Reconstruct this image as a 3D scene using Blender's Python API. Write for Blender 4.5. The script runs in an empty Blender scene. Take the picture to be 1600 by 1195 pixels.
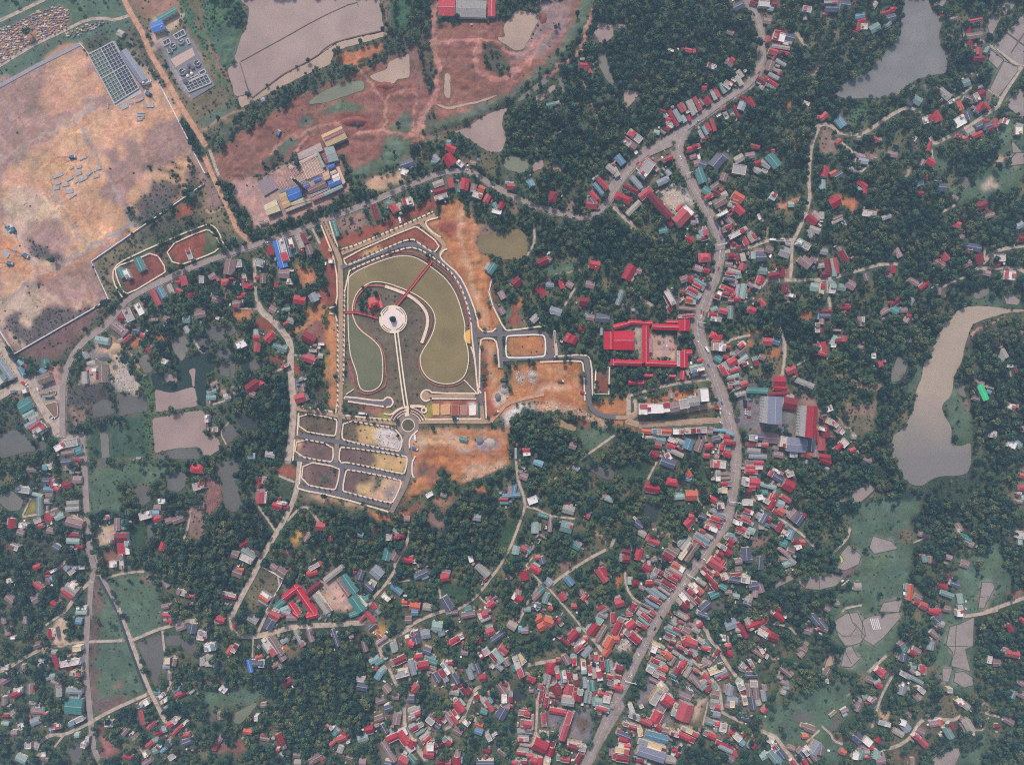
import bpy, bmesh, math, random
import numpy as np
from mathutils import Vector, Matrix
from mathutils.geometry import tessellate_polygon

# ------------------------------------------------------------------ scene, camera, light
scn = bpy.context.scene
COL = scn.collection
PX = 0.75                 # metres per photograph pixel
CAMH = 800.0
random.seed(7); np.random.seed(7)
def X(px): return (px - 800.0) * PX
def Y(py): return -(py - 597.5) * PX

cd = bpy.data.cameras.new('camera')
cd.sensor_width = 36.0
cd.lens = 18.0 / (600.0 / CAMH)
cd.clip_start = 1.0
cd.clip_end = 6000.0
cam = bpy.data.objects.new('camera', cd)
cam.location = (0, 0, CAMH)
cam.rotation_euler = (0, 0, 0)
COL.objects.link(cam)
scn.camera = cam

SUN_EL, SUN_AZ = math.radians(47), math.radians(-14)
world = bpy.data.worlds.new('World')
scn.world = world
world.use_nodes = True
wn = world.node_tree
wn.nodes.clear()
wo = wn.nodes.new('ShaderNodeOutputWorld')
wb = wn.nodes.new('ShaderNodeBackground')
wsky = wn.nodes.new('ShaderNodeTexSky')
wsky.sky_type = 'NISHITA'
wsky.sun_disc = False
wsky.sun_elevation = SUN_EL
wsky.sun_rotation = SUN_AZ
wsky.air_density = 1.0
wsky.dust_density = 4.0
wsky.altitude = 100
wb.inputs['Strength'].default_value = 0.075
wn.links.new(wsky.outputs[0], wb.inputs['Color'])
wn.links.new(wb.outputs[0], wo.inputs['Surface'])
sl = bpy.data.lights.new('sun', 'SUN')
sl.energy = 2.0
sl.angle = math.radians(7)
sl.color = (1.0, 0.93, 0.88)
sun = bpy.data.objects.new('sun', sl)
d = Vector((math.sin(SUN_AZ) * math.cos(SUN_EL), math.cos(SUN_AZ) * math.cos(SUN_EL), math.sin(SUN_EL)))
sun.rotation_euler = d.to_track_quat('Z', 'Y').to_euler()
sun.location = (0, 0, 500)
COL.objects.link(sun)
scn.view_settings.view_transform = 'Standard'
scn.view_settings.look = 'None'
scn.view_settings.gamma = 1.0
scn.view_settings.exposure = 0.92
scn.view_settings.use_curve_mapping = False
scn.cycles.max_bounces = 6
scn.cycles.diffuse_bounces = 3
scn.cycles.volume_bounces = 0
scn.cycles.use_denoising = False
scn.cycles.use_adaptive_sampling = False
scn.cycles.filter_width = 1.15

# ------------------------------------------------------------------ helpers
def lin(r, g=None, b=None):
    if g is None: r, g, b = r
    f = lambda c: (c / 255 / 12.92) if c / 255 <= .04045 else ((c / 255 + .055) / 1.055) ** 2.4
    return (f(r), f(g), f(b))

MATS = {}
def mat(name, srgb, var=0.22, scale=0.25, rough=0.85, island=0.0, spec=0.25, metal=0.0, dirt=None, dirt_amt=0.0, bump=0.0, fine=2.0):
    """procedural surface: base colour, two octaves of tone, optional per-piece tone and a stain colour"""
    if name in MATS: return MATS[name]
    m = bpy.data.materials.new(name); m.use_nodes = True
    nt = m.node_tree; N = nt.nodes; Lk = nt.links
    bs = N['Principled BSDF']
    bs.inputs['Roughness'].default_value = rough
    bs.inputs['Metallic'].default_value = metal
    bs.inputs['Specular IOR Level'].default_value = spec
    c = lin(srgb) if max(srgb) > 1.5 else srgb
    geo = N.new('ShaderNodeNewGeometry')
    n1 = N.new('ShaderNodeTexNoise'); n1.inputs['Scale'].default_value = scale; n1.inputs['Detail'].default_value = 5; n1.inputs['Roughness'].default_value = .65
    n2 = N.new('ShaderNodeTexNoise'); n2.inputs['Scale'].default_value = fine; n2.inputs['Detail'].default_value = 3
    Lk.new(geo.outputs['Position'], n1.inputs['Vector']); Lk.new(geo.outputs['Position'], n2.inputs['Vector'])
    ad = N.new('ShaderNodeMath'); ad.operation = 'MULTIPLY_ADD'
    Lk.new(n2.outputs['Fac'], ad.inputs[0]); ad.inputs[1].default_value = .5
    Lk.new(n1.outputs['Fac'], ad.inputs[2])
    mr = N.new('ShaderNodeMapRange')
    Lk.new(ad.outputs[0], mr.inputs[0])
    mr.inputs[1].default_value = .45; mr.inputs[2].default_value = 1.05
    mr.inputs[3].default_value = 1 - var; mr.inputs[4].default_value = 1 + var
    val = mr.outputs[0]
    if island > 0:
        mi = N.new('ShaderNodeMapRange'); Lk.new(geo.outputs['Random Per Island'], mi.inputs[0])
        mi.inputs[3].default_value = 1 - island; mi.inputs[4].default_value = 1 + island
        mm = N.new('ShaderNodeMath'); mm.operation = 'MULTIPLY'
        Lk.new(val, mm.inputs[0]); Lk.new(mi.outputs[0], mm.inputs[1]); val = mm.outputs[0]
    base = N.new('ShaderNodeMix'); base.data_type = 'RGBA'; base.blend_type = 'MULTIPLY'
    base.inputs['Factor'].default_value = 1.0
    base.inputs[6].default_value = (*c, 1)
    Lk.new(val, base.inputs[7])
    out = base.outputs[2]
    if dirt is not None:
        n3 = N.new('ShaderNodeTexNoise'); n3.inputs['Scale'].default_value = scale * 1.7; n3.inputs['Detail'].default_value = 6
        mp = N.new('ShaderNodeVectorMath'); mp.operation = 'ADD'; mp.inputs[1].default_value = (311, 77, 5)
        Lk.new(geo.outputs['Position'], mp.inputs[0]); Lk.new(mp.outputs[0], n3.inputs['Vector'])
        rm = N.new('ShaderNodeMapRange'); Lk.new(n3.outputs['Fac'], rm.inputs[0])
        rm.inputs[1].default_value = .48; rm.inputs[2].default_value = .7; rm.inputs[4].default_value = dirt_amt
        mx = N.new('ShaderNodeMix'); mx.data_type = 'RGBA'
        Lk.new(rm.outputs[0], mx.inputs['Factor']); Lk.new(out, mx.inputs[6]); mx.inputs[7].default_value = (*lin(dirt), 1)
        out = mx.outputs[2]
    Lk.new(out, bs.inputs['Base Color'])
    if bump > 0:
        bp = N.new('ShaderNodeBump'); bp.inputs['Strength'].default_value = bump; bp.inputs['Distance'].default_value = .3
        Lk.new(ad.outputs[0], bp.inputs['Height']); Lk.new(bp.outputs[0], bs.inputs['Normal'])
    MATS[name] = m
    return m

def mesh_obj(name, verts, faces, m, parent=None, smooth=False, mi=None):
    me = bpy.data.meshes.new(name)
    me.from_pydata(verts, [], faces)
    if isinstance(m, (list, tuple)):
        for q in m: me.materials.append(q)
        if mi is not None: me.polygons.foreach_set('material_index', mi)
    elif m: me.materials.append(m)
    if smooth: me.polygons.foreach_set('use_smooth', [True] * len(faces))
    me.update()
    o = bpy.data.objects.new(name, me)
    COL.objects.link(o)
    if parent: o.parent = parent
    return o

def struct(o):
    o['kind'] = 'structure'; return o
def tag(o, label, cat, group=None):
    o['label'] = label; o['category'] = cat
    if group: o['group'] = group
    return o
def empty(name, loc, rz=0.0):
    o = bpy.data.objects.new(name, None); COL.objects.link(o)
    o.location = loc; o.rotation_euler = (0, 0, rz); o.empty_display_size = 1
    return o
def copy_tree(o, parent=None):
    c = o.copy(); COL.objects.link(c); c.parent = parent
    for ch in list(o.children):
        copy_tree(ch, c)
    return c

class MB:
    """collects shapes into one mesh"""
    def __init__(s): s.v = []; s.f = []; s.mi = []
    def add(s, vs, fs, mi=0):
        b = len(s.v); s.v += [tuple(q) for q in vs]; s.f += [tuple(b + i for i in f) for f in fs]; s.mi += [mi] * len(fs)
    def box(s, cx, cy, z0, z1, lx, ly, rz=0.0, mi=0, bottom=False):
        c, n = math.cos(rz), math.sin(rz); p = []
        for z in (z0, z1):
            for a, b in ((-1, -1), (1, -1), (1, 1), (-1, 1)):
                x, y = a * lx / 2, b * ly / 2
                p.append((cx + x * c - y * n, cy + x * n + y * c, z))
        fs = [(4, 5, 6, 7), (0, 1, 5, 4), (1, 2, 6, 5), (2, 3, 7, 6), (3, 0, 4, 7)]
        if bottom: fs.append((3, 2, 1, 0))
        s.add(p, fs, mi)
    def cyl(s, cx, cy, z0, z1, r, n=12, r1=None, mi=0):
        r1 = r if r1 is None else r1; p = []
        for z, q in ((z0, r), (z1, r1)):
            for i in range(n):
                a = 2 * math.pi * i / n; p.append((cx + q * math.cos(a), cy + q * math.sin(a), z))
        fs = [(i, (i + 1) % n, n + (i + 1) % n, n + i) for i in range(n)] + [tuple(range(n, 2 * n))]
        s.add(p, fs, mi)
    def bar(s, a, b, r, n=4, mi=0):
        a = Vector(a); b = Vector(b); d = b - a
        q = d.to_track_quat('Z', 'Y'); p = []
        for e in (a, b):
            for i in range(n):
                t = 2 * math.pi * (i + .5) / n
                p.append(e + q @ Vector((r * math.cos(t), r * math.sin(t), 0)))
        s.add(p, [(i, (i + 1) % n, n + (i + 1) % n, n + i) for i in range(n)] + [tuple(range(n))[::-1], tuple(range(n, 2 * n))], mi)
    def build(s, name, m, parent=None, smooth=False):
        return mesh_obj(name, s.v, s.f, m, parent, smooth, s.mi if isinstance(m, (list, tuple)) else None)

def chaikin(p, n=2, closed=True):
    p = [tuple(q) for q in p]
    for _ in range(n):
        o = []
        k = len(p)
        rng = range(k) if closed else range(k - 1)
        if not closed: o.append(p[0])
        for i in rng:
            a, b = p[i], p[(i + 1) % k]
            o.append((a[0] * .75 + b[0] * .25, a[1] * .75 + b[1] * .25))
            o.append((a[0] * .25 + b[0] * .75, a[1] * .25 + b[1] * .75))
        if not closed: o.append(p[-1])
        p = o
    return p

def soften(p, r=1.6):
    """round only the corners, by at most r pixels"""
    o = []; k = len(p)
    for i in range(k):
        a, b, c = p[i - 1], p[i], p[(i + 1) % k]
        for q in (a, c):
            d = math.hypot(q[0] - b[0], q[1] - b[1]) or 1; t = min(.3, r / d)
            o.append((b[0] + (q[0] - b[0]) * t, b[1] + (q[1] - b[1]) * t))
    return o
def ragged(p, amp, step, seed):
    r = random.Random(seed); o = []
    for i in range(len(p)):
        a, b = p[i], p[(i + 1) % len(p)]; d = math.hypot(b[0] - a[0], b[1] - a[1]); n = max(1, int(d / step))
        o.append(a)
        for k in range(1, n):
            t = k / n; e = r.uniform(-amp, amp)
            o.append((a[0] + (b[0] - a[0]) * t - (b[1] - a[1]) / d * e, a[1] + (b[1] - a[1]) * t + (b[0] - a[0]) / d * e))
    return o

def sheet(name, pts, z, m, thick=0.0, parent=None):
    """flat polygon (photo pixels), with a skirt when thick > 0"""
    w = [(X(a), Y(b)) for a, b in pts]
    area = sum(w[i][0] * w[(i + 1) % len(w)][1] - w[(i + 1) % len(w)][0] * w[i][1] for i in range(len(w)))
    if area < 0: w.reverse()
    tri = tessellate_polygon([[Vector((a, b, 0)) for a, b in w]])
    v = [(a, b, z) for a, b in w]; f = []
    for t in tri:
        a, b, c = t
        cr = (w[b][0] - w[a][0]) * (w[c][1] - w[a][1]) - (w[b][1] - w[a][1]) * (w[c][0] - w[a][0])
        f.append((a, b, c) if cr > 0 else (a, c, b))
    if thick:
        n = len(w); v += [(a, b, z - thick) for a, b in w]
        f += [(i, n + i, n + (i + 1) % n, (i + 1) % n) for i in range(n)]
    return mesh_obj(name, v, f, m, parent)

def ribbon(name, pts, width, z, m, closed=False, thick=0.0, smooth=1, parent=None):
    """strip along a line (photo pixels); width in metres"""
    if smooth: pts = chaikin(pts, smooth, closed)
    P = np.array([(X(a), Y(b)) for a, b in pts]); n = len(P)
    T = np.zeros_like(P)
    for i in range(n):
        a = P[(i - 1) % n] if (closed or i > 0) else P[i]
        b = P[(i + 1) % n] if (closed or i < n - 1) else P[i]
        d = b - a; l = math.hypot(*d) or 1; T[i] = d / l
    Nn = np.stack([-T[:, 1], T[:, 0]], 1)
    A = P + Nn * width / 2; B = P - Nn * width / 2
    v = [(*a, z) for a in A] + [(*b, z) for b in B]; f = []
    e = n if closed else n - 1
    for i in range(e):
        j = (i + 1) % n; f.append((i, n + i, n + j, j))
    if thick:
        v += [(*a, z - thick) for a in A] + [(*b, z - thick) for b in B]
        for i in range(e):
            j = (i + 1) % n
            f.append((i, j, 2 * n + j, 2 * n + i)); f.append((n + i, 3 * n + i, 3 * n + j, n + j))
    return mesh_obj(name, v, f, m, parent)

def disc(cx, cy, r, n=32, a0=0, a1=360):
    return [(cx + r * math.cos(math.radians(a0 + (a1 - a0) * i / n)), cy + r * math.sin(math.radians(a0 + (a1 - a0) * i / n))) for i in range(n + (0 if a1 - a0 == 360 else 1))]
HAZE = 0.00021
DATA = """
@f
P grassd: 1332 800 1356 782 1400 776 1440 782 1436 812 1424 838 1422 880 1408 930 1384 962 1330 968 1296 958 1308 930 1338 890 1330 850 1322 820
P grassd: 1492 846 1530 842 1566 870 1580 915 1560 940 1532 950 1500 990 1476 1010 1470 960 1496 920
P grassd: 1300 970 1340 960 1408 985 1380 1030 1340 1050 1310 1040 1316 1010 1298 1000
P grassd: 1470 985 1524 970 1524 1040 1520 1075 1470 1080 1462 1030
P grassd: 1190 1120 1250 1085 1330 1060 1330 1110 1300 1150 1250 1160 1200 1150
P grassd: 1286 1140 1312 1148 1316 1195 1290 1195
F dense: 930 30 1000 10 1100 20 1170 30 1180 110 1110 160 1030 180 980 220 930 200 940 120
F dense: 1060 190 1150 160 1190 130 1210 180 1240 230 1180 240 1090 240
F dense: 790 190 850 150 900 190 960 200 1000 230 950 280 860 250 800 250
F dense: 1200 100 1300 60 1310 180 1270 230 1230 200
F dense: 1330 260 1440 280 1560 340 1590 420 1450 440 1330 400 1320 340
F dense: 1140 470 1290 490 1290 560 1230 540 1180 520
F dense: 1330 500 1440 480 1470 520 1440 570 1400 560 1340 560
F dense: 1510 520 1600 510 1600 720 1540 720 1520 640 1530 580
F dense: 1290 690 1390 680 1400 740 1330 790 1270 830 1240 760
F dense: 1400 780 1500 770 1590 780 1590 860 1460 870 1430 830
F dense: 430 780 640 800 760 760 800 820 700 880 560 880 470 840
F dense: 140 790 300 770 430 800 400 870 330 960 260 900 250 860 150 860
F dense: 400 985 560 960 600 1040 560 1130 460 1180 380 1080
F dense: 0 830 110 820 120 900 60 940 0 940
F dense: 1240 940 1310 860 1330 900 1280 960 1250 1010
F dense: 1520 960 1600 960 1600 1040 1540 1060
F dense: 1100 940 1180 900 1240 920 1230 990 1150 1010
@0,0
H 1230 205 105 85 -20 B
H 1305 115 180 48 -30 T
H 940 262 52 52 30 g
H 1040 515 285 68 55 S
H 1135 635 60 45 -25 w
L dirtroad 38: 960 -20 1030 120 1120 270 1180 430 1260 560 1340 700 1430 860 1520 1000 1600 1130
L lane 22: -20 530 130 435 300 335 500 245 680 155 800 145 900 160 1010 125
L conc 24: -20 175 150 95 330 10 380 -20
L greywall 26: -20 685 300 510 630 345
P grassd: -20 545 120 455 320 330 350 440 200 540 0 640 -20 640
P grassd: 500 90 800 0 900 0 900 150 700 150 560 200
P redsoil2: -20 690 620 355 700 440 900 830 760 800 600 930 200 1120 -20 1195
P tanpatch: 400 460 620 370 720 480 780 640 700 800 420 900 330 760
P tan: 200 1195 250 1130 600 980 720 1195
P tan: 610 940 760 840 1230 650 1400 960 1400 1000 1130 1050 940 1195 740 1195
P redsoil2: 940 1195 1150 1040 1390 1000 1450 1195
L greytrack 30: 750 830 590 940
L greytrack 24: 590 940 650 1060 730 1200
L greytrackf 20: 590 940 400 1040 160 1170 -20 1230
P palesoil: 1140 165 1390 30 1420 110 1270 200 1330 270 1220 320
P brownsoil: 1020 0 1380 0 1400 60 1130 160
P drygrass: 1250 330 1450 220 1600 420 1600 900 1480 1000 1240 380
P plantgrey: 1265 320 1450 230 1600 500 1600 720 1480 800 1240 360
L crop 60: 1410 -20 1600 380
P palesoil: 960 270 1000 250 1100 480 1230 560 1190 640 1140 580 1050 420
P scrub: 1000 190 1100 230 1190 470 1200 540 1150 540 1060 380
P grassd: 900 20 960 20 1000 110 900 160
P scrub: 630 340 800 240 900 330 700 430
@1,0
W murk: 270 0 400 -20 1360 -20 1400 240 1050 320 870 450 615 580 370 770 250 480 230 460 290 270 320 250 350 60
W murk: 175 540 265 490 345 730 240 760
W murk2: 255 760 345 740 370 775 620 590 870 455 1050 330 1400 250 1440 275 1300 320 1010 400 990 500 760 600 450 760 280 850
P grassbr: 20 300 210 160 300 260 230 440 230 490 165 535
L grassbr 40: 420 -20 350 100 340 250
L crop 60: 0 280 130 160 280 -20
P crop: -20 0 120 -20 180 0 20 200 -20 220
L mudbank 24: 0 310 150 560 240 760
L mudbank 10: 370 770 590 600 620 580 870 450 950 370 1050 320 1400 240
L mudbank 5: 280 485 600 310 900 140 1190 10 1200 60
L mudbank 5: 275 490 355 750
L mudbank 34: 1365 -20 1420 240
L mudbank 20: 1410 0 1460 270
P crop: 1420 0 1460 0 1500 230 1470 240
P crop: 1500 0 1600 0 1600 190 1530 200
L crop 24: 0 380 60 480 120 630 210 760 250 830
F scrubby: 0 1050 60 1040 320 850 520 740 760 610 1000 490 1010 410 1270 335 1420 300 1600 230 1600 390 1330 500 1210 530 1130 560 900 690 640 810 440 900 300 1000 120 1195 0 1195
P reddirt: 560 880 900 690 1200 580 1250 540 1430 470 1600 390 1600 1195 700 1195 520 1195 400 1195 200 1195 260 1050
P orangesoil: 1020 440 1380 340 1400 380 1220 480 1190 540 1140 540
W green: 810 800 900 730 1070 650 1240 630 1250 700 1140 740 960 800 820 820
W murk2: 1280 600 1430 540 1430 490 1600 420 1600 610 1500 620 1480 660 1340 640
P darkred: 1320 640 1490 660 1480 720 1380 730
P darkred: 1010 960 1070 900 1180 890 1350 990 1240 1020 1120 970
P grassd: 900 870 1080 780 1270 830 1220 860 960 900
P grassd: 520 1195 620 1090 720 1060 720 1130 640 1195
P grassd: 1430 1030 1520 900 1600 880 1600 1030
P grassd: 1370 1195 1420 1080 1600 1080 1600 1195
P grassd: 750 930 830 890 840 960 780 990
P grassd: 720 1070 860 1010 870 1030 740 1090
L trackred 24: 1195 540 1300 660 1400 770 1420 880 1390 1020 1200 1050
L trackred 24: 1390 1020 1480 1050 1600 1060
L trackred 24: 1070 980 860 1010 680 1080 560 1150 520 1200
L trackred 18: 870 1020 780 1110 720 1190
L trackred 20: 1420 770 1600 690
H 455 778 32 32 -20 g
P drygrass: 0 500 100 620 230 830 0 900
P grassd: 0 910 200 820 250 880 0 990
L dike 22: -20 1010 130 930 250 880 300 850
@2,0
H 290 60 130 130 2 X
H 480 70 250 140 2 G
H 640 60 60 140 0 X
H 1370 515 90 45 5 r
H 1410 560 40 30 60 r
H 1105 815 80 34 -10 T
H 308 1112 38 38 0 b
H 320 1160 85 55 25 r
P reddirt: 170 200 640 210 800 300 860 420 960 420 1080 250 1260 130 1240 300 1050 480 860 600 650 740 480 830 210 840 170 600
P reddirt: 0 640 140 720 200 850 100 1080 0 1100
P greydirt: 980 0 1280 0 1220 220 1050 450 800 470 900 300 1030 100
P reddirt: 230 370 440 350 470 500 430 780 260 780
W murk2: 830 85 900 90 1020 110 1010 160 890 390 820 400 690 310 690 290 750 300 730 210
W murk2: 275 570 320 580 320 740 310 780 270 750
W murk2: 210 810 300 840 540 790 700 740 600 790 300 860 220 830
W murk: 1480 180 1600 200 1600 280 1540 330 1410 350 1430 280
W grey: 1460 420 1530 410 1590 620 1600 680 1570 680 1480 520
W grey: 830 790 940 700 1080 590 1110 620 950 740 850 800
W murk: 980 760 1130 660 1145 690 1020 800 980 790
W grey: 1150 630 1190 600 1220 700 1240 750 1200 730
W murk: 330 1040 440 1000 620 890 780 840 730 900 720 990 760 1060 720 1190 620 1190 430 1070 400 1040
W grey: 140 1080 240 1050 240 1090 150 1100
L trackred 46: 190 40 190 340 230 500 210 700 180 810 110 880 90 1000 -20 1060
L trackred 40: 200 340 340 320 520 310 540 580 600 620 740 620 920 500 1000 330 1100 250
L trackred 24: 540 310 700 340 800 420 900 430 1000 330
L trackred 26: 40 740 50 840 30 1000
F scrubby: 80 60 190 60 190 320 210 700 150 740 80 500
P mudbank: 0 410 60 400 90 720 60 700
F scrubby: 560 330 640 350 800 480 790 580 720 600 600 540
F scrubby: 120 900 200 830 210 960 160 1040 90 1050
L grassd 90: 200 1020 500 890 800 770 1000 600 1200 400 1340 160 1420 -20
L hedge 40: 170 1040 500 940 780 800 1000 640 1150 520 1300 300
L trackred 34: 1070 600 1200 500 1330 400 1400 200 1450 0
L dirtpath 12: 1330 600 1380 700 1430 810 1470 1000 1530 1060
L dirtpath 12: 1130 820 1430 828
L dirtpath 14: 910 1070 1070 1100 1180 1040 1245 960
L dirtpath 24: 110 1050 110 1195
@3,0
H 965 50 90 55 -25 D
H 1085 22 55 30 20 r
H 1170 30 90 50 5 w
H 1250 40 50 50 10 r
H 1220 65 50 40 10 t
H 1195 165 60 50 10 p
H 1505 75 70 50 10 w
H 1490 130 35 60 0 g
H 905 255 60 40 20 p
H 1285 290 100 70 15 w
H 1295 250 95 28 5 r
H 1270 330 80 25 8 r
H 1200 305 35 50 0 r
H 1370 295 75 70 15 D
H 1350 340 70 30 10 w
H 1300 370 150 30 8 g
H 1240 405 75 55 20 r
H 1320 410 90 28 15 r
H 1215 515 65 85 20 k
H 1300 490 95 28 30 g
H 1260 545 95 30 25 g
H 1245 595 95 32 28 G
H 1290 570 25 30 20 r
H 1145 630 75 40 30 r
H 1225 640 130 30 35 r
H 1160 665 45 80 35 G
H 1230 675 80 40 30 g
H 1135 640 40 40 30 t
H 565 392 90 34 10 r
H 625 398 26 34 0 r
H 440 395 50 20 15 w
H 760 520 75 40 20 w
H 900 490 70 60 35 p
H 920 470 40 40 35 r
H 980 580 70 45 55 g
H 975 630 90 40 60 g
H 885 665 70 55 35 w
H 905 660 35 40 30 r
H 845 690 90 35 60 t
H 800 720 90 28 65 r
H 775 740 95 34 65 g
H 700 690 40 35 0 r
H 728 788 62 50 50 r
H 650 810 120 32 62 r
H 680 800 60 32 50 p
H 595 845 130 30 65 G
H 618 830 120 24 65 g
H 527 840 75 45 55 r
H 460 920 140 34 60 r
H 495 905 110 40 60 g
H 540 930 60 40 55 t
H 585 925 50 28 60 r
H 380 870 50 26 20 r
H 400 905 45 35 30 t
H 420 935 45 34 20 r
H 425 968 60 45 30 g
H 415 1005 40 35 20 r
H 440 985 40 30 30 w
H 490 970 34 34 60 r
H 160 1065 130 60 38 w
H 175 1060 80 30 38 t
H 120 1125 130 55 35 w
H 95 1090 60 30 35 r
H 140 1160 60 30 40 r
H 330 1035 50 40 10 t
H 380 1030 50 30 40 p
H 1000 765 55 32 25 r
H 1065 800 90 48 55 r
H 995 830 60 70 20 g
H 950 870 110 30 65 r
H 925 900 110 34 65 g
H 870 905 60 34 65 w
H 772 975 110 30 72 r
H 733 995 75 34 62 r
H 710 1020 80 34 62 b
H 680 1055 90 34 62 G
H 695 1090 30 26 0 r
H 640 1145 80 45 -18 r
H 590 1165 50 40 -10 r
H 1100 1145 75 32 15 r
H 1230 1180 45 30 0 r
H 1590 915 30 30 0 r
H 1500 810 50 30 20 w
P dirt: 830 110 1020 90 1020 130 830 135
W murk: 0 190 80 190 110 230 0 260
W murk: 70 700 200 720 170 770 90 860 75 780
P orangesoil: 1350 760 1380 760 1380 840 1350 830
P palesoil: 1520 580 1600 470 1600 570 1540 600
L road 68: 1030 -20 1090 100 1140 220 1155 380 1140 530 1060 660 900 760 700 900 500 1040 260 1195
L road 70: 560 1020 500 1120 490 1210
L conc 22: 1420 260 1500 370
L conc 26: 1590 1010 1540 1130 1530 1210
P orangesoil: 1400 1100 1530 1110 1440 1140 1410 1180
@4,0
W lake: 680 -20 840 -20 890 110 970 150 930 280 960 400 1000 400 1000 570 780 615 660 690 610 750 440 770 290 770 240 780 130 750 130 700 220 620 340 590 470 460 560 370 640 270 640 90
L hedge 22: 245 610 245 770
H 100 65 110 65 0 D
H 205 40 80 70 10 D
H 40 120 40 32 0 r
H 90 15 110 22 0 w
H 285 10 30 25 0 r
H 315 125 80 40 -10 b
H 320 170 100 32 -15 r
H 350 210 55 50 0 w
H 300 210 30 70 10 r
H 270 255 60 32 10 r
H 435 35 40 50 30 g
H 435 220 90 65 -30 t
H 525 100 70 30 -20 r
H 580 70 40 50 60 r
H 560 140 80 60 -15 D
H 535 190 60 40 -40 g
H 1175 320 320 46 82 r
H 1205 165 150 32 -10 r
H 1240 460 110 44 -5 r
H 1245 400 38 60 5 r
H 1210 280 50 130 82 k
H 1310 390 30 60 30 t
H 960 128 30 22 0 r
H 1050 145 60 28 -20 k
H 765 785 75 70 30 t
H 715 795 50 60 30 g
H 980 735 110 65 40 g
H 960 770 50 40 -40 p
H 1045 740 22 22 0 p
H 1030 795 50 26 -30 w
H 1140 650 80 60 -20 t
H 1180 590 45 30 -20 p
H 1255 740 80 70 -30 r
H 1230 760 40 70 -30 w
H 1100 825 80 42 65 o
H 1255 840 80 50 -60 r
H 1300 835 70 45 40 r
H 1095 950 100 80 -30 w
H 1120 905 40 45 -30 r
H 1160 905 70 50 70 D
H 920 910 90 60 65 r
H 845 935 80 60 -20 w
H 35 910 70 50 -40 r
H 165 955 90 65 50 b
H 140 920 50 40 30 t
H 155 1110 45 34 -40 r
H 435 1090 50 45 30 r
H 470 1095 40 40 0 p
H 735 1080 50 40 30 w
H 860 1145 80 32 -75 r
H 1090 1065 50 35 20 r
H 1140 1085 45 35 -20 r
H 1180 1030 70 55 -25 g
H 1235 1055 90 40 -25 r
H 1250 985 60 50 -25 D
H 1300 950 40 40 0 r
H 1380 960 40 70 -10 r
H 1320 985 50 50 -20 D
H 1340 1005 50 35 -25 r
H 1455 950 50 45 20 w
H 1560 1020 60 70 0 w
H 1565 980 60 30 10 g
H 1170 775 90 50 20 p
P paddy: 1360 370 1600 100 1600 510 1520 520
P paddy: 1320 470 1340 390 1440 470 1390 540
P paddy: 1330 700 1440 480 1550 520 1550 560 1400 760
P paddy: 1470 790 1560 690 1600 720 1600 940 1470 840
P paddy: 1390 40 1540 0 1530 40 1480 110
P paddy: 900 20 960 0 1000 0 960 60
P paddy: 1320 110 1420 140 1340 300 1310 200
P paddy: 1500 1090 1590 1195 1510 1195
P grassd: 1300 520 1340 470 1400 550 1330 680
P grassd: 1430 940 1600 940 1600 1195 1420 1195 1400 1080
L mudbank 8: 1440 240 1600 360
L mudbank 8: 1600 260 1500 410
L conc 18: 1260 320 1400 400 1560 520 1600 510
L conc 24: 1580 530 1440 740 1400 830 1200 970 920 1120 890 1120 850 1050
L conc 12: 1310 700 1420 770
L conc 24: -20 990 40 970 100 990 150 1040
L conc 24: 150 1040 320 1060 420 1000 560 900 680 840 740 850 780 880
L conc 16: 150 1090 260 1190
L conc 10: 960 830 1080 770 1180 690 1250 660
P drysoil: 0 1020 70 1000 130 1060 150 1195 0 1195
P veg: 180 830 380 800 400 950 250 980 200 900
W grey: 670 690 780 650 770 690 690 720
W grey: 800 670 850 650 880 700 830 720
@f
P brownsoil: 5 50 30 34 60 22 92 10 108 20 104 44 70 62 40 74 20 92 -2 100 -2 60
@0,1
P tan: 0 90 240 0 720 0 1040 560 680 750 310 970 0 1150
P tan: 1000 380 1040 200 1280 150 1420 100 1470 20 1500 200 1420 330 1180 400 1080 500
P redsoil2: 740 0 1430 0 1400 60 1250 90 1000 150 900 300 830 150
P palesoil: 0 380 200 300 440 330 520 480 620 700 560 780 300 860 100 640
P orangetan: 0 560 160 640 240 830 300 930 100 960 0 930
P redsoil2: 200 600 460 480 580 640 600 760 440 840 250 680
P redsoil2: 400 1050 740 900 760 1040 720 1150 460 1160
P palesoil: 0 1170 300 980 400 1050 450 1195 0 1195
P orangetan: 320 980 700 770 1040 580 1060 600 720 830 400 970
L greytrack 26: 720 0 870 240 1035 560
L greytrack 30: 1035 560 850 650 680 750
L greytrack 30: 680 750 500 850 310 960 160 1070 -20 1170
L greytrackf 20: 240 0 410 270 520 490 680 750
L greytrackf 18: -10 370 160 640 310 960
L greytrack 22: 180 0 -10 90
P darkscrub: 1040 410 1160 300 1200 230 1300 210 1420 240 1420 340 1090 580
P darkscrub: 220 680 300 700 400 790 460 770 470 830 350 860 250 790
P darkscrub: 270 1030 340 990 350 1030 300 1045
P drygrass: 720 850 1100 590 1500 360 1600 250 1600 530 1480 560 1200 700 1060 770 900 850 860 960 950 1140 850 1150
P scrub: 1060 720 1100 600 1440 440 1600 480 1600 540 1400 600 1200 690
P redsoil: 1380 430 1480 400 1500 470 1400 530
P darkred: 1000 1080 930 970 900 900 1020 900 1050 840 1220 770 1310 920 1250 960
P redsoil: 1290 740 1600 590 1600 810 1370 890
F darkscrub: 1120 100 1190 95 1190 140 1130 140
L scrub 40: 1250 130 1370 180
L scrub 40: 1350 90 1420 120
F scrubby: 1460 20 1530 120 1560 240 1480 270 1490 130
H 1090 870 110 62 65 T
H 945 935 90 50 65 T
H 990 945 80 40 65 w
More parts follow.
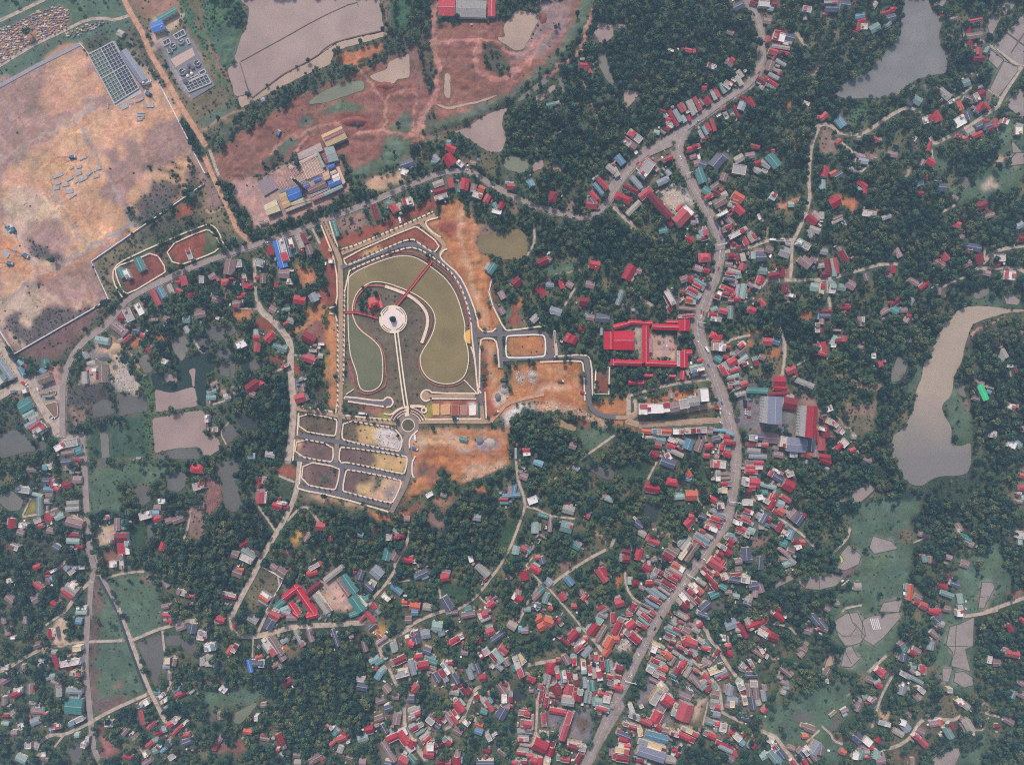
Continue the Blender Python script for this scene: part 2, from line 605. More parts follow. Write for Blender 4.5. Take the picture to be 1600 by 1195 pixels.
H 1480 790 90 40 70 w
H 1435 1000 80 60 75 r
H 1500 1105 60 40 -10 r
H 1400 1080 55 40 30 r
H 1335 1065 90 40 65 g
H 1260 1090 100 50 60 b
H 1215 1130 140 45 65 r
H 1390 1010 40 30 0 r
H 1575 990 40 60 0 w
@1,1
L dirtroad 36: 0 30 60 180 180 420 250 590 350 690
L lane 20: 40 -20 80 100 110 180
L dirtpath 20: 0 460 140 430 190 430
P drysoil: 0 100 60 220 150 400 0 440
P drygrass: 0 460 170 440 320 690 180 720 130 600 0 540
P reddirt: 60 0 700 0 620 100 450 180 340 170 200 230 100 190
F scrubby: 460 160 480 80 560 0 620 0 640 80 560 130
F dense: 110 210 200 210 240 380 330 480 380 560 360 650 310 640 220 500
P pinkdirt: 210 220 350 170 450 200 700 80 1060 60 1150 300 800 470 620 560 400 590 380 520 280 400
F dense: 310 640 480 590 690 490 730 560 560 610 360 690
F dense: 800 520 820 450 1000 390 1190 310 1230 350 1000 450
P reddirt: 1080 0 1400 0 1360 100 1200 140 1110 80
P grassd: 1140 140 1360 60 1400 0 1520 0 1540 100 1260 200 1180 210
P tansoil: 1240 240 1400 180 1540 150 1590 210 1300 320
F scrubby: 1180 210 1500 80 1520 100 1220 230
P orangesoil: 710 890 740 860 840 910 860 980 790 1050 730 1020
P redsoil: 870 1040 950 1040 960 1195 860 1195
P redsoil: 900 600 1000 700 1030 860 1030 1195 960 1195 960 930 940 760
P redsoil: 1040 660 1600 450 1600 540 1060 740
P drysoil: 1010 540 1240 440 1260 560 1060 640
P scrub: 980 550 1010 530 1050 640 1020 640
H 590 790 230 70 75 B
H 612 760 190 62 75 w
H 650 740 160 38 75 D
H 605 865 80 60 5 B
H 510 765 70 50 70 r
H 770 675 75 55 60 r
H 740 690 120 50 70 g
H 675 705 85 34 75 w
H 815 760 90 60 70 p
H 705 770 50 40 70 T
H 755 765 40 30 0 r
H 195 890 130 90 -80 p
H 265 865 60 50 80 w
H 430 860 75 60 15 w
H 620 940 90 80 5 p
H 665 1005 50 45 10 w
H 405 975 30 30 0 r
H 455 980 50 80 5 p
H 310 975 60 35 80 w
H 157 1010 60 50 0 R
H 240 1010 40 50 10 p
H 315 1035 45 50 0 r
H 355 1040 40 40 -20 r
H 305 1110 40 36 0 r
H 560 1030 36 40 10 r
H 60 965 60 50 -30 p
H 95 1145 80 60 20 p
H 250 1175 70 50 -10 p
H 740 1150 95 70 10 r
H 850 1130 75 70 60 g
H 1020 590 130 34 75 T
H 1330 465 130 34 75 r
H 1475 430 80 60 55 r
H 1450 400 70 60 20 T
H 1520 420 60 50 65 g
H 1580 380 60 80 75 w
H 1580 85 110 60 -20 D
H 1560 150 60 50 20 w
H 980 758 24 24 0 w
H 982 845 34 34 0 w
H 460 545 75 24 -10 k
L lane 20: 385 830 395 1050 410 1195
L dirtpath 14: 560 1195 480 1180 560 1130
L lane 14: 840 590 880 670 900 710
@2,1
H 1420 405 95 70 5 r
H 1120 345 85 60 100 R
H 1510 240 120 36 48 r
H 1480 285 130 34 50 b
H 1440 335 90 38 50 r
H 1425 375 60 40 55 D
H 945 235 70 55 60 b
H 790 265 65 50 5 r
H 780 235 70 25 5 g
H 430 245 95 70 100 r
H 395 270 80 40 100 T
H 500 275 70 50 100 p
H 560 282 55 55 25 o
H 530 330 80 50 20 w
H 603 360 70 48 -60 r
H 715 410 65 50 -60 r
H 670 415 60 40 60 T
H 680 460 80 35 15 w
H 322 235 80 45 75 r
H 240 300 110 55 -15 r
H 245 345 110 42 -18 w
H 225 240 90 50 -20 g
H 310 55 95 90 55 r
H 205 45 60 50 45 g
H 185 70 40 30 0 T
H 395 85 60 40 40 w
H 1575 125 90 50 40 g
H 8 90 60 50 60 b
H 10 385 70 40 75 w
H 640 900 95 65 -55 T
H 610 890 60 40 -60 g
H 838 1010 75 75 -40 r
H 720 1110 70 50 60 p
H 1040 850 90 60 -25 r
H 1085 830 50 40 30 p
H 1445 875 85 65 10 r
H 1028 1085 90 60 60 r
H 1095 1030 70 45 0 g
H 1185 1025 75 40 70 r
H 1250 1030 60 50 30 p
H 1410 1030 75 60 10 p
H 1360 1160 70 70 10 r
H 495 80 50 35 10 k
P orangedirt: 220 400 380 360 540 580 540 780 640 820 640 1000 620 1195 500 1195 400 1000 240 840 280 700 130 540 240 480
P redsoil: 260 520 360 550 380 620 330 670 200 580
P redsoil: 0 440 200 340 230 430 0 520
W olive: 535 650 640 640 660 610 740 630 820 590 870 600 940 680 915 800 860 830 720 835 640 790 540 780
W green: 730 40 830 30 930 50 930 130 880 170 740 120
W murk: 960 90 1040 50 1050 120 960 150
W murk: 1120 60 1200 110 1190 150 1110 130
P drysoil: 760 460 830 390 870 460 800 490
P drysoil: 1200 380 1270 370 1280 480 1220 480
P drysoil: 540 560 640 560 660 600 640 650 540 640
P grassd: 1000 900 1290 840 1290 940 1100 960
P orangesoil: 820 1195 840 1120 890 1130 890 1195
P grassd: 800 280 990 270 1000 320 900 330
F dense: 1000 450 1250 540 1400 550 1600 460 1600 800 1000 800 960 600
L lane 14: 970 560 980 700 920 800
L conc 12: 640 1000 620 1090 650 1195
L lane 14: 1290 1060 1210 1195
L dirtpath 12: 1130 960 1400 890
@3,1
H 250 120 150 90 -55 w
H 230 90 90 40 -35 r
H 300 90 140 34 50 r
H 270 100 90 26 50 r
H 215 145 110 26 42 r
H 420 45 85 32 -25 r
H 45 55 90 60 50 b
H 10 150 80 50 60 g
H 420 155 50 40 45 g
H 380 220 110 55 -25 g
H 170 230 130 40 48 g
H 125 280 130 40 25 r
H 200 270 70 26 50 t
H 65 355 135 60 22 R
H 245 315 130 60 -40 r
H 150 430 150 45 -45 g
H 355 410 250 55 48 m
H 540 490 175 105 -47 r
H 500 440 100 30 -47 r
H 440 545 60 45 45 r
H 380 605 70 50 -10 T
H 615 545 40 40 0 p
H 712 605 80 36 75 r
H 690 630 70 50 60 g
H 710 665 80 38 -15 r
H 585 680 65 60 35 r
H 660 665 40 40 0 t
H 650 80 70 55 -15 p
H 615 30 55 40 -20 p
H 675 175 130 70 70 T
H 690 90 60 60 20 D
H 800 70 120 100 -50 D
H 860 30 50 60 -50 D
H 975 45 80 60 -30 g
H 1060 20 80 50 -10 p
H 1240 60 130 80 50 T
H 1120 80 50 40 -20 r
H 1180 90 90 50 30 g
H 1265 100 40 30 -20 r
H 975 130 110 80 10 w
H 855 190 60 70 20 p
H 1120 140 80 50 30 g
H 1170 150 50 40 20 w
H 720 295 70 60 30 T
H 785 260 80 50 -35 k
H 740 340 70 40 -30 r
H 800 310 50 40 30 r
H 825 380 110 80 -30 k
H 860 325 50 50 -30 g
H 965 345 100 75 30 o
H 940 375 60 30 20 o
H 920 410 70 40 20 g
H 975 445 90 65 45 r
H 840 475 110 32 -30 w
H 865 460 60 26 -30 r
H 885 590 90 45 -20 r
H 900 530 60 50 50 p
H 965 625 170 45 -28 w
H 1005 615 50 30 -28 r
H 1070 655 90 60 55 g
H 1085 645 60 28 55 r
H 1020 685 80 50 60 r
H 950 730 85 40 0 r
H 925 700 50 40 60 r
H 705 818 100 75 -5 R
H 650 900 80 50 20 p
H 720 920 50 40 20 r
H 930 805 90 55 0 r
H 1005 815 70 45 75 g
H 965 830 70 30 80 r
H 895 870 60 50 0 p
H 1000 890 50 60 20 r
H 935 925 110 40 15 g
H 910 945 85 32 10 r
H 965 955 60 60 80 t
H 900 985 90 30 10 D
H 590 985 50 50 30 r
H 670 1010 110 30 28 b
H 660 1040 110 32 28 r
H 630 1085 140 40 28 r
H 615 1110 120 34 28 g
H 600 1150 90 60 10 o
H 535 1085 50 25 0 r
H 545 985 70 60 -20 p
H 880 1060 110 40 25 r
H 850 1100 90 36 15 r
H 920 1090 60 50 60 r
H 810 1125 60 40 20 r
H 940 1140 100 40 0 r
H 1005 1080 130 50 -80 t
H 960 1080 120 34 -80 g
H 930 1010 60 60 30 p
H 1130 1010 110 60 -70 r
H 1065 1030 50 40 30 p
H 1155 920 80 65 5 t
H 1245 955 90 50 -10 r
H 1310 925 90 40 80 r
H 1130 770 80 55 0 p
H 1145 815 85 70 0 D
H 1085 800 40 60 0 t
H 1210 755 60 60 20 p
H 1330 775 90 90 20 g
H 1350 710 50 30 10 g
H 1480 715 110 55 30 w
H 1540 520 100 60 40 r
H 1580 490 80 50 40 g
H 1565 600 90 50 20 g
H 1535 630 70 60 80 g
H 1490 850 110 80 40 p
H 1560 830 60 50 30 p
H 1570 1050 80 70 10 t
H 1325 1060 70 60 80 r
H 1345 1120 60 50 20 p
H 1390 1115 50 30 20 w
H 1150 1170 70 50 50 r
H 115 935 130 80 -60 r
H 190 920 50 50 20 p
H 40 1130 130 40 -70 t
H 435 1130 140 45 60 w
H 455 1130 110 30 60 D
H 410 1150 110 26 62 r
H 1240 340 60 50 -60 w
H 1130 500 50 24 70 w
H 1380 405 50 40 0 t
P palegravel: 310 310 480 230 560 290 620 400 540 390 460 470 400 430
L road 80: 480 -20 530 100 630 290 760 520 810 640 830 720 820 830 790 960 740 1080 700 1210
L conc 20: 300 1195 200 1130
L conc 22: 1535 -20 1515 200 1530 350 1480 520 1400 680
L conc 22: 1400 680 1200 680 1060 740 880 770
L conc 20: 1390 680 1385 820 1375 990
L conc 22: 1190 995 1380 995 1600 990
L conc 16: 1180 1010 1110 1090
L dirtpath 22: 1180 670 1210 540 1260 420 1440 350
P orangesoil: 1260 410 1290 370 1430 340 1440 380 1380 440
P brownsoil: 1330 880 1380 880 1370 990 1300 985
L conc 26: 0 430 80 510 130 550
L road 60: 240 -20 130 100 -20 270
L dirtpath 14: 130 570 250 640 430 690
L conc 16: 830 1165 1000 1165 1090 1135
F dense: 0 500 120 580 340 680 640 740 640 860 600 950 450 960 300 900 100 820 0 850
@4,1
H 35 145 75 90 10 r
H 150 175 80 50 -30 D
H 110 160 60 40 -30 o
H 20 245 60 80 0 t
H 335 245 90 45 35 r
H 320 280 80 40 35 t
H 355 285 40 70 0 r
H 120 385 90 90 -30 r
H 310 20 100 40 20 p
H 345 65 80 45 10 g
H 420 40 60 60 10 p
H 280 140 90 30 35 g
H 570 10 80 50 10 p
H 870 70 70 60 30 r
H 805 80 50 60 30 p
H 825 180 40 38 30 r
H 785 235 60 50 -20 t
H 945 270 90 60 0 D
H 925 220 60 26 0 D
H 790 315 50 30 0 r
H 1050 345 80 45 30 k
H 1270 410 85 65 -20 r
H 1330 490 90 40 -15 k
H 1080 560 60 50 20 R
H 1065 530 40 40 0 r
H 1310 490 60 20 -20 p
H 390 475 110 55 10 w
H 145 505 90 28 -25 k
H 140 530 100 28 -25 g
H 525 500 80 40 -20 g
H 20 490 40 60 0 g
H 1195 735 150 60 10 D
H 1180 740 40 40 10 w
H 1255 825 85 65 70 r
H 1410 820 90 60 0 w
H 1380 865 70 35 0 r
H 1150 870 90 50 -25 p
H 1315 940 50 45 10 p
H 1485 955 95 75 5 w
H 1585 670 60 60 0 r
H 1560 570 80 50 -30 g
H 1110 655 50 40 0 p
H 985 810 70 50 50 r
H 940 865 90 60 30 p
H 940 850 40 40 60 r
H 615 780 80 50 60 p
H 575 910 60 45 80 r
H 545 960 50 40 -20 p
H 735 1005 90 45 30 p
H 820 1035 95 38 -42 r
H 65 880 110 40 80 r
H 45 950 60 45 0 r
H 105 870 100 28 80 g
H 135 880 130 30 80 r
H 190 810 110 50 60 r
H 170 770 90 40 60 p
H 120 940 40 50 0 t
H 20 880 40 80 80 g
H 105 1060 50 80 10 w
H 180 1050 60 60 10 t
H 245 1030 80 70 30 p
H 100 1020 50 40 0 t
H 365 970 60 40 70 p
H 590 1160 80 50 -40 r
H 720 1160 40 60 30 g
H 205 1190 60 26 0 r
H 20 1060 40 90 10 w
H 35 770 60 50 10 g
H 940 1080 40 60 0 p
L conc 22: -20 1000 80 985 300 920 480 870 600 870
L conc 18: 65 990 70 1090 85 1210
L conc 24: 1230 905 1310 830 1340 780 1440 750 1600 725
L conc 22: 1230 905 1400 900 1560 905 1600 930
L conc 14: 1290 830 1290 740
L conc 12: 880 -20 890 150
L conc 14: 230 100 320 160 380 100
L conc 16: 965 460 1060 410
P orangesoil: 60 340 150 310 320 380 280 470 240 460 230 410 160 400
P grassd: 900 0 970 0 1010 80 990 140 900 130
P grassd: 1000 280 1300 150 1600 60 1600 180 1420 310 1200 350 1100 400
W grey: 1090 200 1140 180 1190 230 1130 300 1080 320
W grey: 1200 1100 1320 1050 1330 1100 1250 1140 1210 1140
P mudpool: 1440 1120 1490 1090 1570 1150 1550 1190 1460 1180
P mudpool: 1480 60 1540 0 1600 0 1600 90 1500 100
P palesoil: 1340 60 1460 20 1480 60 1360 100
P palesoil: 1290 200 1360 170 1400 260 1280 300
P palesoil: 660 120 720 130 700 200 650 190
P reddirt: 1170 380 1230 380 1200 420
P grassd: 1180 1120 1600 1100 1600 1195 1180 1195
L dirtpath 14: 400 430 520 440 640 450
L conc 14: 960 1050 1060 1000 1140 970
@0,2
P palesoil: 0 0 860 0 760 30 100 30 60 150 0 150
P darkscrub: 100 40 760 10 550 380 480 400 300 450 180 400 0 170 60 140
P purplesoil: 130 370 770 10 860 0 860 60 600 300 520 420 250 420
P palesoil: 180 20 320 20 310 120 240 190 200 100
P palesoil: 60 140 160 200 240 330 160 340
P scrub: 770 40 940 0 820 120 620 300 560 400 470 440 300 430 480 400 570 300
L tansoil 14: 930 20 800 150 640 290 560 400 520 500
L lane 60: -20 270 60 390 120 520 200 600
H 15 570 110 60 -35 w
H 30 480 230 60 55 G
H 165 510 80 36 60 b
H 160 440 50 40 50 b
H 95 410 40 30 50 b
H 330 510 50 45 30 b
H 345 565 110 75 -20 k
H 355 450 60 70 -10 T
H 195 775 115 100 -30 T
H 225 845 100 50 -30 t
H 270 875 90 60 -30 g
H 245 920 110 45 -30 g
H 275 935 110 34 -35 r
H 310 960 120 40 -30 w
H 310 990 120 40 -35 g
H 100 670 36 24 -10 T
H 180 665 60 40 -20 w
H 345 680 80 30 -5 k
H 370 705 80 18 -5 t
H 955 95 60 55 10 r
H 1005 70 110 65 65 w
H 1000 120 50 40 10 T
H 930 180 140 70 40 p
H 945 185 60 40 40 w
H 980 195 40 30 20 t
H 1065 190 55 55 10 D
H 990 255 90 30 -40 r
H 945 265 40 30 -30 g
H 1090 25 100 50 60 w
H 1105 30 70 30 60 r
H 1190 105 55 35 0 p
H 1300 105 60 50 30 p
H 1455 105 60 60 0 t
H 1460 190 70 40 60 g
H 1565 65 90 60 -10 p
H 1160 350 60 32 50 r
H 1290 435 50 40 20 w
H 1115 230 40 36 30 r
H 795 270 110 60 10 t
H 800 525 150 64 88 k
H 760 555 46 22 90 r
H 660 560 100 40 85 g
H 665 385 60 36 60 g
H 735 495 40 30 0 w
H 550 1070 120 60 -10 w
H 605 1130 70 60 -20 T
H 530 1145 110 34 -10 p
H 470 1095 100 50 -30 w
H 1085 1190 40 20 0 g
P palegravel: 880 420 990 410 1060 560 1100 640 1080 690 1000 680 890 660
P greysoil: 700 340 770 300 930 290 950 370 880 420 770 430 680 470
P tansoil: 770 300 880 250 960 370 890 420 850 370 780 370
P pinkdirt: 390 480 510 470 490 610 440 640 330 620
P palesoil: 640 480 880 440 880 610 640 610
P conc: 210 570 310 540 330 640 500 620 510 1000 440 1020 380 930 300 780 240 650
P grassd: 310 680 450 655 445 690 320 705
P drysoil: 350 770 450 745 460 850 430 875 390 840
L road 50: 1000 -30 900 80 820 170 700 240 600 340 540 450 510 540 495 650 490 1000
L conc 50: 220 600 300 740 380 880 450 1000
L conc 60: -20 710 100 640 200 600
P darkscrub: 510 640 700 620 880 640 890 880 700 880 520 1000
P drysoil: 530 800 700 760 690 900 560 960
W grey2: 720 780 830 720 890 760 900 840 730 880
W grey2: 910 680 1010 690 1060 710 1140 690 1160 820 920 860
W murk: 1210 650 1330 660 1450 640 1520 620 1550 780 1220 830
W murk: 1190 880 1580 810 1610 860 1610 1180 1560 1100 1380 1110 1210 1150
W murk: 1275 530 1340 510 1390 560 1380 600 1290 590
W grey: 1340 270 1450 230 1490 320 1420 440 1350 340
W grey: 1080 420 1150 370 1200 510 1130 530
W grey2: 1520 250 1600 190 1610 370 1560 340
W darkgreen: 1180 530 1290 520 1280 600 1390 610 1400 440 1500 380 1610 370 1610 790 1560 780 1520 630 1440 650 1340 680 1210 650 1190 600
W murk: 1470 500 1530 480 1520 640 1500 620 1500 560
W green2: 690 920 1130 860 1150 1195 690 1195
W grey: 780 980 850 1000 860 1195 800 1195
W grey2: 1210 1170 1400 1105 1540 1110 1570 1195 1200 1195
W grey2: 0 1000 160 960 230 1040 290 1130 160 1150 0 1195
W grey2: 300 1050 370 1060 360 1140 300 1140
L veg 60: 1140 540 1180 680 1190 800
L veg 40: 1190 860 1400 830 1580 790
L veg 50: 1140 860 1160 1000 1180 1195
L dirtpath 12: 850 210 980 320 1130 540
P orangesoil: 1220 240 1320 240 1310 300 1240 280
P orangesoil: 960 260 1100 240 1090 300 980 300
P conc: 540 1000 680 1000 680 1195 560 1195 470 1050
F scrubby: 0 760 120 720 170 860 150 960 0 990
F scrubby: 510 480 640 520 650 640 520 660
L conc 14: 1510 250 1560 340 1600 370
@1,2
L lane 46: 410 -20 450 50 540 120 610 200 660 270 675 350 670 460 680 600 695 780 690 900 670 1080 650 1210
L orangedirt 30: 960 40 860 110 760 180 660 210
L lane 12: 240 20 410 25
L lane 14: 530 520 660 470
L lane 10: 690 385 780 385
L lane 12: 60 770 200 730
P orangedirt: 810 0 930 0 930 40 850 110 800 90
P orangedirt: 940 60 970 60 970 340 945 340
P tansoil: 970 320 985 70 1040 80 1040 790 980 800 970 600
P yellowsoil: 940 400 970 400 970 590 945 560
P reddirt: 780 170 930 60 940 330 860 250 770 200
P redsoil: 390 110 480 80 540 150 500 200 410 160
P orangesoil: 230 60 260 20 400 20 350 100 300 120 260 90
P redsoil: 690 430 740 440 770 510 700 540
P redsoil: 520 400 570 370 620 420 560 470 520 450
P scrub: 870 590 970 590 965 790 870 760
H 700 410 1 1 0 g
H 400 210 40 60 0 t
H 405 250 55 50 0 r
H 410 320 80 50 100 r
H 510 240 95 65 -45 r
H 285 300 80 60 -25 w
H 605 325 80 60 20 t
H 560 315 60 40 20 T
H 810 250 110 80 28 r
H 815 415 110 60 20 r
H 855 440 36 36 0 T
H 905 390 40 40 10 g
H 910 297 50 20 5 w
H 625 470 60 24 -25 r
H 640 465 40 18 -25 w
H 380 620 130 80 -35 r
H 370 690 50 50 20 p
H 430 600 50 40 40 r
H 745 720 85 75 -15 r
H 790 710 60 40 70 p
H 770 640 40 60 -10 p
H 740 575 60 30 -20 g
H 865 750 50 40 80 p
H 55 670 80 40 -15 t
H 50 715 80 40 0 t
H 30 710 30 40 0 b
H 150 675 50 40 0 p
H 175 705 60 50 -15 g
H 240 680 40 30 0 p
H 75 605 60 30 -30 p
H 635 28 70 35 -10 t
H 530 30 60 60 30 p
H 670 115 60 50 20 g
H 630 140 40 30 -20 r
H 240 10 50 30 10 r
H 100 95 30 26 20 w
H 80 965 50 36 0 w
H 365 1170 60 50 0 t
H 510 1160 80 50 10 g
H 845 350 60 20 5 w
H 15 880 30 60 0 w
W grey2: 20 180 80 150 150 140 160 260 90 280 30 230
W grey2: 175 150 230 160 250 210 190 240
W grey2: -10 240 40 250 80 290 0 370
W grey2: 80 330 200 340 210 400 130 430
W darkgreen: -10 370 60 360 80 420 70 520 0 570
W grey2: 110 460 180 450 200 560 120 540
W grey2: 190 430 240 430 240 560 210 570
W darkgreen: 270 430 340 400 350 510 300 530
W grey2: 350 420 410 410 450 450 440 500 360 500
W grey2: 130 980 200 910 280 1000 170 1080
W murk: -10 1020 60 1000 110 1040 130 1110 60 1160 -10 1190
W dark: 250 840 420 880 420 960 320 1000 250 900
L conc 10: 190 910 130 970 130 1010 170 1080
F dense: 400 640 500 540 640 520 670 640 670 880 640 1000 460 1000 350 760
F dense: 220 760 400 780 660 880 640 1100 400 1195 260 1100 300 1000
P scrub: 20 790 180 780 180 850 60 900 20 850
@2,2
P orangedirt: 510 -20 640 -20 700 150 670 180 640 195 560 200 530 180
P orangedirt: 760 250 1050 230 1060 380 790 400
P orangedirt: 560 270 660 260 680 480 720 490 730 560 700 620 800 700 700 830 640 890 590 880 600 700
P redsoil: 560 340 600 500 610 640 680 850 600 870
P orangedirt: 790 450 1340 430 1350 700 1380 750 1390 850 1300 800 960 740 800 780 740 840 640 900 700 770 780 700 780 560
P orangedirt: 1420 730 1600 730 1600 860 1480 840 1430 790
P orangedirt: 1100 340 1140 380 1120 390
P orangedirt: 1100 190 1130 200 1150 380 1110 370
P tansoil: 940 710 1040 630 1130 615 1260 620 1270 650 1100 650 1020 690
P orangedirt: 0 960 780 950 770 1040 780 1195 0 1195
P palegravel: 700 640 740 610 780 680 760 740 660 770 660 700
P rubblegrey: 920 510 960 500 1010 540 990 590 930 600
P rubblegrey: 840 510 890 520 880 620 830 600
P greysoil: 500 1060 540 1030 720 1040 700 1130 560 1130 520 1110
P tansoil: 10 1020 340 1000 470 1060 330 1090 60 1080
P rubblegrey: 330 1090 440 1100 530 1140 420 1150
P whitesheet: 760 820 800 780 880 770 970 750 970 820 800 840 790 920 740 930
P rubble: 980 750 1100 740 1250 770 1360 820 1550 910 1540 950 1460 930 1350 870 1200 830 1000 820
P redsoil: 1280 870 1400 900 1420 960 1360 970 1280 890
W tanpond: 1120 890 1170 880 1240 920 1300 930 1300 980 1250 970 1160 940
P grassd: 700 0 880 0 870 160 760 170
P redsoil: 770 0 870 0 860 170 780 160 790 60
P grassdark: 110 930 780 930 780 948 110 950
P redsoil: 1450 480 1560 480 1550 680 1460 680
P dryolive: 1450 480 1560 480 1555 600 1455 560
F dense: 790 850 900 820 1060 820 1300 900 1280 980 1400 980 1390 1100 1250 1195 780 1195 780 950
P grassd: 1300 960 1600 930 1600 1020 1400 1120 1340 1060
L lane 16: 1340 1195 1600 1010
H 1140 40 100 60 20 G
H 1115 40 50 30 100 w
H 980 95 80 55 -45 g
H 1510 95 110 70 5 D
H 1410 90 70 50 10 p
H 1385 70 40 40 30 T
H 1340 180 55 32 5 r
H 1240 250 75 55 -60 r
H 1280 265 60 70 30 r
H 1570 270 140 100 90 r
H 1590 440 40 50 0 r
H 720 40 60 50 60 p
H 910 1125 60 34 0 r
H 915 1155 60 30 -5 w
H 1275 1090 60 60 20 p
H 830 1150 90 20 90 g
H 420 1040 70 34 10 T
H 1140 290 200 20 85 w
H 1500 200 60 26 90 g
@3,2
H 75 270 155 145 0 Q
H 55 150 130 40 -15 r
H 200 130 190 36 3 r
H 400 165 210 46 2 r
H 545 150 90 85 90 r
H 450 125 90 26 0 r
H 245 300 290 56 90 r
H 285 310 110 28 90 p
H 100 443 230 46 1 r
H 370 450 260 46 2 r
H 545 415 130 56 90 r
H 570 365 70 44 0 r
H 500 410 130 26 90 w
H 535 540 70 34 95 r
H 510 215 60 36 90 p
H 455 548 50 24 0 r
H 265 543 70 24 0 r
H 170 598 120 36 2 r
H 430 20 60 40 60 r
H 565 78 140 28 -5 r
H 570 20 140 30 5 p
H 640 470 120 30 -15 t
H 640 460 110 24 -15 p
H 650 500 120 30 -15 w
H 660 525 100 26 -15 r
H 700 540 40 26 0 b
H 670 425 50 30 -20 r
H 770 70 65 50 5 r
H 795 105 90 40 12 w
H 850 40 70 50 15 r
H 825 75 50 40 10 g
H 780 25 60 40 -20 t
H 905 50 110 44 90 t
H 1075 35 60 60 20 r
H 1030 30 50 50 -30 p
H 795 235 100 60 20 R
H 810 280 100 30 5 r
H 820 320 110 70 5 w
H 825 325 40 26 0 r
H 885 322 50 28 0 r
H 810 410 70 60 30 T
H 870 400 50 30 20 r
H 900 450 130 70 -30 r
H 930 505 120 40 -20 r
H 850 500 100 40 60 r
H 915 475 70 40 -15 t
H 925 550 110 36 -15 t
H 920 580 60 26 -10 r
H 930 605 100 34 -10 g
H 995 618 115 46 -20 r
H 905 640 40 24 -10 r
H 985 688 90 40 -15 g
H 1000 420 110 40 -35 g
H 1010 400 60 60 -20 T
H 1105 430 75 45 70 r
H 1025 450 60 30 -20 r
H 1155 400 50 50 20 p
H 990 350 90 60 -40 p
H 1000 300 60 40 -40 r
H 930 375 60 34 0 g
H 1195 280 80 65 5 r
H 1265 275 60 60 20 b
H 1380 500 80 65 -25 r
H 1120 660 170 50 2 T
H 1285 590 100 90 0 r
H 1295 640 110 50 5 r
H 1290 685 170 32 0 r
H 1370 760 110 100 10 r
H 1255 815 110 215 2 S
H 1170 805 80 215 2 V
H 1430 895 90 270 4 V
H 1540 905 90 260 4 r
H 1490 605 150 46 22 g
H 1590 80 30 50 0 b
H 1585 170 40 80 0 w
H 1580 340 50 90 0 r
H 705 695 70 110 -5 w
H 225 805 70 90 0 w
H 320 800 140 80 -2 w
H 405 790 60 80 -5 w
H 470 790 80 80 -10 p
H 545 765 80 80 -10 w
H 625 750 90 70 -8 g
H 610 715 110 20 -8 t
H 235 720 40 26 0 T
H 447 700 30 44 0 b
H 487 678 24 24 0 o
H 250 980 80 40 5 o
H 330 980 80 40 3 w
H 400 980 100 40 3 o
H 370 1005 150 24 3 k
H 500 980 90 50 3 w
H 590 975 90 50 0 w
H 680 970 90 50 -3 w
H 740 985 60 40 0 p
H 825 970 110 28 5 b
H 905 995 70 34 15 b
H 860 1020 90 40 15 r
H 880 1060 60 50 10 r
H 925 1075 50 40 5 r
H 800 1040 60 50 -10 D
H 710 1030 50 60 -10 p
H 665 1090 110 60 -70 p
H 580 1080 80 90 20 b
H 520 1060 90 40 20 g
H 460 1050 80 40 20 w
H 360 1045 80 60 10 t
H 340 1090 60 40 10 r
H 445 1095 60 50 30 r
H 430 1130 40 30 20 b
H 490 1150 110 40 25 g
H 310 1160 60 70 -60 r
H 280 1025 90 26 0 g
H 420 1175 60 50 60 w
H 740 1100 60 50 -10 r
H 840 1120 90 40 100 r
H 880 1120 60 50 10 T
H 885 1155 60 60 20 r
H 720 1170 50 40 0 r
H 800 1175 40 40 10 p
H 1100 1020 140 60 5 D
H 1085 1030 70 50 5 w
H 1080 1080 110 36 3 r
H 1165 1085 80 34 5 r
H 1090 1130 110 46 5 g
H 1120 1175 150 40 2 g
H 1220 1030 130 90 5 p
H 1325 1060 60 90 10 w
H 1425 1085 150 110 5 S
H 1490 1110 120 30 95 w
H 1540 1075 60 120 5 D
H 1400 1160 60 50 5 w
H 1500 1160 80 50 10 o
H 1570 1150 50 60 0 p
H 1590 1010 20 110 0 r
H 1370 710 60 40 10 g
H 1260 1110 50 40 20 p
H 1280 1160 80 50 10 p
P greyasph: 1000 720 1140 700 1140 920 1200 930 1320 940 1320 980 1010 970 960 900 1000 860 960 780
P greyasph: 1320 820 1390 820 1380 1000 1320 980
P court: 280 230 400 230 500 260 480 350 480 410 280 420
P conc: 160 160 220 160 210 410 160 340
P orangesoil: 230 720 400 690 430 670 660 640 650 690 500 730 240 750
P orangedirt: 0 720 110 720 110 840 0 850
P orangedirt: 0 880 90 890 180 960 210 1010 170 1000 60 930 0 930
P dryolive: 160 880 400 850 770 810 770 860 500 880 200 910
L conc 40: 110 870 200 830 500 820 790 770
L conc 40: 110 900 200 930 500 910 830 890
L conc 30: 110 850 110 700
L conc 20: 160 740 170 850
L conc 18: 120 700 400 620 740 570
L road 100: 690 -20 640 120 670 280 760 470 810 620 870 800 900 970
L road 70: 900 900 960 1050 950 1210
L conc 16: 880 290 920 260 1000 240 1060 230
L orangedirt 26: 1060 230 1150 200 1290 170
L conc 18: 1290 170 1330 280 1330 400 1310 540
L lane 12: 1330 510 1430 460 1520 410
P dirt: 1340 650 1580 740 1600 780 1500 760 1360 690
P orangesoil: 1430 100 1490 20 1560 60 1540 110
P drygrass: 1190 330 1320 330 1300 540 1220 520
P orangesoil: 1170 340 1300 320 1310 400 1200 390
P orangesoil: 1000 300 1070 250 1110 310 1030 330
P conc: 130 590 480 580 460 600 150 610
F dense: 0 950 130 960 300 1080 260 1195 0 1195
F dense: 0 480 500 480 500 530 0 570
F dense: 60 590 380 560 480 590 340 660 140 670
L hedge 26: 300 215 500 215
@4,2
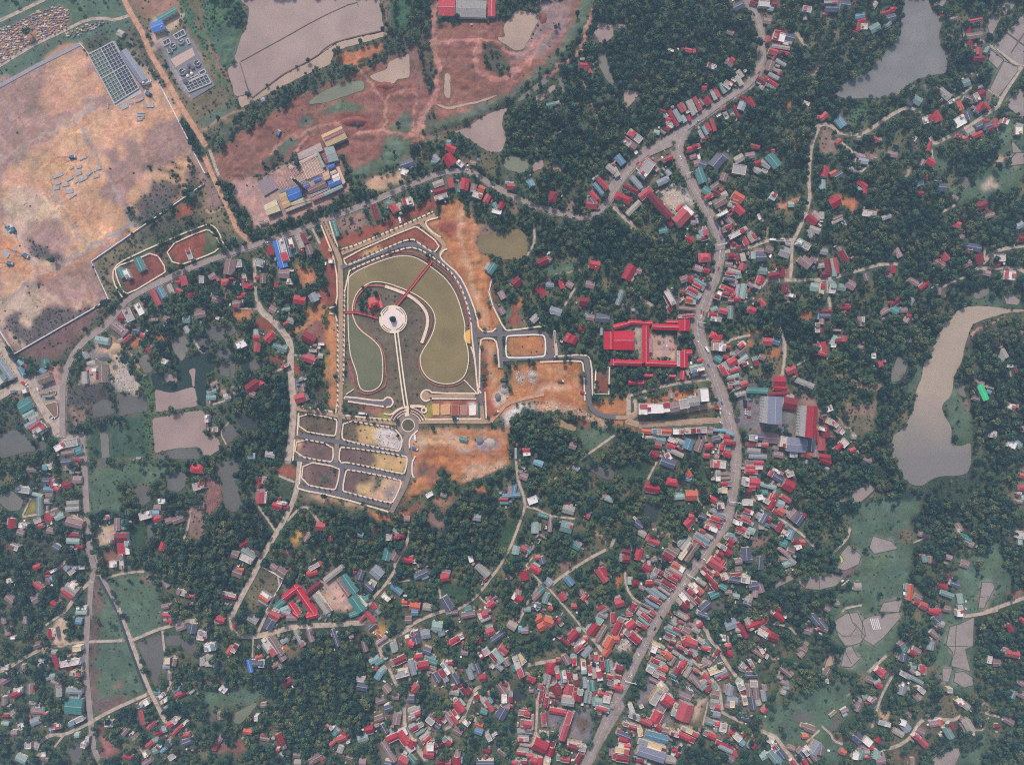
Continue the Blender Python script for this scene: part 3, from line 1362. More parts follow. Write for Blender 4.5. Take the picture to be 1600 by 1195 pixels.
P riverbank: 1150 300 1180 200 1260 140 1600 40 1600 70 1400 110 1240 220
W river: 1610 30 1480 25 1260 0 1130 5 1050 60 970 130 950 190 900 260 870 330 810 370 840 380 810 500 800 560 750 680 740 800 700 880 680 920 640 970 560 1010 560 1210 1190 1210 1190 1060 1100 1000 1040 1080 1030 940 970 850 950 780 950 700 1030 550 1070 420 1110 330 1140 290 1150 220 1190 150 1270 110 1360 85 1490 50 1610 45
W grey: 560 440 600 390 650 400 700 450 640 580 560 600
W grey: 1060 590 1130 600 1150 720 1080 690
W mud: 240 560 340 600 330 660 260 620
W mud: 350 620 480 600 490 640 420 680 350 660
W mud: 110 540 200 530 190 570
P grassd: 700 480 830 400 790 560 740 660 650 640
P drysoil: 1000 690 1060 670 1090 740 1170 730 1180 800 1110 830 1090 780 1040 800
P grassd: 960 760 1040 600 1190 860 1190 1040 1050 1000
P drysoil: 200 740 460 770 440 870 280 840 250 930 160 860
P drygrass: 280 850 430 870 420 960 300 1000 260 930
L dirtpath 16: 0 825 130 860 220 940 260 1000
L dirtpath 14: 1190 230 1300 150 1440 85
L lane 14: 1250 1040 1330 1020
H 1280 675 130 50 65 E
H 1325 670 40 34 20 b
H 1225 725 60 36 20 p
H 1250 600 80 40 20 p
H 1490 785 80 50 10 w
H 1440 375 80 60 60 g
H 1410 405 80 34 40 t
H 1400 315 60 30 10 p
H 1485 510 90 34 80 k
H 1490 470 50 20 0 w
H 1350 1000 70 55 10 w
H 1365 1000 40 40 10 D
H 1555 1080 60 60 30 t
H 1505 1080 70 60 20 w
H 1515 1030 40 30 0 w
H 1590 960 50 50 0 p
H 120 270 60 80 20 t
H 145 275 50 40 0 r
H 110 310 40 30 0 w
H 195 255 44 50 0 r
H 135 190 80 18 0 p
H 325 120 60 80 0 p
H 345 105 20 40 0 w
H 485 470 85 40 80 r
H 425 390 36 44 0 w
H 590 30 70 60 30 T
H 510 45 80 40 -30 p
H 660 30 60 50 0 p
H 690 100 70 40 -60 p
H 700 80 40 30 0 r
H 55 40 95 30 0 r
H 45 75 90 40 0 D
H 200 10 90 30 0 r
H 20 120 40 50 0 p
H 15 190 36 40 0 r
H 40 320 90 40 75 r
H 30 375 60 30 10 r
H 15 330 30 50 0 g
H 75 800 60 50 -20 w
H 90 905 50 50 30 w
H 125 925 50 36 40 w
H 150 965 60 50 -50 p
H 180 985 40 30 -50 w
H 30 890 30 40 0 r
H 50 980 100 60 80 r
H 25 960 60 30 10 w
H 20 1080 100 60 90 r
H 150 1105 80 46 -45 r
H 195 1070 60 60 -45 w
H 260 1125 50 40 -20 r
H 270 1020 40 40 0 g
H 40 1180 90 50 10 r
H 1570 200 50 30 20 p
H 705 270 30 30 0 p
H 320 320 50 30 10 k
@0,3
P grassd: 690 40 780 50 1310 40 1290 100 1200 200 960 190 940 430 860 410 700 410 690 200
P grassd: 860 940 1200 880 1220 960 1280 1080 1260 1195 950 1195
P darkgrass: 1020 520 1140 500 1160 660 1090 720 1010 650
W grey2: 1050 220 1170 210 1190 310 1110 370 1080 330
W grey2: 1320 100 1450 90 1460 200 1400 260 1300 240
W grey2: 780 -10 870 -10 830 80 780 60
W grey: 0 290 80 240 190 320 160 400 60 400 0 340
W grey2: 1150 510 1200 520 1190 640 1160 660
L road 46: 660 -20 670 250 690 550 710 750 740 850
L road 60: 700 700 760 880
L road 40: 730 900 710 1000 700 1210
L road 34: 790 900 830 980 930 1210
L canal 18: 770 920 920 1200
L lane 16: 830 930 960 890 1130 875
L lane 26: 720 950 620 1030 540 1150 500 1195
L lane 20: 460 850 520 790
L lane 14: 180 450 310 430 460 380
L lane 12: 180 440 240 310
L lane 14: 560 430 650 480
L lane 16: 1440 620 1480 500 1490 400
P palesoil: 740 510 890 490 890 650 780 670 740 600
P reddirt: 780 720 900 680 910 800 830 840
P purplesoil: 740 960 790 930 800 1195 720 1195
P grassd: 800 940 900 1195 800 1195
P drysoil: 1490 340 1600 330 1600 620 1440 620
P drysoil: 1090 910 1200 890 1210 980 1130 990
P yellowgrass: 200 440 240 330 275 360 270 440
H 305 370 40 150 0 t
H 570 345 100 45 -5 g
H 565 390 110 40 -5 g
H 520 20 90 50 -5 D
H 520 60 50 60 0 p
H 560 90 40 50 0 t
H 610 10 50 40 10 r
H 250 80 80 50 5 k
H 380 60 90 50 -10 w
H 360 170 60 60 5 D
H 400 180 30 80 5 r
H 430 180 50 60 0 w
H 380 235 80 40 5 b
H 440 235 40 40 20 r
H 520 205 70 60 10 R
H 605 160 70 60 0 p
H 180 240 110 50 10 w
H 290 280 90 30 15 t
H 385 285 60 50 0 p
H 380 330 70 40 0 g
H 90 500 60 80 10 r
H 180 520 70 40 10 w
H 295 480 60 40 -20 w
H 320 520 40 40 -10 r
H 375 460 50 60 -30 r
H 410 440 60 40 -20 p
H 465 450 80 45 -25 t
H 580 500 140 70 15 p
H 600 490 60 40 20 w
H 570 595 110 40 3 r
H 570 640 110 46 3 t
H 620 680 60 30 15 r
H 395 560 60 50 10 p
H 160 575 60 50 20 p
H 440 690 60 50 30 D
H 110 690 70 40 20 w
H 545 860 90 60 50 w
H 620 845 90 30 -3 w
H 290 840 60 40 -20 r
H 370 885 50 30 0 r
H 410 875 36 24 -30 w
H 300 990 90 50 40 r
H 290 960 60 30 -10 w
H 410 940 60 30 50 b
H 370 955 40 50 0 p
H 85 945 60 40 -15 w
H 560 1010 110 90 35 g
H 570 985 60 50 35 w
H 525 1060 100 34 35 r
H 510 1030 80 30 35 p
H 420 1130 50 50 30 r
H 640 1185 90 40 0 t
H 640 1160 80 26 0 w
H 280 1090 70 70 -30 p
H 835 455 45 36 0 w
H 970 500 50 100 0 t
H 915 510 50 100 0 p
H 950 610 100 70 0 r
H 945 700 60 100 -5 r
H 995 690 36 110 -5 w
H 950 800 34 120 -5 w
H 880 605 24 50 0 g
H 885 820 60 50 0 w
H 1535 75 100 70 5 R
H 1550 210 90 60 -15 w
H 1570 200 50 30 -20 r
H 1265 325 60 50 0 w
H 1230 380 60 50 0 p
H 1215 420 60 40 0 b
H 1135 440 100 60 -15 w
H 1230 465 70 50 -15 r
H 1320 480 60 50 -20 p
H 1390 470 100 60 -20 p
H 1385 430 22 50 0 t
H 1275 680 60 70 20 r
H 1295 970 40 70 -30 p
H 1420 1040 80 50 20 w
H 1500 1070 100 24 0 r
H 1290 1150 60 40 -10 p
H 1560 365 80 50 0 k
H 1590 100 24 30 0 b
H 80 1090 80 70 40 p
F scrubby: 0 560 100 620 400 560 500 700 400 800 200 800 0 760
@1,3
W grey2: 80 70 160 10 240 10 280 60 260 130 270 290 300 370 220 420 150 370 140 200 110 130
P redrubble: 0 140 90 140 140 260 130 370 0 440
P dryolive: 1115 90 1300 120 1300 280 1240 290 1090 240
P palegold: 1300 140 1530 170 1480 340 1290 270
P purplesoil: 790 30 1040 60 1020 230 780 190
P palegold: 1320 0 1580 0 1560 110 1330 60
P drygrass: 750 260 1240 370 1200 420 740 330
P tansoil: 780 260 900 290 1270 380 1430 410 1430 420 1260 390 900 330
P reddirt: 1490 440 1600 200 1600 260 1520 460
P orangedirt: 1250 390 1400 440 1490 460 1480 490 1380 470
P yellowsoil: 730 550 780 580 750 660 700 700 665 680 680 610
P reddirt: 500 710 640 720 700 650 680 760 590 780 540 760
P drygrass: 430 840 620 930 500 1120 380 1195 310 1150 380 960
P redsoil: 560 60 720 60 700 150 580 120
P grassdark: 550 140 700 180 690 300 600 330
L lane 36: 745 -20 730 200 690 340 620 480 560 580 510 660 430 800 380 910 300 1050 220 1210
L lane 16: 650 480 740 380 790 370 830 400 890 490
L lane 14: 420 370 500 480 550 560
L lane 14: 580 130 700 180
L lane 14: 430 830 620 930 480 1195
L lane 20: 1600 560 1570 690 1490 800 1480 880 1420 970 1320 1080 1240 1195
L lane 12: 1430 970 1600 945
L dirtpath 12: 1530 400 1540 460 1600 500
P orangesoil: 1540 420 1600 360 1600 480 1540 470
P brownsoil: 1290 540 1330 520 1330 650 1280 660
P court: 920 960 1030 940 1100 1040 1170 1140 1090 1190 980 1170 910 1040
H 850 1005 150 40 -40 m
H 1005 895 190 45 -38 g
H 1130 975 180 60 55 T
H 1080 1000 170 40 55 p
H 1190 1130 150 90 55 T
H 920 1130 180 40 55 t
H 905 1130 190 40 55 g
H 935 1110 200 26 55 y
H 675 1040 160 50 -38 r
H 780 1090 270 60 55 r
H 700 1170 120 50 55 r
H 585 1130 100 50 -40 T
H 635 1170 90 50 -20 t
H 1260 1090 60 50 -20 T
H 1235 1110 100 20 50 y
H 840 890 90 45 -15 r
H 855 840 90 34 -30 w
H 900 820 40 40 40 r
H 905 525 75 70 5 r
H 435 300 60 95 5 r
H 440 245 70 30 5 p
H 475 300 16 90 5 w
H 565 365 80 50 15 r
H 600 345 80 22 12 w
H 635 375 36 36 10 r
H 425 165 30 50 10 r
H 460 165 40 60 20 p
H 310 660 80 60 -30 r
H 340 740 130 45 32 t
H 380 720 120 36 35 p
H 325 780 110 50 25 w
H 235 745 60 60 20 p
H 255 885 80 80 20 p
H 280 865 50 36 10 o
H 190 1075 120 30 10 r
H 190 1055 110 26 15 w
H 460 1090 90 50 35 o
H 480 1065 100 30 35 w
H 455 1120 90 26 30 t
H 540 840 60 60 35 p
H 600 880 80 70 35 p
H 800 610 80 40 -60 p
H 985 620 34 40 0 r
H 1215 590 50 40 20 b
H 1440 610 50 50 0 w
H 1490 570 60 50 30 g
H 1530 600 60 40 -10 r
H 1495 615 40 26 0 r
H 1580 785 60 50 20 r
H 1425 745 70 100 15 T
H 1485 750 60 90 30 p
H 1345 885 100 90 40 g
H 1215 905 60 80 20 D
H 1285 1000 80 50 40 D
H 1310 970 60 40 30 w
H 1500 1020 100 50 40 b
H 1475 985 40 50 30 b
H 1415 1080 80 40 40 w
H 1320 1150 50 40 50 r
H 1340 1175 90 40 50 t
H 1575 1120 80 50 0 o
H 560 1180 60 24 20 w
H 1580 465 50 40 0 p
F dense: 0 460 150 400 420 480 530 600 480 700 300 680 200 800 240 900 380 860 240 1080 100 1195 0 1195
@2,3
P orangedirt: 50 0 780 0 790 50 550 150 420 180 330 170 300 60 200 70 230 190 130 240 0 330 0 180 50 160
P tansoil: 400 40 640 30 760 10 740 60 560 100 420 120
P rubble: 400 150 500 90 620 50 700 30 760 70 620 120 520 160 460 180
P reddirt: 130 40 220 40 200 190 130 200
P orangesoil: 500 230 560 205 600 240 560 270 510 260
P drysoil: 150 370 250 430 290 520 150 540
P brownsoil: 150 300 300 270 380 310 270 420 230 370
P reddirt: 0 340 80 350 90 410 0 410
P greysoil: 0 0 50 10 40 160 0 170
W grey2: 1380 60 1480 40 1600 90 1600 160 1530 160 1440 110
P drysoil: 1150 800 1210 770 1280 800 1250 870 1180 880
P drygrass: 1290 760 1500 620 1570 700 1440 740 1290 840
P darkgrass: 240 1000 340 950 440 960 420 1080 330 1100 260 1060
P darkgrass: 700 500 880 420 830 560 780 680 720 700
L lane 18: 830 0 850 180 890 280 905 370 860 500 800 660 760 740 690 860 640 920 560 1030 480 1110 350 1190
L lane 14: 910 370 1000 390 1060 430 1150 450 1290 465
L lane 20: 1600 620 1570 690 1430 760 1300 840 1180 920 1090 1000
L lane 14: 1070 990 1150 1080 1250 1195
L lane 16: 1020 960 950 1080 870 1190
L lane 12: 910 830 970 900 1030 970
L lane 10: 910 830 960 770
L dirtpath 12: 1420 550 1500 610 1570 680
L lane 12: 230 1000 245 1090
L dirtpath 14: 1100 180 1190 90 1310 0
L conc 10: 550 1080 610 1140
H 890 135 70 60 20 p
H 865 100 40 40 15 k
H 820 230 34 80 10 b
H 785 240 34 60 0 p
H 795 285 150 34 -5 b
H 735 315 70 28 0 r
H 740 340 70 30 0 T
H 710 265 24 20 0 b
H 960 320 80 60 -20 w
H 985 300 50 30 50 b
H 1005 30 80 50 20 b
H 1300 68 60 40 35 g
H 1240 395 100 70 15 g
H 1240 375 40 24 40 w
H 1225 530 100 90 15 t
H 1245 520 60 40 15 w
H 1045 440 85 34 15 T
H 1100 510 34 120 5 p
H 980 535 60 90 0 t
H 1020 530 20 60 0 k
H 1045 605 60 24 30 k
H 1380 440 60 40 30 r
H 1405 425 50 24 -40 T
H 1300 675 80 60 30 T
H 1320 655 60 36 40 g
H 1560 310 70 50 20 t
H 1525 295 40 40 0 p
H 830 710 60 70 10 t
H 890 700 50 45 30 r
H 925 715 50 40 30 T
H 925 680 50 30 30 p
H 1000 770 40 36 0 r
H 1035 790 50 60 -20 D
H 980 860 90 60 30 r
H 895 905 70 80 -10 r
H 785 915 50 36 40 p
H 570 870 130 60 45 g
H 590 930 40 30 60 r
H 530 455 60 60 5 g
H 505 450 30 60 0 p
H 480 780 50 40 70 w
H 275 925 70 60 -10 r
H 285 885 70 50 10 p
H 100 895 100 60 -25 D
H 55 920 40 40 -20 b
H 120 915 60 40 -20 t
H 290 1130 130 80 60 D
H 40 1150 90 80 10 o
H 140 1155 80 60 10 g
H 460 1175 60 50 -20 T
H 625 1085 70 45 -35 r
H 635 1135 70 55 -35 r
H 655 1080 60 40 -30 p
H 840 1085 90 60 30 r
H 850 1050 50 60 10 p
H 1085 960 60 60 40 g
H 1030 1020 50 50 -40 T
H 990 1065 90 50 -45 p
H 1065 1085 50 90 20 t
H 990 1150 80 60 10 D
H 990 1155 60 30 50 w
H 920 1175 60 40 0 t
H 1195 1070 70 65 60 r
H 1245 950 90 60 50 b
H 1500 905 130 60 55 r
H 1515 880 80 50 60 r
H 1370 1075 70 40 -50 r
H 1340 1040 60 50 50 p
H 1285 1150 50 40 0 r
H 1495 1165 70 50 -30 r
H 1530 1180 60 40 -30 p
H 1100 1165 40 40 20 r
H 10 780 40 50 0 r
H 40 800 30 30 0 w
H 155 280 60 34 -30 w
H 265 280 50 36 10 g
H 610 1185 60 40 -20 p
F dense: 290 380 460 340 700 300 700 700 680 830 460 760 200 760 0 740 0 560 300 560
@3,3
L road 70: 960 -20 940 200 910 350 880 500 790 620 680 780 560 930 450 1080 340 1210
L lane 16: 1080 310 1190 390 1260 440 1400 540 1480 600 1560 690
L lane 14: 260 160 330 20
L lane 16: 80 880 90 1000 160 1110 300 1140
L dirtpath 14: 240 510 340 560 430 600
L conc 12: 640 240 650 330 700 380
P orangesoil: 0 900 60 890 70 960 30 1000 0 980
P concred: 620 820 720 720 720 680 760 660 680 830 640 850
W dark: 210 370 350 350 340 480 290 500
W grey2: 750 1120 850 1100 860 1170 750 1180
P mudpool: 1230 960 1400 890 1400 940 1250 1010
P mudpool: 1420 950 1500 930 1540 910 1600 900 1600 1020 1490 1010
P drysoil: 1070 620 1160 600 1200 640 1140 690 1070 670
P dryolive: 640 190 730 200 740 250 680 290 640 250
P darkgrass: 0 0 320 20 240 160 120 130 0 100
H 420 30 120 70 20 D
H 580 115 60 50 60 o
H 575 150 60 50 20 b
H 450 180 90 55 10 R
H 295 225 120 80 10 r
H 280 245 90 40 10 t
H 600 285 95 90 0 o
H 500 295 100 44 -5 t
H 820 40 110 70 5 w
H 770 40 50 60 0 p
H 850 115 110 34 0 k
H 855 150 120 30 -3 k
H 810 130 40 90 0 w
H 870 195 110 40 -3 r
H 835 230 60 24 0 r
H 845 245 80 45 0 y
H 770 315 60 50 30 r
H 830 365 60 50 -5 w
H 830 390 50 24 0 r
H 810 420 130 34 20 g
H 800 470 110 36 22 r
H 760 490 70 30 22 r
H 810 520 60 34 22 r
H 755 540 110 40 22 w
H 745 505 110 36 22 p
H 820 445 120 26 22 p
H 720 590 120 34 30 g
H 690 610 130 34 32 g
H 680 640 140 30 32 T
H 670 655 120 22 32 r
H 690 560 50 30 20 r
H 665 410 60 40 60 r
H 690 450 60 40 20 D
H 580 495 80 60 -40 r
H 600 450 40 40 0 r
H 190 510 80 60 40 D
H 215 580 70 50 30 g
H 305 645 100 45 22 r
H 270 620 40 50 20 r
H 290 600 60 24 20 r
H 90 720 60 50 10 r
H 90 780 60 60 0 r
H 60 770 40 60 0 g
H 190 740 60 100 15 r
H 250 850 70 60 30 r
H 310 785 50 40 -10 k
H 270 810 30 40 0 g
H 540 640 130 40 -45 t
H 560 660 130 34 -50 g
H 450 715 110 90 30 k
H 560 720 170 26 -55 y
H 600 720 190 75 -55 k
H 420 765 100 65 30 r
H 500 845 120 55 30 o
H 460 900 140 34 30 r
H 440 930 120 30 30 r
H 480 880 120 30 30 g
H 425 980 130 40 32 r
H 400 1000 110 30 32 p
H 390 1030 110 26 35 g
H 345 885 80 50 30 r
H 300 910 60 50 -20 g
H 260 905 40 60 20 p
H 160 965 55 60 -10 R
H 125 950 50 60 0 t
H 215 1005 50 40 30 p
H 275 970 60 45 0 r
H 340 960 60 40 20 p
H 345 1050 140 40 35 g
H 300 1050 130 36 38 t
H 320 1100 120 34 30 r
H 290 1130 130 30 30 b
H 260 1150 110 30 30 p
H 240 1185 100 30 25 g
H 40 1120 80 80 -15 r
H 140 1165 60 90 30 r
H 1095 30 150 40 2 r
H 1095 65 150 36 2 r
H 1075 98 110 44 2 r
H 1110 45 110 20 2 g
H 1090 185 90 80 5 r
H 1035 180 40 70 5 w
H 1060 220 90 50 0 r
H 1040 250 70 50 10 r
H 1280 100 90 30 30 w
H 1225 110 40 60 30 r
H 1275 145 90 60 32 D
H 1360 205 90 90 30 r
H 1370 110 60 60 -20 w
H 1205 210 130 40 15 t
H 1340 310 90 40 35 r
H 1230 330 60 130 20 r
H 1300 350 60 60 20 g
H 1250 300 40 60 20 r
H 1190 330 50 40 30 w
H 1300 410 60 60 30 o
H 1260 410 50 40 30 r
H 1140 300 50 40 -10 w
H 1170 260 60 40 0 T
H 1040 340 90 50 0 w
H 1050 410 90 40 22 r
H 1030 440 80 40 25 p
H 990 430 50 60 20 g
H 1010 470 130 34 22 r
H 1040 490 110 34 25 g
H 970 500 60 40 20 w
H 1000 550 110 45 22 r
H 990 580 90 30 22 p
H 1070 560 60 60 20 t
H 1040 590 40 50 20 w
H 910 600 60 40 10 t
H 900 630 90 36 35 r
H 940 630 36 36 0 b
H 910 680 60 40 35 r
H 880 720 80 60 35 r
H 850 690 60 40 30 w
H 830 740 50 40 30 r
H 800 780 60 60 35 r
H 790 820 130 90 35 r
H 820 840 50 50 35 g
H 830 830 110 30 -50 r
H 730 880 130 30 42 r
H 740 930 160 36 45 r
H 700 870 90 40 42 g
H 780 990 80 50 50 r
H 790 890 60 34 40 r
H 860 920 60 50 -20 w
H 850 1000 60 50 30 T
H 880 940 50 40 20 p
H 650 1015 110 50 45 o
H 620 1010 90 34 45 w
H 680 960 80 40 35 g
H 600 1030 60 50 45 r
H 570 1060 90 30 45 p
H 550 1090 80 50 50 w
H 550 1140 70 70 30 r
H 640 1090 90 40 45 r
H 610 1110 80 34 45 p
H 590 1140 60 40 45 g
H 520 1110 60 60 40 g
H 710 1150 100 70 -40 D
H 780 1060 80 60 -25 T
H 950 1070 60 40 10 t
H 890 1040 60 36 0 p
H 1050 1090 60 80 20 g
H 1040 1130 60 40 20 D
H 1100 1050 50 60 10 p
H 1030 740 80 110 -5 D
H 1050 780 60 60 0 D
H 970 800 60 50 -10 p
H 1130 810 45 110 5 D
H 970 865 60 50 -10 k
H 950 905 80 30 -10 r
H 940 945 90 50 10 D
H 1025 935 70 70 10 w
H 1030 930 50 50 10 g
H 1085 990 80 70 -10 D
H 1090 965 50 30 0 w
H 1140 450 60 70 -60 g
H 1170 465 90 45 -60 D
H 1210 475 50 40 30 r
H 1195 510 60 40 30 T
H 1240 510 70 50 30 p
H 1295 535 80 50 -60 r
H 1330 520 50 40 0 t
H 1335 575 40 60 -60 w
H 1375 590 50 80 20 b
H 1320 655 60 60 20 T
H 1440 655 100 40 25 r
H 1440 690 50 30 -20 w
H 1470 650 40 40 0 r
H 1330 730 110 34 40 p
H 1380 790 90 40 40 g
H 1350 820 80 50 -20 t
H 1320 780 60 40 0 k
H 1380 720 60 50 20 p
H 1390 430 90 60 -50 p
H 1440 470 90 70 -55 D
H 1480 440 40 40 0 r
H 1360 425 30 80 -50 g
H 1140 1000 50 90 -20 p
H 1150 520 50 60 0 g
H 1275 1175 50 40 0 r
@4,3
W lake: 560 -20 1190 -20 1180 20 1160 110 1080 130 930 130 860 160 800 215 720 200 660 160 700 60 700 10
P darkswamp: 600 260 680 220 780 260 780 320 680 360 600 320
P darkveg: 820 200 900 150 1100 130 1170 110 1200 20 1270 40 1270 200 1180 280 1100 320 940 290
P grassd: 260 500 340 360 420 330 600 340 760 320 820 240 780 420 700 480 600 560 440 600 320 680 260 640 240 560
P paddy: 420 600 560 640 610 700 430 740 390 690
P drygrass: 600 580 700 540 760 560 740 640 680 660 620 640
P grassd: 430 740 620 690 700 880 620 940 540 1050 470 1195 400 1100 420 900
P mudpool: 260 240 400 200 440 230 380 290 290 360 250 340
P mudpool: 140 310 200 290 200 330 150 335
P paddy: 180 720 230 670 330 750 310 820 200 870 110 840
P limefield: 150 770 165 745 195 790 170 815
P paddy: 0 910 90 890 150 900 190 920 130 990 0 1020
P mudbrown: 160 870 270 800 300 840 200 930
P paddy: 470 1190 500 1120 600 1100 650 1100 620 1195
P grassd: 620 950 700 960 690 1060 640 1050
P drysoil: 1440 650 1450 580 1520 560 1490 690
P grassd: 1290 660 1360 640 1430 760 1490 880 1490 1000 1400 1080 1330 1120 1240 1160 1260 970 1280 800
P paddy: 1270 960 1350 960 1370 1000 1290 1160 1240 1165
P mudpool: 1240 1080 1320 1070 1290 1160 1240 1160
P reddirt: 1480 1020 1560 990 1600 1060 1500 1090
P darkgrass: 190 1120 350 1090 360 1120 250 1160 190 1160
L conc 24: 1280 1200 1440 1140 1610 1080
L lane 14: 180 1190 210 1160 330 1140
L canal 8: 270 380 350 330 440 240
L canal 8: 130 750 240 640 250 510
L lane 18: 240 540 220 620 120 720
L lane 10: 740 650 860 600
H 50 20 90 50 20 r
H 380 10 60 40 10 p
H 820 590 90 40 10 p
H 1090 530 80 50 60 k
H 1088 565 20 40 0 w
H 1145 620 100 60 25 T
H 1170 655 80 50 30 k
H 825 775 50 60 -15 t
H 868 785 40 55 0 k
H 790 750 24 20 0 r
H 1010 765 60 40 20 p
H 1000 920 45 55 20 r
H 955 990 90 44 22 r
H 1060 975 80 50 20 D
H 1000 1055 110 45 20 t
H 1100 1090 50 80 -10 t
H 1105 1170 40 60 -10 w
H 815 1145 60 60 25 r
H 770 1080 60 60 30 p
H 710 1040 45 130 5 o
H 900 1185 100 40 0 r
H 1000 1170 60 50 10 p
H 760 1120 40 40 20 r
H 300 995 60 60 0 g
H 220 980 80 40 -40 k
H 1570 590 70 60 10 w
H 1570 640 40 60 0 t
H 1580 225 60 40 0 R
H 1590 300 20 40 0 t
H 1560 330 60 30 0 p
H 60 1170 50 40 30 p
H 1140 820 60 60 20 p
H 140 1130 40 40 10 k
H 690 1000 40 60 0 g
H 1590 130 60 40 10 o
@0,4
L road 44: 690 -20 680 200 670 400 690 620 710 830 720 950 740 1080 800 1195
L conc 30: 930 -20 1010 180 1080 370 1160 590 1220 700 1290 850
L canal 20: 920 0 985 180 1060 400 1140 600
L purplesoil 60: 740 0 730 300 740 600 760 720
P grassd: 780 0 920 0 1020 240 1140 620 1000 680 820 740 760 660 770 300
P grassd: 960 0 1240 0 1270 100 1040 220
P reddirt: 890 560 960 540 970 600 910 600
P purplesoil: 780 680 960 640 1000 690 800 780
W grey2: 1070 240 1260 170 1290 330 1220 600 1160 440 1100 310
W grey2: 1290 180 1420 180 1520 210 1570 300 1500 340 1420 260 1300 260
W grey2: 540 1080 590 1010 650 1080 630 1180 560 1160
L lane 20: 700 230 960 220
L lane 22: 1030 220 1240 130 1330 110 1450 70 1530 60
L lane 16: 660 230 500 250
L lane 24: -20 470 60 440 200 350 300 300
L dirtpath 16: 300 300 420 270 500 250
L lane 16: 1270 140 1290 340 1380 345
L lane 24: 1150 640 860 770 690 870 500 960 410 950 310 1010
L lane 14: 500 960 430 1050
L lane 14: 360 100 510 0
L lane 16: 1320 450 1340 590 1220 660
P palesoil: 390 150 460 60 500 20 530 220 410 260
P concred: 780 990 840 980 870 1030 860 1160 800 1150
P reddirt: 850 990 920 1030 940 1090 870 1150
P redsoil: 750 880 790 890 800 940 760 950
P orangesoil: 110 290 160 290 150 330 110 330
P grassd: 260 150 350 100 360 160 310 190
F scrubby: 560 930 640 900 700 1000 700 1190 640 1160
H 615 70 50 50 10 b
H 635 5 90 30 0 t
H 425 155 70 34 80 y
H 390 165 80 36 85 r
H 1310 25 90 40 5 r
H 1330 75 50 40 0 r
H 1410 120 70 50 -20 p
H 1500 125 70 80 10 D
H 1570 180 60 80 10 w
H 1580 380 40 80 0 G
H 1305 380 50 50 5 y
H 1300 425 60 40 0 g
H 1355 390 50 60 10 p
H 1325 500 36 50 0 p
H 1390 600 90 36 -20 b
H 1405 640 80 40 -20 r
H 1225 625 55 40 -5 T
H 1265 650 60 34 -35 w
H 1285 690 70 34 -35 w
H 1130 710 70 50 -30 w
H 1105 740 60 50 -20 D
H 1110 820 120 36 75 r
H 1145 860 40 26 -40 t
H 1185 880 90 36 -45 r
H 1335 870 60 50 -30 r
H 1370 840 60 50 -50 w
H 1390 915 120 30 -45 r
H 1445 865 60 26 -45 w
H 1240 940 60 36 -20 r
H 1280 920 50 40 -20 g
H 1170 1030 70 40 -40 r
H 1220 1000 40 36 0 g
H 1245 1040 50 40 -50 w
H 1215 1080 50 50 -20 t
H 1320 1020 80 60 -40 g
H 1280 1070 70 30 -35 b
H 1455 960 60 36 -10 r
H 1465 1010 100 50 -20 D
H 1345 1130 60 40 -30 w
H 1150 1165 90 50 -35 p
H 1135 1110 50 30 60 w
H 1000 1130 80 40 10 r
H 975 930 70 50 -50 p
H 1060 980 60 60 -40 p
H 850 870 70 50 0 w
H 600 285 70 40 -5 y
H 435 380 110 34 75 r
H 500 425 130 26 8 r
H 550 395 170 50 -10 w
H 620 400 40 50 0 r
H 420 310 40 36 20 t
H 595 480 90 36 5 y
H 580 615 130 50 3 g
H 575 735 140 130 5 T
H 595 850 120 40 -25 w
H 460 625 50 70 0 g
H 460 580 50 50 0 p
H 430 545 70 40 20 p
H 395 505 80 40 -20 t
H 235 600 40 80 0 p
H 265 590 20 60 0 r
H 260 695 60 60 10 g
H 290 770 100 50 5 p
H 340 790 50 24 20 r
H 335 760 36 40 0 T
H 280 850 90 60 -20 g
H 430 890 100 50 -10 w
H 400 895 50 80 0 D
H 265 1040 90 60 20 g
H 220 1040 50 50 0 w
H 165 1145 90 60 25 t
H 350 1130 70 60 20 p
H 340 1110 40 30 0 w
H 125 640 90 40 -20 r
H 140 610 70 40 0 w
H 60 150 50 60 0 p
H 40 530 90 50 -30 p
H 30 540 50 26 -20 r
H 180 440 36 70 0 p
H 300 250 80 50 -20 p
H 330 370 50 40 20 w
H 210 55 60 70 10 p
H 30 60 40 60 0 p
H 100 200 40 20 0 w
H 40 430 60 40 0 w
H 110 790 60 60 -40 p
H 40 810 60 30 0 r
H 170 890 50 50 -20 w
H 40 870 60 30 10 t
H 110 940 50 40 0 p
H 30 690 40 70 0 k
H 600 960 40 40 0 t
H 650 1040 40 40 10 w
H 680 1000 30 60 10 w
H 1500 620 50 20 -40 t
F dense: 1380 380 1500 360 1520 500 1400 560 1340 500
@1,4
L lane 36: 1240 80 1100 90 950 100 700 110 520 160 400 190 280 185
L lane 20: 420 150 490 0
L lane 20: 280 185 210 130 200 40
L lane 26: 1600 130 1480 200 1360 260 1390 350
L lane 20: 1440 440 1500 570
L lane 24: 1560 720 1560 880 1600 960
L lane 10: 380 200 375 350
P yellowsoil: 1290 130 1340 90 1410 130 1400 180 1330 180
P drygrass: 630 260 740 250 740 330 690 390 640 350
P drysoil: 960 740 1040 710 1130 770 1100 850 1000 850
P reddirt: 10 520 170 480 180 510 20 570
P grassd: 0 640 240 560 440 600 600 700 300 720 0 760
P reddirt: 90 1110 170 980 220 1020 200 1070 100 1120
P reddirt: 220 1070 280 990 360 1050 300 1100
P orangesoil: 600 260 640 230 700 260 620 300
W green: 210 800 290 760 400 700 410 720 350 800 270 880 220 850
W grey2: 0 820 80 790 100 840 20 870
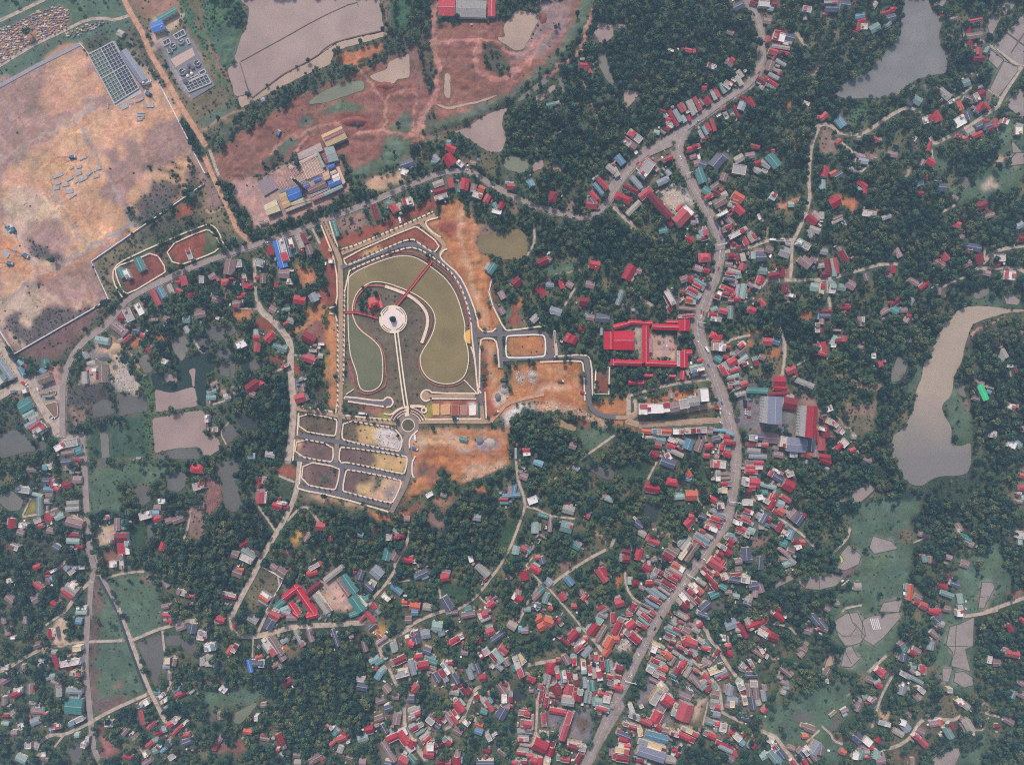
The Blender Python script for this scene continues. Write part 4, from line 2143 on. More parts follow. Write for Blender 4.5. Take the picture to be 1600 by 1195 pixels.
F dense: 700 330 960 300 980 120 1220 120 1220 330 1180 500 1180 800 1100 880 960 870 900 1080 660 1000 560 860 500 720 680 600
H 375 55 90 60 30 G
H 505 95 80 90 30 D
H 545 25 90 60 30 r
H 630 0 80 40 20 g
H 680 40 90 60 0 p
H 715 15 60 50 40 r
H 840 25 90 50 -15 r
H 955 10 60 40 20 t
H 1165 15 80 40 -20 T
H 1230 50 60 30 -50 r
H 1290 40 110 34 50 r
H 1310 70 60 40 40 p
H 1305 115 80 34 -40 D
H 1380 220 110 30 -35 p
H 1385 225 60 24 -35 r
H 1250 265 90 44 75 p
H 1475 275 80 50 75 t
H 1490 260 80 30 75 g
H 1585 215 70 40 75 r
H 1590 60 60 60 0 p
H 1510 380 140 60 -25 r
H 1540 480 120 60 -15 w
H 1580 430 60 50 60 p
H 1325 370 90 50 -30 t
H 1360 390 70 40 -30 T
H 1360 490 80 60 -60 b
H 1390 450 60 50 -40 t
H 1230 580 90 70 10 D
H 1220 520 70 50 10 w
H 1420 600 70 60 50 p
H 1370 690 80 60 -20 p
H 1430 750 60 60 -20 D
H 1490 660 60 50 10 p
H 1500 830 70 100 10 p
H 1360 830 80 50 -20 p
H 1400 910 90 36 60 D
H 1500 965 180 60 -25 r
H 1570 1010 210 70 55 r
H 1435 1090 200 50 58 p
H 1550 1160 80 80 30 r
H 1285 910 70 70 -15 r
H 1300 905 30 60 -15 w
H 1235 980 90 60 -15 t
H 1020 900 100 50 35 g
H 1005 870 50 30 35 T
H 1030 930 80 40 -50 T
H 1000 895 60 30 -40 w
H 1090 940 80 46 30 r
H 1070 985 80 50 -20 r
H 1000 1020 60 30 -40 r
H 1060 1070 50 60 20 g
H 880 1130 80 70 -30 p
H 920 1155 50 40 50 r
H 720 1110 60 60 10 k
H 725 1175 60 40 0 g
H 830 1170 60 50 -30 p
H 1130 1130 60 50 20 k
H 1230 1170 60 50 10 p
H 1430 1180 60 40 10 D
H 585 990 90 60 65 r
H 610 1030 80 44 70 p
H 470 980 80 50 10 p
H 470 965 60 24 10 r
H 570 1075 30 26 0 r
H 570 900 40 50 0 p
H 85 1040 80 44 -60 r
H 120 990 70 40 -60 p
H 335 930 70 50 10 o
H 650 545 80 60 -25 r
H 145 600 60 50 40 w
H 35 355 60 45 0 G
H 30 405 60 40 0 G
H 75 400 50 60 5 G
H 40 275 90 60 -10 w
H 200 295 70 50 -60 o
H 235 280 80 40 -60 w
H 350 420 110 36 75 B
H 405 400 100 60 0 D
H 445 400 50 60 0 w
H 425 350 60 34 -20 o
H 505 270 170 50 55 w
H 480 280 90 36 55 t
H 555 265 180 50 58 p
H 600 350 70 50 58 p
H 550 410 60 40 -30 p
H 625 220 70 44 -30 g
H 730 190 130 40 65 g
H 755 230 80 36 60 w
H 825 180 110 44 75 p
H 1020 200 150 36 70 D
H 1015 170 60 40 0 g
H 120 60 70 50 20 r
H 100 75 50 40 0 p
H 230 105 30 40 0 r
H 1145 190 40 30 -20 p
H 0 180 30 50 0 w
H 460 725 50 40 -10 k
H 400 830 30 40 0 w
H 120 810 50 60 0 k
H 600 1110 40 16 40 t
@2,4
L lane 22: -20 120 80 60 200 10 300 -20
L lane 20: 1060 140 1130 90 1190 0
L lane 24: 1340 110 1460 240 1500 300
L lane 14: 1250 0 1340 110
L lane 16: 850 80 890 0
L lane 26: 920 410 1040 390 1170 370
L lane 24: 430 800 470 700 510 600 550 580
L lane 20: 430 800 400 850 280 910
L lane 18: 1000 680 990 900 970 980
L lane 20: 760 540 780 610
L lane 34: 0 960 60 1060 130 1150
L road 80: 1640 730 1500 960 1370 1195
P drygrass: 900 380 1060 310 1200 280 1160 340 960 400
P greyasph: 1290 760 1440 760 1430 900 1400 1010 1250 980
P dryolive: 1310 800 1400 820 1400 930 1330 960 1280 900
P greyasph: 1080 790 1170 800 1180 900 1090 900
P yellowgrass: 240 660 270 640 300 660 280 690
W dark2: 800 600 850 590 920 650 910 680 820 700
H 40 0 60 60 0 b
H 45 200 110 70 75 D
H 30 170 50 50 30 w
H 10 250 50 50 20 r
H 125 170 80 80 -10 g
H 215 110 90 80 10 t
H 240 140 100 60 70 t
H 195 130 60 50 30 g
H 370 210 120 50 -30 r
H 340 235 60 50 -30 r
H 400 190 50 50 -20 p
H 460 20 120 50 -10 p
H 330 5 100 36 -10 p
H 575 25 90 50 -20 r
H 595 55 90 30 -25 g
H 630 150 70 70 -20 r
H 690 190 130 50 -35 D
H 545 215 40 50 0 r
H 800 105 80 70 30 g
H 875 135 60 50 0 b
H 900 140 60 60 0 p
H 1010 50 70 60 -30 o
H 1085 75 80 80 20 o
H 1035 110 70 70 -30 o
H 735 290 80 70 35 r
H 720 310 70 50 50 p
H 685 350 120 70 50 t
H 665 365 120 30 50 r
H 580 320 90 60 -30 w
H 430 310 60 60 10 p
H 760 390 60 60 60 p
H 700 430 70 40 40 g
H 820 430 60 60 60 T
H 850 430 180 50 70 w
H 870 370 90 60 50 y
H 470 475 110 50 70 g
H 530 440 90 46 70 D
H 570 510 60 60 -10 r
H 490 430 60 40 50 t
H 135 300 70 60 20 D
H 160 355 100 50 20 t
H 180 390 80 40 20 T
H 70 350 70 50 -10 r
H 110 415 90 70 -10 r
H 60 390 60 40 10 g
H 20 430 130 50 75 g
H 180 440 60 40 20 p
H 210 510 90 50 60 D
H 265 500 120 40 60 r
H 280 440 110 36 55 w
H 330 450 120 36 60 g
H 355 520 100 50 60 D
H 320 400 90 30 0 r
H 350 620 80 60 10 g
H 345 590 60 40 -20 r
H 440 610 80 70 50 r
H 410 570 50 50 20 r
H 40 590 70 70 -50 r
H 10 680 60 60 0 D
H 385 740 100 70 50 r
H 365 700 60 40 60 r
H 335 820 130 34 55 r
H 300 830 130 34 55 p
H 360 800 90 30 55 r
H 260 830 90 40 50 r
H 215 840 120 34 45 r
H 190 870 120 40 40 D
H 160 850 70 50 40 w
H 35 760 110 40 -20 g
H 45 800 90 40 -20 r
H 20 830 70 40 -20 k
H 60 900 110 40 -30 r
H 80 940 80 30 -30 t
H 120 965 100 40 -40 g
H 130 1000 100 34 -40 r
H 20 890 60 40 -30 g
H 20 1030 60 70 20 r
H 150 1100 90 90 10 r
H 160 1060 60 50 0 w
H 225 1030 80 50 -20 r
H 290 1010 80 50 40 r
H 190 1050 40 40 0 r
H 375 930 80 60 30 p
H 445 860 60 50 40 w
H 540 880 70 50 20 o
H 540 930 70 60 20 b
H 530 850 60 30 20 g
H 630 960 80 50 50 t
H 620 980 60 40 60 w
H 600 1080 60 50 20 r
H 730 1090 80 60 40 p
H 580 700 110 34 55 g
H 610 720 140 40 55 r
H 530 670 60 40 60 r
H 630 690 50 40 50 b
H 580 780 60 40 20 T
H 720 790 90 100 30 D
H 760 740 50 40 20 p
H 790 665 36 80 0 r
H 740 680 50 60 0 w
H 750 715 70 40 0 p
H 725 600 110 60 55 p
H 740 560 50 30 0 r
H 950 530 70 50 20 r
H 950 610 40 40 0 p
H 850 630 1 1 0 g
H 1170 75 40 90 -40 r
H 1205 220 130 36 40 r
H 1280 180 100 70 -45 r
H 1320 140 40 40 0 t
H 1340 270 130 40 -40 r
H 1330 250 110 26 -40 w
H 1385 310 100 56 -50 g
H 1375 210 40 30 0 r
H 1450 110 170 70 -55 r
H 1500 170 150 40 -60 k
H 1560 240 100 80 -60 o
H 1540 310 80 60 -50 o
H 1590 60 40 120 0 r
H 1510 20 80 50 20 g
H 1100 440 100 70 90 R
H 1225 370 90 60 60 p
H 1160 380 40 40 0 r
H 1285 390 70 40 80 r
H 1280 350 60 40 0 b
H 1360 430 110 46 85 w
H 1410 460 90 36 85 r
H 1440 475 90 34 85 g
H 1460 370 90 36 85 r
H 1505 400 110 34 85 r
H 1550 420 100 40 85 T
H 1575 420 90 30 85 g
H 1485 500 90 50 80 r
H 1155 480 90 36 80 r
H 1180 500 110 30 80 b
H 1210 500 100 36 80 w
H 1250 510 90 36 80 r
H 1300 530 90 40 80 r
H 1370 550 90 36 85 g
H 1395 580 90 30 85 t
H 1430 580 80 36 85 T
H 1060 520 90 44 -80 g
H 1085 540 110 30 -80 g
H 1075 600 90 34 -80 p
H 1030 640 130 34 -80 r
H 1070 690 110 36 -80 r
H 1020 590 60 40 -80 r
H 1145 600 90 80 60 r
H 1110 650 70 30 10 k
H 1240 610 100 70 -75 r
H 1290 640 110 36 -80 r
H 1330 650 100 50 -80 r
H 1380 660 100 30 -80 t
H 1410 670 90 30 -80 g
H 1450 690 90 34 -80 t
H 1500 700 110 50 10 t
H 1530 640 120 50 15 r
H 1540 680 60 60 10 w
H 1510 760 120 40 15 r
H 1470 790 60 50 10 p
H 1560 730 80 40 15 g
H 1575 570 60 60 10 p
H 1570 510 60 40 10 r
H 1235 705 110 60 8 g
H 1190 780 220 50 10 r
H 1225 890 250 56 -72 r
H 1170 660 50 40 20 r
H 1050 840 120 46 85 r
H 1020 1040 120 110 25 r
H 1045 970 90 80 10 g
H 1105 1065 120 60 -75 r
H 1200 1145 110 50 8 r
H 1310 1060 160 50 15 r
H 1290 1030 130 30 10 w
H 1330 1130 110 50 -60 r
H 895 790 100 50 8 r
H 880 760 80 30 5 r
H 910 870 100 60 8 r
H 890 900 50 40 0 r
H 920 940 90 40 5 D
H 870 930 40 60 80 t
H 890 990 90 34 5 w
H 890 1010 110 26 8 r
H 905 1035 100 30 8 g
H 890 1075 90 30 5 t
H 880 1105 100 30 8 r
H 940 1120 50 40 0 r
H 960 860 30 120 0 p
H 970 1160 60 60 20 r
H 1015 1165 50 70 10 r
H 1075 1170 50 60 20 y
H 830 1180 70 40 20 r
H 890 1175 60 40 0 r
H 250 1165 80 60 -10 r
H 370 1165 60 80 0 r
H 375 1110 50 60 10 p
H 300 1180 50 40 0 r
H 590 1180 150 40 0 D
H 20 1150 40 90 -40 T
H 1580 1090 50 60 0 p
H 1460 400 30 40 0 b
H 1590 470 40 50 0 g
F dense: 1150 1030 1240 1020 1260 1110 1160 1110
@3,4
L road 70: 380 -20 260 200 160 400 40 640 -40 800
L lane 24: 640 60 720 140 740 210 820 290 860 380 950 500
L lane 22: 600 370 680 430 760 520 820 600 840 760
L lane 20: 840 780 900 810 1000 860
L lane 10: 730 700 690 880
L lane 26: 1160 930 1260 970 1300 1030 1380 1130 1430 1195
L lane 12: 1240 90 1360 110 1420 170
L lane 14: 1600 920 1500 1010
P greyasph: 180 690 220 560 300 510 360 530 380 560 270 700 200 720
P greyasph: 380 530 500 560 640 620 660 680 620 660 460 580 400 590
P greyasph: 390 840 460 780 440 880 400 920
P palegravel: 0 250 60 210 130 230 140 300 90 310 0 290
P palesoil: 640 700 720 640 720 760 680 860 590 870 600 820
P drygrass: 600 870 700 700 730 740 690 880 620 900
P grassd: 1180 830 1400 680 1600 680 1600 900 1460 900 1300 960 1180 920
W grey2: 1380 830 1440 790 1560 800 1540 850 1420 860
F dense: 500 1100 700 1050 820 1080 860 1195 500 1195
H 30 110 150 60 -65 r
H 10 210 60 60 0 o
H 130 100 80 70 -40 r
H 140 190 150 60 40 r
H 170 180 110 26 40 y
H 215 105 90 34 30 r
H 250 40 110 34 40 r
H 230 70 110 30 40 t
H 210 10 60 60 30 g
H 300 10 60 40 40 r
H 120 15 60 30 0 r
H 460 130 120 34 25 r
H 450 150 130 30 25 T
H 440 185 90 30 25 r
H 430 210 110 34 25 g
H 450 235 40 30 25 r
H 450 75 90 34 35 g
H 520 25 120 40 30 g
H 560 40 50 40 30 r
H 520 80 36 30 0 r
H 560 150 70 60 30 p
H 575 195 50 40 20 o
H 620 100 70 50 40 p
H 640 140 60 50 30 g
H 670 100 40 50 60 r
H 600 240 100 70 20 r
H 555 235 60 50 60 r
H 530 285 90 30 25 r
H 580 315 60 36 20 r
H 620 310 80 50 60 g
H 720 285 80 40 15 r
H 715 240 50 40 40 T
H 680 230 60 40 40 g
H 820 215 60 40 0 T
H 825 180 30 26 10 w
H 855 200 30 50 0 w
H 800 325 80 36 -60 r
H 890 265 50 40 -20 r
H 885 315 70 50 30 r
H 910 95 100 80 -20 G
H 965 140 40 40 0 g
H 1000 140 140 36 60 r
H 1080 100 110 70 -20 r
H 1160 60 90 60 -30 r
H 1050 90 120 40 60 g
H 1160 165 80 50 30 w
H 1165 185 80 50 40 D
H 1240 195 80 70 20 r
H 1200 160 50 60 -40 r
H 1160 120 40 36 20 p
H 1280 30 80 50 40 r
H 1300 55 50 40 40 r
H 1570 60 100 60 50 D
H 1510 140 70 70 20 p
H 1510 110 40 30 20 o
H 1470 290 70 70 30 p
H 1460 330 50 50 -45 k
H 1490 245 50 40 30 k
H 1110 310 140 36 35 p
H 1160 335 60 30 -60 r
H 1155 305 40 30 60 y
H 1240 365 40 40 0 k
H 1065 395 60 30 60 w
H 1075 490 90 50 0 D
H 1000 440 60 50 20 g
H 1010 420 50 40 40 w
H 1340 465 120 40 40 p
H 1380 490 50 30 -40 k
H 1340 590 50 36 0 t
H 1320 625 40 40 20 g
H 1330 550 60 40 20 p
H 1290 510 50 30 20 k
H 720 390 80 50 30 p
H 700 420 60 30 -30 k
H 790 460 110 40 -20 y
H 830 480 120 40 -25 g
H 845 505 110 36 -25 r
H 530 420 120 60 -60 r
H 575 465 100 40 -60 g
H 560 380 120 34 35 t
H 490 460 60 50 -60 r
H 640 460 40 30 30 o
H 610 520 60 60 40 p
H 640 545 90 50 50 p
H 690 560 90 50 -40 g
H 700 590 60 30 -40 t
H 735 605 60 60 -30 r
H 705 500 50 50 40 r
H 740 545 36 30 30 r
H 780 580 50 50 50 t
H 460 490 60 40 30 T
H 370 310 90 36 20 o
H 365 355 100 34 20 k
H 420 340 60 60 40 o
H 450 380 80 50 -60 k
H 345 260 110 26 25 y
H 310 290 50 60 20 w
H 480 320 60 30 30 g
H 345 395 130 36 25 r
H 340 435 140 34 25 r
H 390 440 60 50 30 o
H 345 470 120 34 25 g
H 350 505 110 34 25 r
H 290 390 50 40 20 p
H 280 450 60 50 30 w
H 320 540 110 30 25 p
H 35 440 60 60 20 r
H 30 510 60 30 15 r
H 20 550 50 50 10 w
H 30 590 70 50 15 r
H 415 690 90 90 35 r
H 350 780 180 90 -62 r
H 330 660 150 60 -60 w
H 380 590 90 60 50 y
H 550 780 130 150 20 r
H 470 760 110 40 -75 y
H 550 660 110 50 25 p
H 205 840 200 50 22 r
H 310 870 70 44 20 r
H 345 900 50 40 40 r
H 120 890 110 36 15 r
H 200 935 70 44 80 y
H 210 950 50 30 -70 r
H 330 975 200 70 15 b
H 565 980 160 50 25 r
H 590 930 160 40 25 y
H 470 950 80 40 20 w
H 490 1080 90 40 10 r
H 500 1100 60 40 -60 r
H 70 960 120 50 20 D
H 80 1000 100 50 15 r
H 80 1040 100 36 10 r
H 60 940 90 30 20 r
H 60 1080 120 50 10 y
H 50 1140 140 60 8 r
H 290 1110 220 80 18 S
H 290 1035 240 50 18 y
H 200 1160 120 36 10 r
H 440 1160 90 50 10 g
H 400 930 60 50 10 p
H 720 950 60 50 30 g
H 745 960 110 50 25 r
H 850 900 60 70 10 w
H 840 930 50 40 40 p
H 790 870 60 40 10 r
H 745 860 60 50 20 t
H 790 800 80 50 10 g
H 790 740 80 50 10 r
H 785 700 70 50 10 g
H 785 640 70 70 10 k
H 920 690 90 60 10 g
H 900 730 60 50 20 p
H 920 720 40 50 0 y
H 900 610 80 60 -80 g
H 870 600 60 40 -80 p
H 990 580 60 60 70 w
H 1050 610 100 50 85 k
H 1105 620 120 50 85 p
H 1165 650 90 40 80 g
H 1175 590 50 40 80 p
H 1020 690 70 40 80 y
H 1080 710 110 50 80 D
H 1120 700 60 50 70 g
H 1090 560 60 50 0 w
H 980 540 50 50 30 t
H 1175 760 60 40 -50 r
H 1010 820 80 60 10 D
H 965 980 60 50 40 w
H 985 1010 80 50 40 b
H 1060 1030 70 30 -60 b
H 1100 1030 80 36 -55 r
H 920 920 40 60 10 r
H 1010 960 40 30 -40 r
H 860 1040 150 40 20 r
H 870 1070 120 36 25 g
H 940 1100 60 40 70 r
H 900 1140 80 60 30 p
H 1170 1120 70 60 -30 t
H 1240 1130 110 60 50 t
H 1290 1090 130 50 55 D
H 1250 1060 60 60 50 w
H 1220 1000 50 50 30 w
H 1280 1150 60 50 50 b
H 1400 1180 70 36 50 r
H 1470 1130 90 30 55 D
H 1490 1170 60 30 50 r
H 1540 1110 130 40 50 p
H 1570 1060 110 80 -60 g
H 1510 1090 60 50 -40 w
H 1450 1080 60 40 -50 p
H 1530 910 80 60 20 p
H 1490 970 50 40 0 o
H 1480 890 50 40 20 k
H 1380 1060 60 40 20 p
H 140 770 120 40 70 w
H 690 20 90 40 20 D
H 730 45 36 30 0 b
@4,4
P paddy: 110 70 210 10 300 0 350 120 360 180 320 240 250 260 200 260 150 190
P paddy: 340 60 400 30 620 0 640 40 560 130 500 200 420 260 330 200
P mudbrown: 380 160 500 120 540 160 430 250 370 210
P paddy: 170 410 200 280 250 260 300 350 340 340 260 420 240 430 160 420
P paddy: 1000 200 1020 110 1100 90 1210 40 1200 260 1140 290 1180 460 1030 420 1040 310 990 250
P paddy: 960 440 1040 440 1010 540 960 540
P paddy: 1060 470 1130 460 1210 520 1200 570 1130 590 1050 540
P paddy: 880 1150 990 1060 1090 1060 1100 1110 1060 1195 900 1195
P paddytan: 40 430 70 320 100 340 110 410
P grassd: 0 600 190 540 220 580 120 700 30 820 0 840
P grassd: 0 920 60 930 110 1010 160 1060 160 1195 60 1195 0 1100
P drygrass: 880 740 960 600 1040 680 1110 780 1080 820 870 810
P tansoil: 460 820 480 730 580 780 560 850 500 850
P drygrass: 480 1000 600 970 660 1000 560 1050
P reddirt: 110 960 180 960 200 1010 150 1020
P dryolive: 540 1080 760 1060 780 1195 540 1195
P dryolive: 760 870 960 850 960 960 880 960 800 900
P palesoil: 1250 700 1310 680 1340 760 1260 740
P grassd: 1060 1130 1180 1060 1300 980 1240 1195 1060 1195
W grey2: 70 880 150 820 160 880 110 930 80 920
W dark2: 900 1020 950 1030 970 1070 940 1080 900 1040
P plastic: 390 50 440 40 470 130 415 140
L canal 8: 120 130 180 185 240 185 290 120 260 80 230 0
L canal 8: 270 80 360 190
L canal 8: 130 190 210 270 200 300 250 400
L canal 8: 1010 265 1160 265
L canal 8: 1070 100 1060 300 1020 420
L lane 16: 630 400 560 510 490 640 460 720 410 900
L lane 20: 390 460 520 340
L lane 24: 480 1070 600 1050 700 990 760 890 800 840 900 825 1040 845 1100 810
L lane 16: 20 890 90 950 110 1000 180 1030
L lane 16: 1250 770 1340 800 1410 815
L lane 12: 1220 920 1280 920 1320 820
L lane 24: 1130 30 1250 15 1390 -20
L dirtpath 14: 210 660 290 590
L lane 14: 640 280 720 200 730 170
H 900 5 70 40 10 r
H 915 60 70 60 40 D
H 1100 10 50 50 0 w
H 950 90 60 50 20 g
H 900 170 80 50 40 p
H 870 260 60 70 10 g
H 650 240 80 40 -40 p
H 700 200 60 40 -50 k
H 660 290 60 50 -50 T
H 760 300 70 50 30 p
H 730 320 60 40 30 r
H 655 355 50 60 10 D
H 735 420 50 50 0 t
H 720 450 60 40 40 p
H 810 440 40 60 0 r
H 670 490 90 40 30 w
H 760 530 120 34 28 t
H 645 605 60 80 15 g
H 630 560 60 40 20 w
H 800 610 60 40 40 w
H 770 660 60 60 50 p
H 500 480 60 70 40 r
H 470 460 60 60 40 r
H 450 540 60 50 -30 t
H 465 570 50 50 40 r
H 400 530 60 50 20 p
H 370 660 70 50 -20 t
H 395 675 40 26 -60 w
H 425 685 60 40 -40 p
H 305 690 50 50 30 p
H 300 745 50 60 20 p
H 200 770 60 40 -30 p
H 200 800 40 30 -30 t
H 110 795 70 24 -40 k
H 300 980 90 90 40 D
H 380 1010 70 60 40 w
H 400 1050 50 40 30 r
H 360 1060 60 60 20 p
H 260 970 60 40 30 p
H 325 1110 60 80 20 t
H 285 1120 50 60 10 w
H 450 1110 60 80 10 t
H 480 1160 80 60 -10 p
H 370 1090 50 40 0 g
H 185 1090 50 50 20 o
H 460 990 40 50 0 r
H 510 870 100 36 15 w
H 670 890 100 70 50 g
H 690 800 60 50 40 p
H 650 860 60 50 20 w
H 620 940 90 50 30 g
H 790 1000 140 50 42 r
H 770 970 50 34 42 y
H 790 930 70 50 30 p
H 900 870 80 50 -10 p
H 950 860 30 50 0 o
H 1010 940 110 60 60 t
H 1030 890 70 40 50 r
H 1170 890 120 70 60 g
H 1180 930 70 60 0 w
H 1130 840 80 40 30 p
H 1105 705 50 44 -30 w
H 1145 730 70 50 40 g
H 1020 610 40 40 0 w
H 1510 325 110 60 10 r
H 1470 300 80 40 10 p
H 1555 345 20 30 0 w
H 1385 395 70 60 -5 p
H 1330 370 40 60 10 w
H 1490 120 70 50 60 r
H 1470 110 40 30 30 r
H 1580 60 50 40 20 r
H 1580 550 50 50 30 p
H 1510 640 60 70 20 t
H 1580 640 60 60 30 p
H 1480 850 90 50 30 p
H 1390 890 40 40 0 r
H 20 90 80 50 50 D
H 40 130 60 50 20 p
H 60 470 50 70 30 p
H 60 540 30 30 0 w
H 10 1080 60 70 10 p
H 820 460 40 60 0 p
H 730 1170 40 70 0 k
F dense: 1230 60 1440 120 1600 180 1600 260 1240 240
@f
P parkgrass: 538 425 570 410 640 386 672 398 705 424 724 452 741 505 752 560 756 655 660 655 600 655 540 640
P dryolive: 468 644 526 653.6 527 660 525 679 522 682 467 672
P dryolive: 537 655 560 659 565 690 538 688 534 682
P palegold: 558 660 590 665 586 697 562 693
P purplesoil: 464 683 521 694 521 717 517 722 460 711
P palegold: 466 684 474 686 472 700 463 704
P purplesoil: 535 697 590 705 588 735 544 721 530 722 530 700
P palegold: 582 704 600 707 635 711 637 716 633 738 628 740 580 729 592 722
P purplesoil: 474 719 531 729 531 740 526 763 521 766 471 755
P darkgrass: 498 742 515 744 512 756 500 752
P purplesoil: 544 732 585 740 580 776 538 768 535 765 539 736
P palegold: 563 755 580 752 578 776 556 772
P tansoil: 581 740 626 749 628 755 615 783 610 786 579 776
P greysoil: 606 758 622 754 615 780 600 776
P darkgrass: 584 742 600 746 590 762 582 768
P redsoil: 536 402 646 354 655 356 688 382 681 394 675 394 652 379 644 373 624 378 546 414 539 413
P palegold: 565 396 590 384 600 390 570 405
P whitesheet: 589 664 614 668 620 676 629 684 627 701 618 704 600 697 586 690
P redsoil: 599 681 606 677 622 683 618 687 605 685
P rubble: 588 690 600 692 610 700 590 697
P reddirt: 540 620 606 631 603 640 596 650 545 644
P scrub: 538 622 570 630 560 646 540 640
P yellowgrass: 595 641 603 640 612 650 602 656 592 652
P yellowgrass: 670 632 675 632 675 652 660 652 658 648
P redsoil: 675 625 750 625 750 652 675 652
P palegold: 676 631 686 631 686 648 677 648
P tansoil: 689 632 703 632 703 647 690 648
P whitesheet: 733 632 744 632 743 648 733 649
P grassdark: 662 663 790 664 790 668 662 667
P palesoil: 640 664 652 660 650 680 640 700 634 690
P rubblegrey: 655 697 661 693 665 697 660 702
P darkscrub: 660 716 668 722 664 744 652 746 656 730
P redrubble: 545 540 548 560 556 580 557 598 550 600 546 585
P redsoil: 507 352 515 360 524 412 526 478 514 480 514 420 500 380
P orangedirt: 513 492 526 494 528 640 514 636
P parkgrass2: 560 470 575 450 600 450 650 470 668 500 655 545 650 600 640 640 628 600 618 560 600 520 570 510
P darkveg: 556 478 570 470 580 455 576 448 562 458 556 470
L tansoil 6: 724 325 720 370 728 415 746 470 764 512
L orangetan 4: 736 330 740 380 744 420
L reddirt 6: 704 398 712 425 722 452
L redsoil 5: 760 420 768 450 774 470
L tansoil 3: 648 676 700 672 790 674
L redsoil 4: 650 714 700 712 750 706 795 705
L orangesoil 4: 660 728 720 724 780 718
L tansoil 4: 764 540 766 580 772 600
L redsoil 3: 758 540 760 600 764 640
L redsoil 3: 800 600 840 596 880 600
L tansoil 3: 860 580 900 590 905 620
L redsoil 3: 820 636 870 622 900 630
"""
# ------------------------------------------------------------------ survey data
def parse(txt):
    H, P, L, W, F = [], [], [], [], []
    order = []
    ox = oy = 0; k = 5.0; tile = None
    for ln in txt.strip().split('\n'):
        if ln[0] == '@':
            if ln[1] == 'f': ox = oy = 0; k = 1.0
            else:
                c, r = ln[1:].split(','); ox = int(c) * 320; oy = int(r) * 239; k = 5.0
            tile = ln; continue
        t = ln[0]
        if t == 'H':
            q = ln.split()[1:]
            x, y, l, w, a = map(float, q[:5])
            if w < 3: continue
            H.append((ox + x / k, oy + y / k, l / k, w / k, a, q[5])); continue
        h, c = ln[2:].split(':')
        nums = list(map(float, c.split()))
        pts = [(ox + nums[i] / k, oy + nums[i + 1] / k) for i in range(0, len(nums), 2)]
        h = h.split()
        if t == 'L': e = ('L', h[0], float(h[1]) / k, pts)
        else: e = (t, h[0], 0, pts)
        order.append(e)
    return H, order
HOUSES, SHAPES = parse(DATA)

# ------------------------------------------------------------------ ground raster (2 px cells)
CELL = 2.0
X0, Y0, X1, Y1 = -60, -60, 1660, 1255
GW, GH = int((X1 - X0) / CELL) + 1, int((Y1 - Y0) / CELL) + 1
gx = X0 + np.arange(GW) * CELL; gy = Y0 + np.arange(GH) * CELL
GX, GY = np.meshgrid(gx, gy)
def vnoise(shape, cell, seed):
    """smooth value noise on the ground grid"""
    r = np.random.RandomState(seed)
    h, w = shape; ch, cw = int(h / cell) + 3, int(w / cell) + 3
    g = r.rand(ch, cw)
    yy = np.arange(h) / cell; xx = np.arange(w) / cell
    y0 = yy.astype(int); x0 = xx.astype(int)
    fy = (yy - y0)[:, None]; fx = (xx - x0)[None]
    fy = fy * fy * (3 - 2 * fy); fx = fx * fx * (3 - 2 * fx)
    a = g[np.ix_(y0, x0)]; b = g[np.ix_(y0, x0 + 1)]; c = g[np.ix_(y0 + 1, x0)]; d2 = g[np.ix_(y0 + 1, x0 + 1)]
    return (a * (1 - fx) + b * fx) * (1 - fy) + (c * (1 - fx) + d2 * fx) * fy
SH = (GH, GW)
WX = GX + (vnoise(SH, 5, 1) - .5) * 9 + (vnoise(SH, 2, 2) - .5) * 4
WY = GY + (vnoise(SH, 5, 3) - .5) * 9 + (vnoise(SH, 2, 4) - .5) * 4

WX2 = WX + (vnoise(SH, 14, 5) - .5) * 34; WY2 = WY + (vnoise(SH, 14, 6) - .5) * 34
def poly_mask(pts, gxx, gyy):
    """(slice, mask) of the cells inside a polygon"""
    p = np.array(pts); m = 24
    i0 = max(0, int((p[:, 1].min() - m - Y0) / CELL)); i1 = min(GH, int((p[:, 1].max() + m - Y0) / CELL) + 2)
    j0 = max(0, int((p[:, 0].min() - m - X0) / CELL)); j1 = min(GW, int((p[:, 0].max() + m - X0) / CELL) + 2)
    if i1 <= i0 or j1 <= j0: return None
    s = (slice(i0, i1), slice(j0, j1))
    x = gxx[s]; y = gyy[s]; ins = np.zeros(x.shape, bool)
    for a in range(len(p)):
        (xa, ya), (xb, yb) = p[a], p[(a + 1) % len(p)]
        if ya == yb: continue
        cr = (ya > y) != (yb > y)
        ins ^= cr & (x < (xb - xa) * (y - ya) / (yb - ya) + xa)
    return s, ins
def line_mask(pts, w, gxx, gyy):
    p = np.array(pts); m = w / 2 + 8
    i0 = max(0, int((p[:, 1].min() - m - Y0) / CELL)); i1 = min(GH, int((p[:, 1].max() + m - Y0) / CELL) + 2)
    j0 = max(0, int((p[:, 0].min() - m - X0) / CELL)); j1 = min(GW, int((p[:, 0].max() + m - X0) / CELL) + 2)
    if i1 <= i0 or j1 <= j0: return None
    s = (slice(i0, i1), slice(j0, j1)); x = gxx[s]; y = gyy[s]
    best = np.full(x.shape, 1e9)
    for a in range(len(p) - 1):
        ax, ay = p[a]; bx, by = p[a + 1]; dx, dy = bx - ax, by - ay
        t = np.clip(((x - ax) * dx + (y - ay) * dy) / (dx * dx + dy * dy + 1e-9), 0, 1)
        best = np.minimum(best, np.hypot(x - ax - t * dx, y - ay - t * dy))
    return s, best < w / 2

